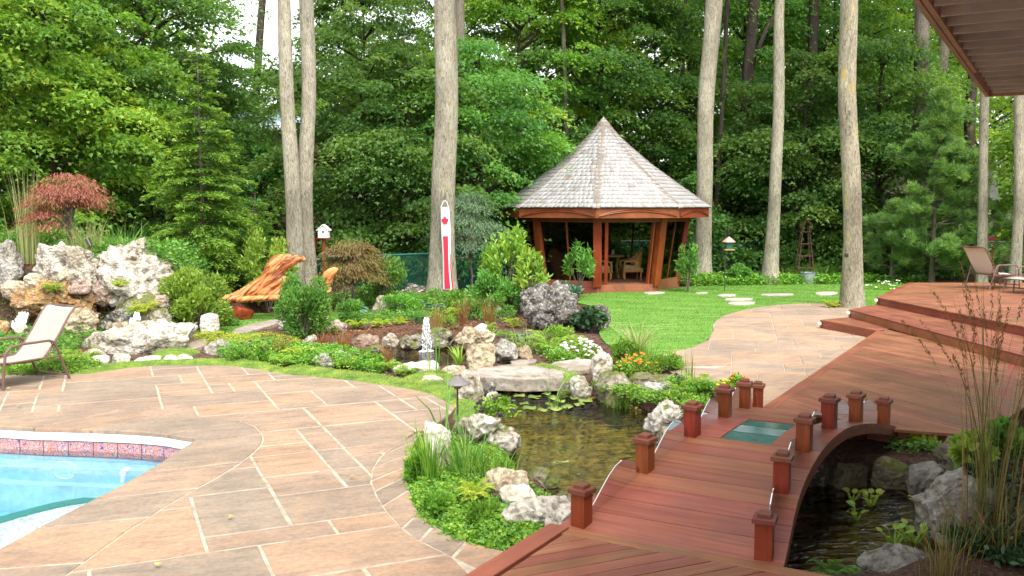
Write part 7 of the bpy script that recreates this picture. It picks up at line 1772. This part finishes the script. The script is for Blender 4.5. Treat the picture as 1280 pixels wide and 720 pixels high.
k_ = AT(572, 478, lp.y).z + .03; Rl = 17 / F * lp.y
MB().tube([(0, 0, 0), (0, 0, k_ - .05)], .011, 8).build('stake', M_DARKMETAL, t, local=True)
MB().lathe([(0, k_ + .075), (.02, k_ + .07), (.05, k_ + .05), (Rl * .8, k_ + .01), (Rl, k_ - .012), (Rl, k_ - .018), (Rl * .75, k_ - .004), (0, k_ + .01)], 20).build('hat', simple('weathered_copper', (.17, .15, .15), .6, metal=.2), t, local=True, smooth=True)
MB().lathe([(0, k_ - .075), (.035, k_ - .07), (.055, k_ - .045), (.06, k_ - .0)], 14).build('lamp_glass', simple('lamp_holder', (.20, .15, .12), .3), t, local=True, smooth=True)
p = AT(111, 305, 18.9); t = empty('spotlight', (p.x, p.y, p.z - .12), label='small black spotlight on top of the long white boulder', cat='spotlight')
MB().tube([(0, 0, 0), (0, 0, .1)], .012, 6).build('stake', M_DARKMETAL, t, local=True); MB().tube([(.05, -.02, .07), (-.04, .02, .22)], [.035, .05], 10).build('head', simple('black_plastic', (.02, .02, .02), .4), t, local=True)
p = AT(1005, 350, 31.6); t = empty('obelisk', (p.x, 31.6, 0), label='rusty twig obelisk ladder in the shade of the back border', cat='garden obelisk')
hh = AT(1005, 282, 31).z; rust = simple('rust_twig', (.10, .055, .035), .85, bumpsc=30)
for sx in (-1, 1):
    for sy in (-1, 1): MB().tube([(sx * .30, sy * .2, 0), (sx * .10, sy * .08, hh)], .022, 5).build('upright', rust, t, local=True)
for k in range(4):
    z = hh * (.22 + .22 * k); w = .30 - .20 * z / hh + .05
    for sy in (-1, 1): MB().tube([(-w, sy * .15, z), (w, sy * .15, z)], .02, 5).build('rung', rust, t, local=True)
MB().tube([(-.05, 0, hh), (.02, 0, hh + .2), (.18, 0, hh + .05), (.25, 0, hh - .15)], .04, 6).build('finial', rust, t, local=True)
p = AT(1058, 319, 22.6); t = MB().box((p.x, p.y, p.z), (.07, .08, .10)).tube([(p.x, p.y - .02, p.z + .02), (p.x, p.y - .07, p.z)], .03, 8).build('outdoor_lamp', M_DARKMETAL, loc=(p.x, p.y, p.z)); tag(t, 'small dark lamp fixed to the left side of the lichened trunk', 'lamp')
bk = AT(1010, 338, 30.0); t = empty('bucket', (bk.x, 30, 0), label='pale upturned bucket at the foot of the twig obelisk', cat='bucket'); MB().lathe([(0, 0), (.20, 0), (.24, .36), (.26, .38), (.22, .38), (0, .1)], 14).build('shell', simple('pale_bucket', (.22, .26, .26), .5), t, local=True); MB().tube([(-.24, 0, .36), (0, -.1, .44), (.24, 0, .36)], .01, 5).build('handle', M_DARKMETAL, t, local=True)

# ---------------------------------------------------------------- fences
def fence(pts, label, h=1.22, gap=1.8):
    a0 = Vector(pts[0]); t = empty('chain_link_fence', (a0.x, a0.y, 0), label=label, cat='fence', group='green chain link fence runs')
    wires = Soup()
    for i in range(len(pts) - 1):
        a, b = Vector(pts[i]) - a0, Vector(pts[i + 1]) - a0; L = (b - a).length; n = max(1, round(L / gap)); d = (b - a) / L
        MB().tube([(a.x, a.y, h), (b.x, b.y, h)], .024, 6).build('top_rail', M_TEAL, t, local=True)
        for k in range(n + (i == len(pts) - 2)):
            q = a.lerp(b, k / n); MB().tube([(q.x, q.y, -.1), (q.x, q.y, h + .03)], .032, 7).build('fence_post', M_TEAL, t, local=True)
        st = .10; k = int(L / st); V = []; T = []
        for sgn in (0, 1):
            for j in range(-int(h / st), k + 1):
                s0, s1 = j * st, j * st + h
                z0, z1 = 0.02, h
                if s0 < 0: z0 += -s0; s0 = 0
                if s1 > L: z1 -= s1 - L; s1 = L
                if s1 <= s0: continue
                if sgn: z0, z1 = h - z0, h - z1
                p0, p1 = a + d * s0, a + d * s1; o = len(V); w = .006; V += [(p0.x, p0.y, z0 - w), (p0.x, p0.y, z0 + w), (p1.x, p1.y, z1 + w), (p1.x, p1.y, z1 - w)]; T += [(o, o + 1, o + 2), (o, o + 2, o + 3)]
        wires.raw(V, T, .5)
    tag(wires.build('wire_mesh', M_TEAL, t), kind='stuff')
fence([(AT(395, 330, 23.9).x, 23.9), (AT(465, 321, 24.4).x, 24.4), (AT(545, 318, 25.6).x, 25.6), (AT(605, 313, 27.7).x, 27.7), (AT(650, 311, 29.5).x, 30.5)], 'green chain link fence behind the flower beds left of the gazebo')
fence([(1.0, 33.0), (4.6, 33.3), (8.3, 33.6), (10.6, 34.0)], 'green chain link fence behind the gazebo running to the bird feeder', h=1.28)
fence([(AT(1085, 305, 33).x, 33), (AT(1150, 303, 33).x, 33), (AT(1215, 303, 33).x, 33.0), (AT(1300, 303, 33).x, 33)], 'green chain link fence behind the pine and the upper deck', h=1.26)

# ---------------------------------------------------------------- neighbouring buildings glimpsed through the trees
def zx(x, y): return (1080 + x / 4.5, 180 + y / 4.5)
HD = 37.0
def P3(px, py, D=HD): return AT(px, py, D)
t = empty('white_house', (P3(1235, 320).x, HD, 0), label='white gabled house glimpsed behind the trunks at the right', cat='house')
siding = simple('white_siding', (.84, .84, .84), .6, var=.03); groof = simple('brown_shingles', (.20, .14, .12), .9, var=.2, bumpsc=8)
a, b = P3(1217, 268), P3(1243, 268); x0, x1 = a.x, b.x; zt = a.z; apex = P3(1237, 214)
MB().prism([(x0, HD), (x1, HD), (x1, HD + 6), (x0, HD + 6)], -.1, zt).build('wall', siding, t)
k = MB(); gx0, gx1 = P3(1226, 268).x, P3(1246, 268).x
k.add([(gx0, HD - .4, zt), (gx1, HD - .4, zt), (apex.x, HD - .4, apex.z), (gx0, HD + 6, zt), (gx1, HD + 6, zt), (apex.x, HD + 6, apex.z)], [(0, 1, 2), (5, 4, 3), (0, 2, 5, 3), (1, 4, 5, 2), (0, 3, 4, 1)]); k.build('gable', siding, t)
e = P3(1253, 264); MB().prism([(x1 - .1, HD - .6), (e.x, HD - .6), (e.x, HD + 6), (x1 - .1, HD + 6)], zt - .25, zt).build('eave', M_WHITE, t)
rl = P3(1205, 225); MB().add([(rl.x - 6, HD + .1, zt + .1), (x1, HD + .1, zt + .1), (x1 - .3, HD + 3, zt + 2.2), (rl.x - 6, HD + 3, zt + 2.2), (rl.x - 6, HD + 6, zt + .1), (x1, HD + 6, zt + .1)], [(0, 1, 2, 3), (3, 2, 5, 4), (0, 4, 5, 1), (1, 5, 2), (0, 3, 4)]).build('roof', groof, t)
MB().prism([(rl.x - 6, HD + .3), (x0 - .01, HD + .3), (x0 - .01, HD + 6), (rl.x - 6, HD + 6)], -.1, zt + .08).build('brick_wall', simple('pale_brick', (.48, .34, .29), .9, bumpsc=12), t)
for (wx, wy0, wy1) in ((1234.5, 272, 292),):
    u, v = P3(wx - 2, wy1, HD - .05), P3(wx + 2, wy0, HD - .05); f = MB().prism([(u.x - .06, HD - .06), (v.x + .06, HD - .06), (v.x + .06, HD - .005), (u.x - .06, HD - .005)], u.z - .06, v.z + .06).build('window', M_WHITE, t)
    MB().prism([(u.x, HD - .09), (v.x, HD - .09), (v.x, HD - .062), (u.x, HD - .062)], u.z, v.z).build('pane', simple('window_dark', (.03, .04, .05), .1), f, off=wloc(t))
u, v = P3(1228, 301, HD - .2), P3(1243, 296, HD - .2); MB().prism([(u.x, HD - .4), (v.x, HD - .4), (v.x, HD - .01), (u.x, HD - .01)], u.z, v.z).build('flower_box', simple('red_paint', (.55, .05, .07), .6), t)
HD2 = 34.0; a, b = AT(318, 152, HD2), AT(358, 160, HD2)
t = empty('neighbour_house', (a.x, HD2, 0), label='grey-blue roof edge and tan wall glimpsed between leaves left of the twin trunks', cat='house')
MB().prism([(a.x - 3.5, HD2), (b.x + .8, HD2), (b.x + .8, HD2 + 7), (a.x - 3.5, HD2 + 7)], -.1, a.z - .35).build('wall', simple('tan_wall', (.50, .38, .24), .9), t)
MB().prism([(a.x - 3.8, HD2 - .5), (b.x + 1.0, HD2 - .5), (b.x + 1.0, HD2 + 7.4), (a.x - 3.8, HD2 + 7.4)], a.z - .35, a.z - .18).build('gutter', M_WHITE, t)
MB().add([(a.x - 3.8, HD2 - .5, a.z - .17), (b.x + 1, HD2 - .5, a.z - .17), (b.x - 1, HD2 + 3.5, a.z + .9), (a.x - 2, HD2 + 3.5, a.z + .9), (a.x - 3.8, HD2 + 7.4, a.z - .17), (b.x + 1, HD2 + 7.4, a.z - .17)], [(0, 1, 2, 3), (3, 2, 5, 4), (0, 3, 4), (1, 5, 2), (0, 4, 5, 1)]).build('roof', simple('blue_grey_roof', (.42, .50, .58), .5), t)
p0 = AT(1098, 335, 35.5); t = empty('garden_shed', (p0.x, 35.5, 0), label='low pinkish plank shed behind the pine', cat='shed')
for i in range(8): MB().prism([(p0.x + i * .30 + .012, 35.5), (p0.x + i * .30 + .288, 35.5), (p0.x + i * .30 + .288, 35.53), (p0.x + i * .30 + .012, 35.53)], -.05, 1.45 + .02 * math.sin(i * 3)).build('plank', W_SHED, t)
MB().prism([(p0.x, 35.54), (p0.x + 2.4, 35.54), (p0.x + 2.4, 37), (p0.x, 37)], -.05, 1.4).build('wall', W_SHED, t)
MB().add([(p0.x - .15, 35.35, 1.47), (p0.x + 2.55, 35.35, 1.47), (p0.x + 2.55, 37.2, 1.85), (p0.x - .15, 37.2, 1.85), (p0.x - .15, 35.35, 1.52), (p0.x + 2.55, 35.35, 1.52), (p0.x + 2.55, 37.2, 1.90), (p0.x - .15, 37.2, 1.90)], [(0, 3, 2, 1), (4, 5, 6, 7), (0, 1, 5, 4), (1, 2, 6, 5), (2, 3, 7, 6), (3, 0, 4, 7)]).build('roof', groof, t)

# ---------------------------------------------------------------- fountain and trickle
m_w, n, l, p = new_mat('white_water'); p.inputs['Base Color'].default_value = (.86, .90, .93, 1); p.inputs['Roughness'].default_value = .25
tr = n.new('ShaderNodeBsdfTransparent'); mx = n.new('ShaderNodeMixShader'); a_ = noise_t(n, l, coords(n, l, (30, 30, 8)), 1.5, 4, .7); r = ramp(n, [(.38, (.25,) * 3), (.6, (1, 1, 1))]); l.new(a_, r.inputs[0])
l.new(r.outputs[0], mx.inputs[0]); l.new(tr.outputs[0], mx.inputs[1]); l.new(p.outputs[0], mx.inputs[2]); l.new(mx.outputs[0], n['Material Output'].inputs['Surface'])
fp = G(533, 439, ZF); ft = empty('fountain', (fp.x, fp.y, ZF), label='small foaming fountain jet in the upper pond', cat='fountain')
H_ = AT(533, 398, fp.y).z - ZF; r_ = np.random.default_rng(12); s = Soup()
bmi = bmesh.new(); bmesh.ops.create_icosphere(bmi, subdivisions=1, radius=1); IV = np.array([v.co[:] for v in bmi.verts]); IF = np.array([[v.index for v in f.verts] for f in bmi.faces]); bmi.free()

for i in range(420):
    a = r_.uniform(0, 6.28); k = r_.uniform(); 
    z = H_ * (1 - k ** 1.6) ; rad = .02 + .075 * (k ** .7) * r_.uniform(.5, 1.1) if r_.uniform() < .75 else r_.uniform(0, .05); sz = r_.uniform(.004, .012)
    s.raw(IV * [sz, sz, sz * r_.uniform(1, 3)] + [rad * math.cos(a), rad * math.sin(a), z], IF, .5)
s.build('jet', m_w, ft)
s = Soup()
for i in range(60):
    a = r_.uniform(0, 6.28); rad = abs(r_.normal(0, .05)) + .02; sz = r_.uniform(.008, .02); s.raw(IV * [sz * 1.6, sz * 1.6, sz] + [rad * math.cos(a) * 1.4, rad * math.sin(a), .004], IF, .5)
tag(s.build('foam', m_w, ft), kind='stuff')
def trickle(name, px, y0, y1, D, w, lab, seed):
    r_ = np.random.default_rng(seed); a, b = AT(px, y0, D), AT(px, y1, D); s = Soup(); n = 260
    for i in range(n):
        u = r_.uniform(); sz = r_.uniform(.008, .02); s.raw(IV * [sz, sz, sz * 3] + [r_.normal(0, w * (.3 + .4 * u)), -.25 * u + r_.normal(0, .02), (b.z - a.z) * u], IF, .5)
    o = s.build(name, m_w); o.location = a; return tag(o, lab, 'waterfall', kind='stuff')
trickle('waterfall_trickle', 172, 392, 410, 17.0, .07, 'thin white trickle of water falling beside the dark rounded boulder', 1)
trickle('waterfall_trickle', 30, 392, 408, 17.4, .10, 'thin veil of water under the rusty ledge behind the chair', 2)
# fallen stick and leaves
pts = [AT(1200, 692, 7.2), AT(1170, 660, 6.9), AT(1212, 640, 6.9), AT(1240, 612, 7.0), AT(1268, 600, 7.1)]
st_ = [AT(1155, 690, 6.6), AT(1203, 689, 6.7), AT(1218, 662, 6.8), AT(1245, 632, 6.85), AT(1271, 598, 6.9)]
o = MB().tube(st_, [.004, .008, .010, .011, .012], 6).tube([st_[3], AT(1222, 628, 6.8)], [.006, .002], 5).build('fallen_branch', B_MID, loc=tuple(st_[2])); tag(o, 'crooked dry stick leaning over the big angular boulder', 'branch')
r_ = np.random.default_rng(77); FL = [(877, 385), (888, 385), (1150, 360), (1020, 358), (905, 372)]
s = Soup()
Q = np.concatenate([in_poly_points(LAWN, 26, 3), in_poly_points(PATIO_MAIN, 10, 4)[:, :2], in_poly_points(PATH, 6, 5)]); n = len(Q)
s.leaves(np.c_[Q, np.full(n, .035)], np.c_[r_.normal(0, 1, (n, 2)), np.zeros(n)], np.c_[r_.normal(0, .2, (n, 2)), np.ones(n)], r_.uniform(.05, .09, n), r_.uniform(.04, .07, n), r_.uniform(0, 1, n), 'maple')
tag(s.build('fallen_leaves', leaf_mat('leaf_fallen', [(0, (.45, .20, .05)), (1, (.60, .48, .10))], transl=.1)), 'few yellow fallen leaves on lawn and paving', 'fallen leaves', kind='stuff')
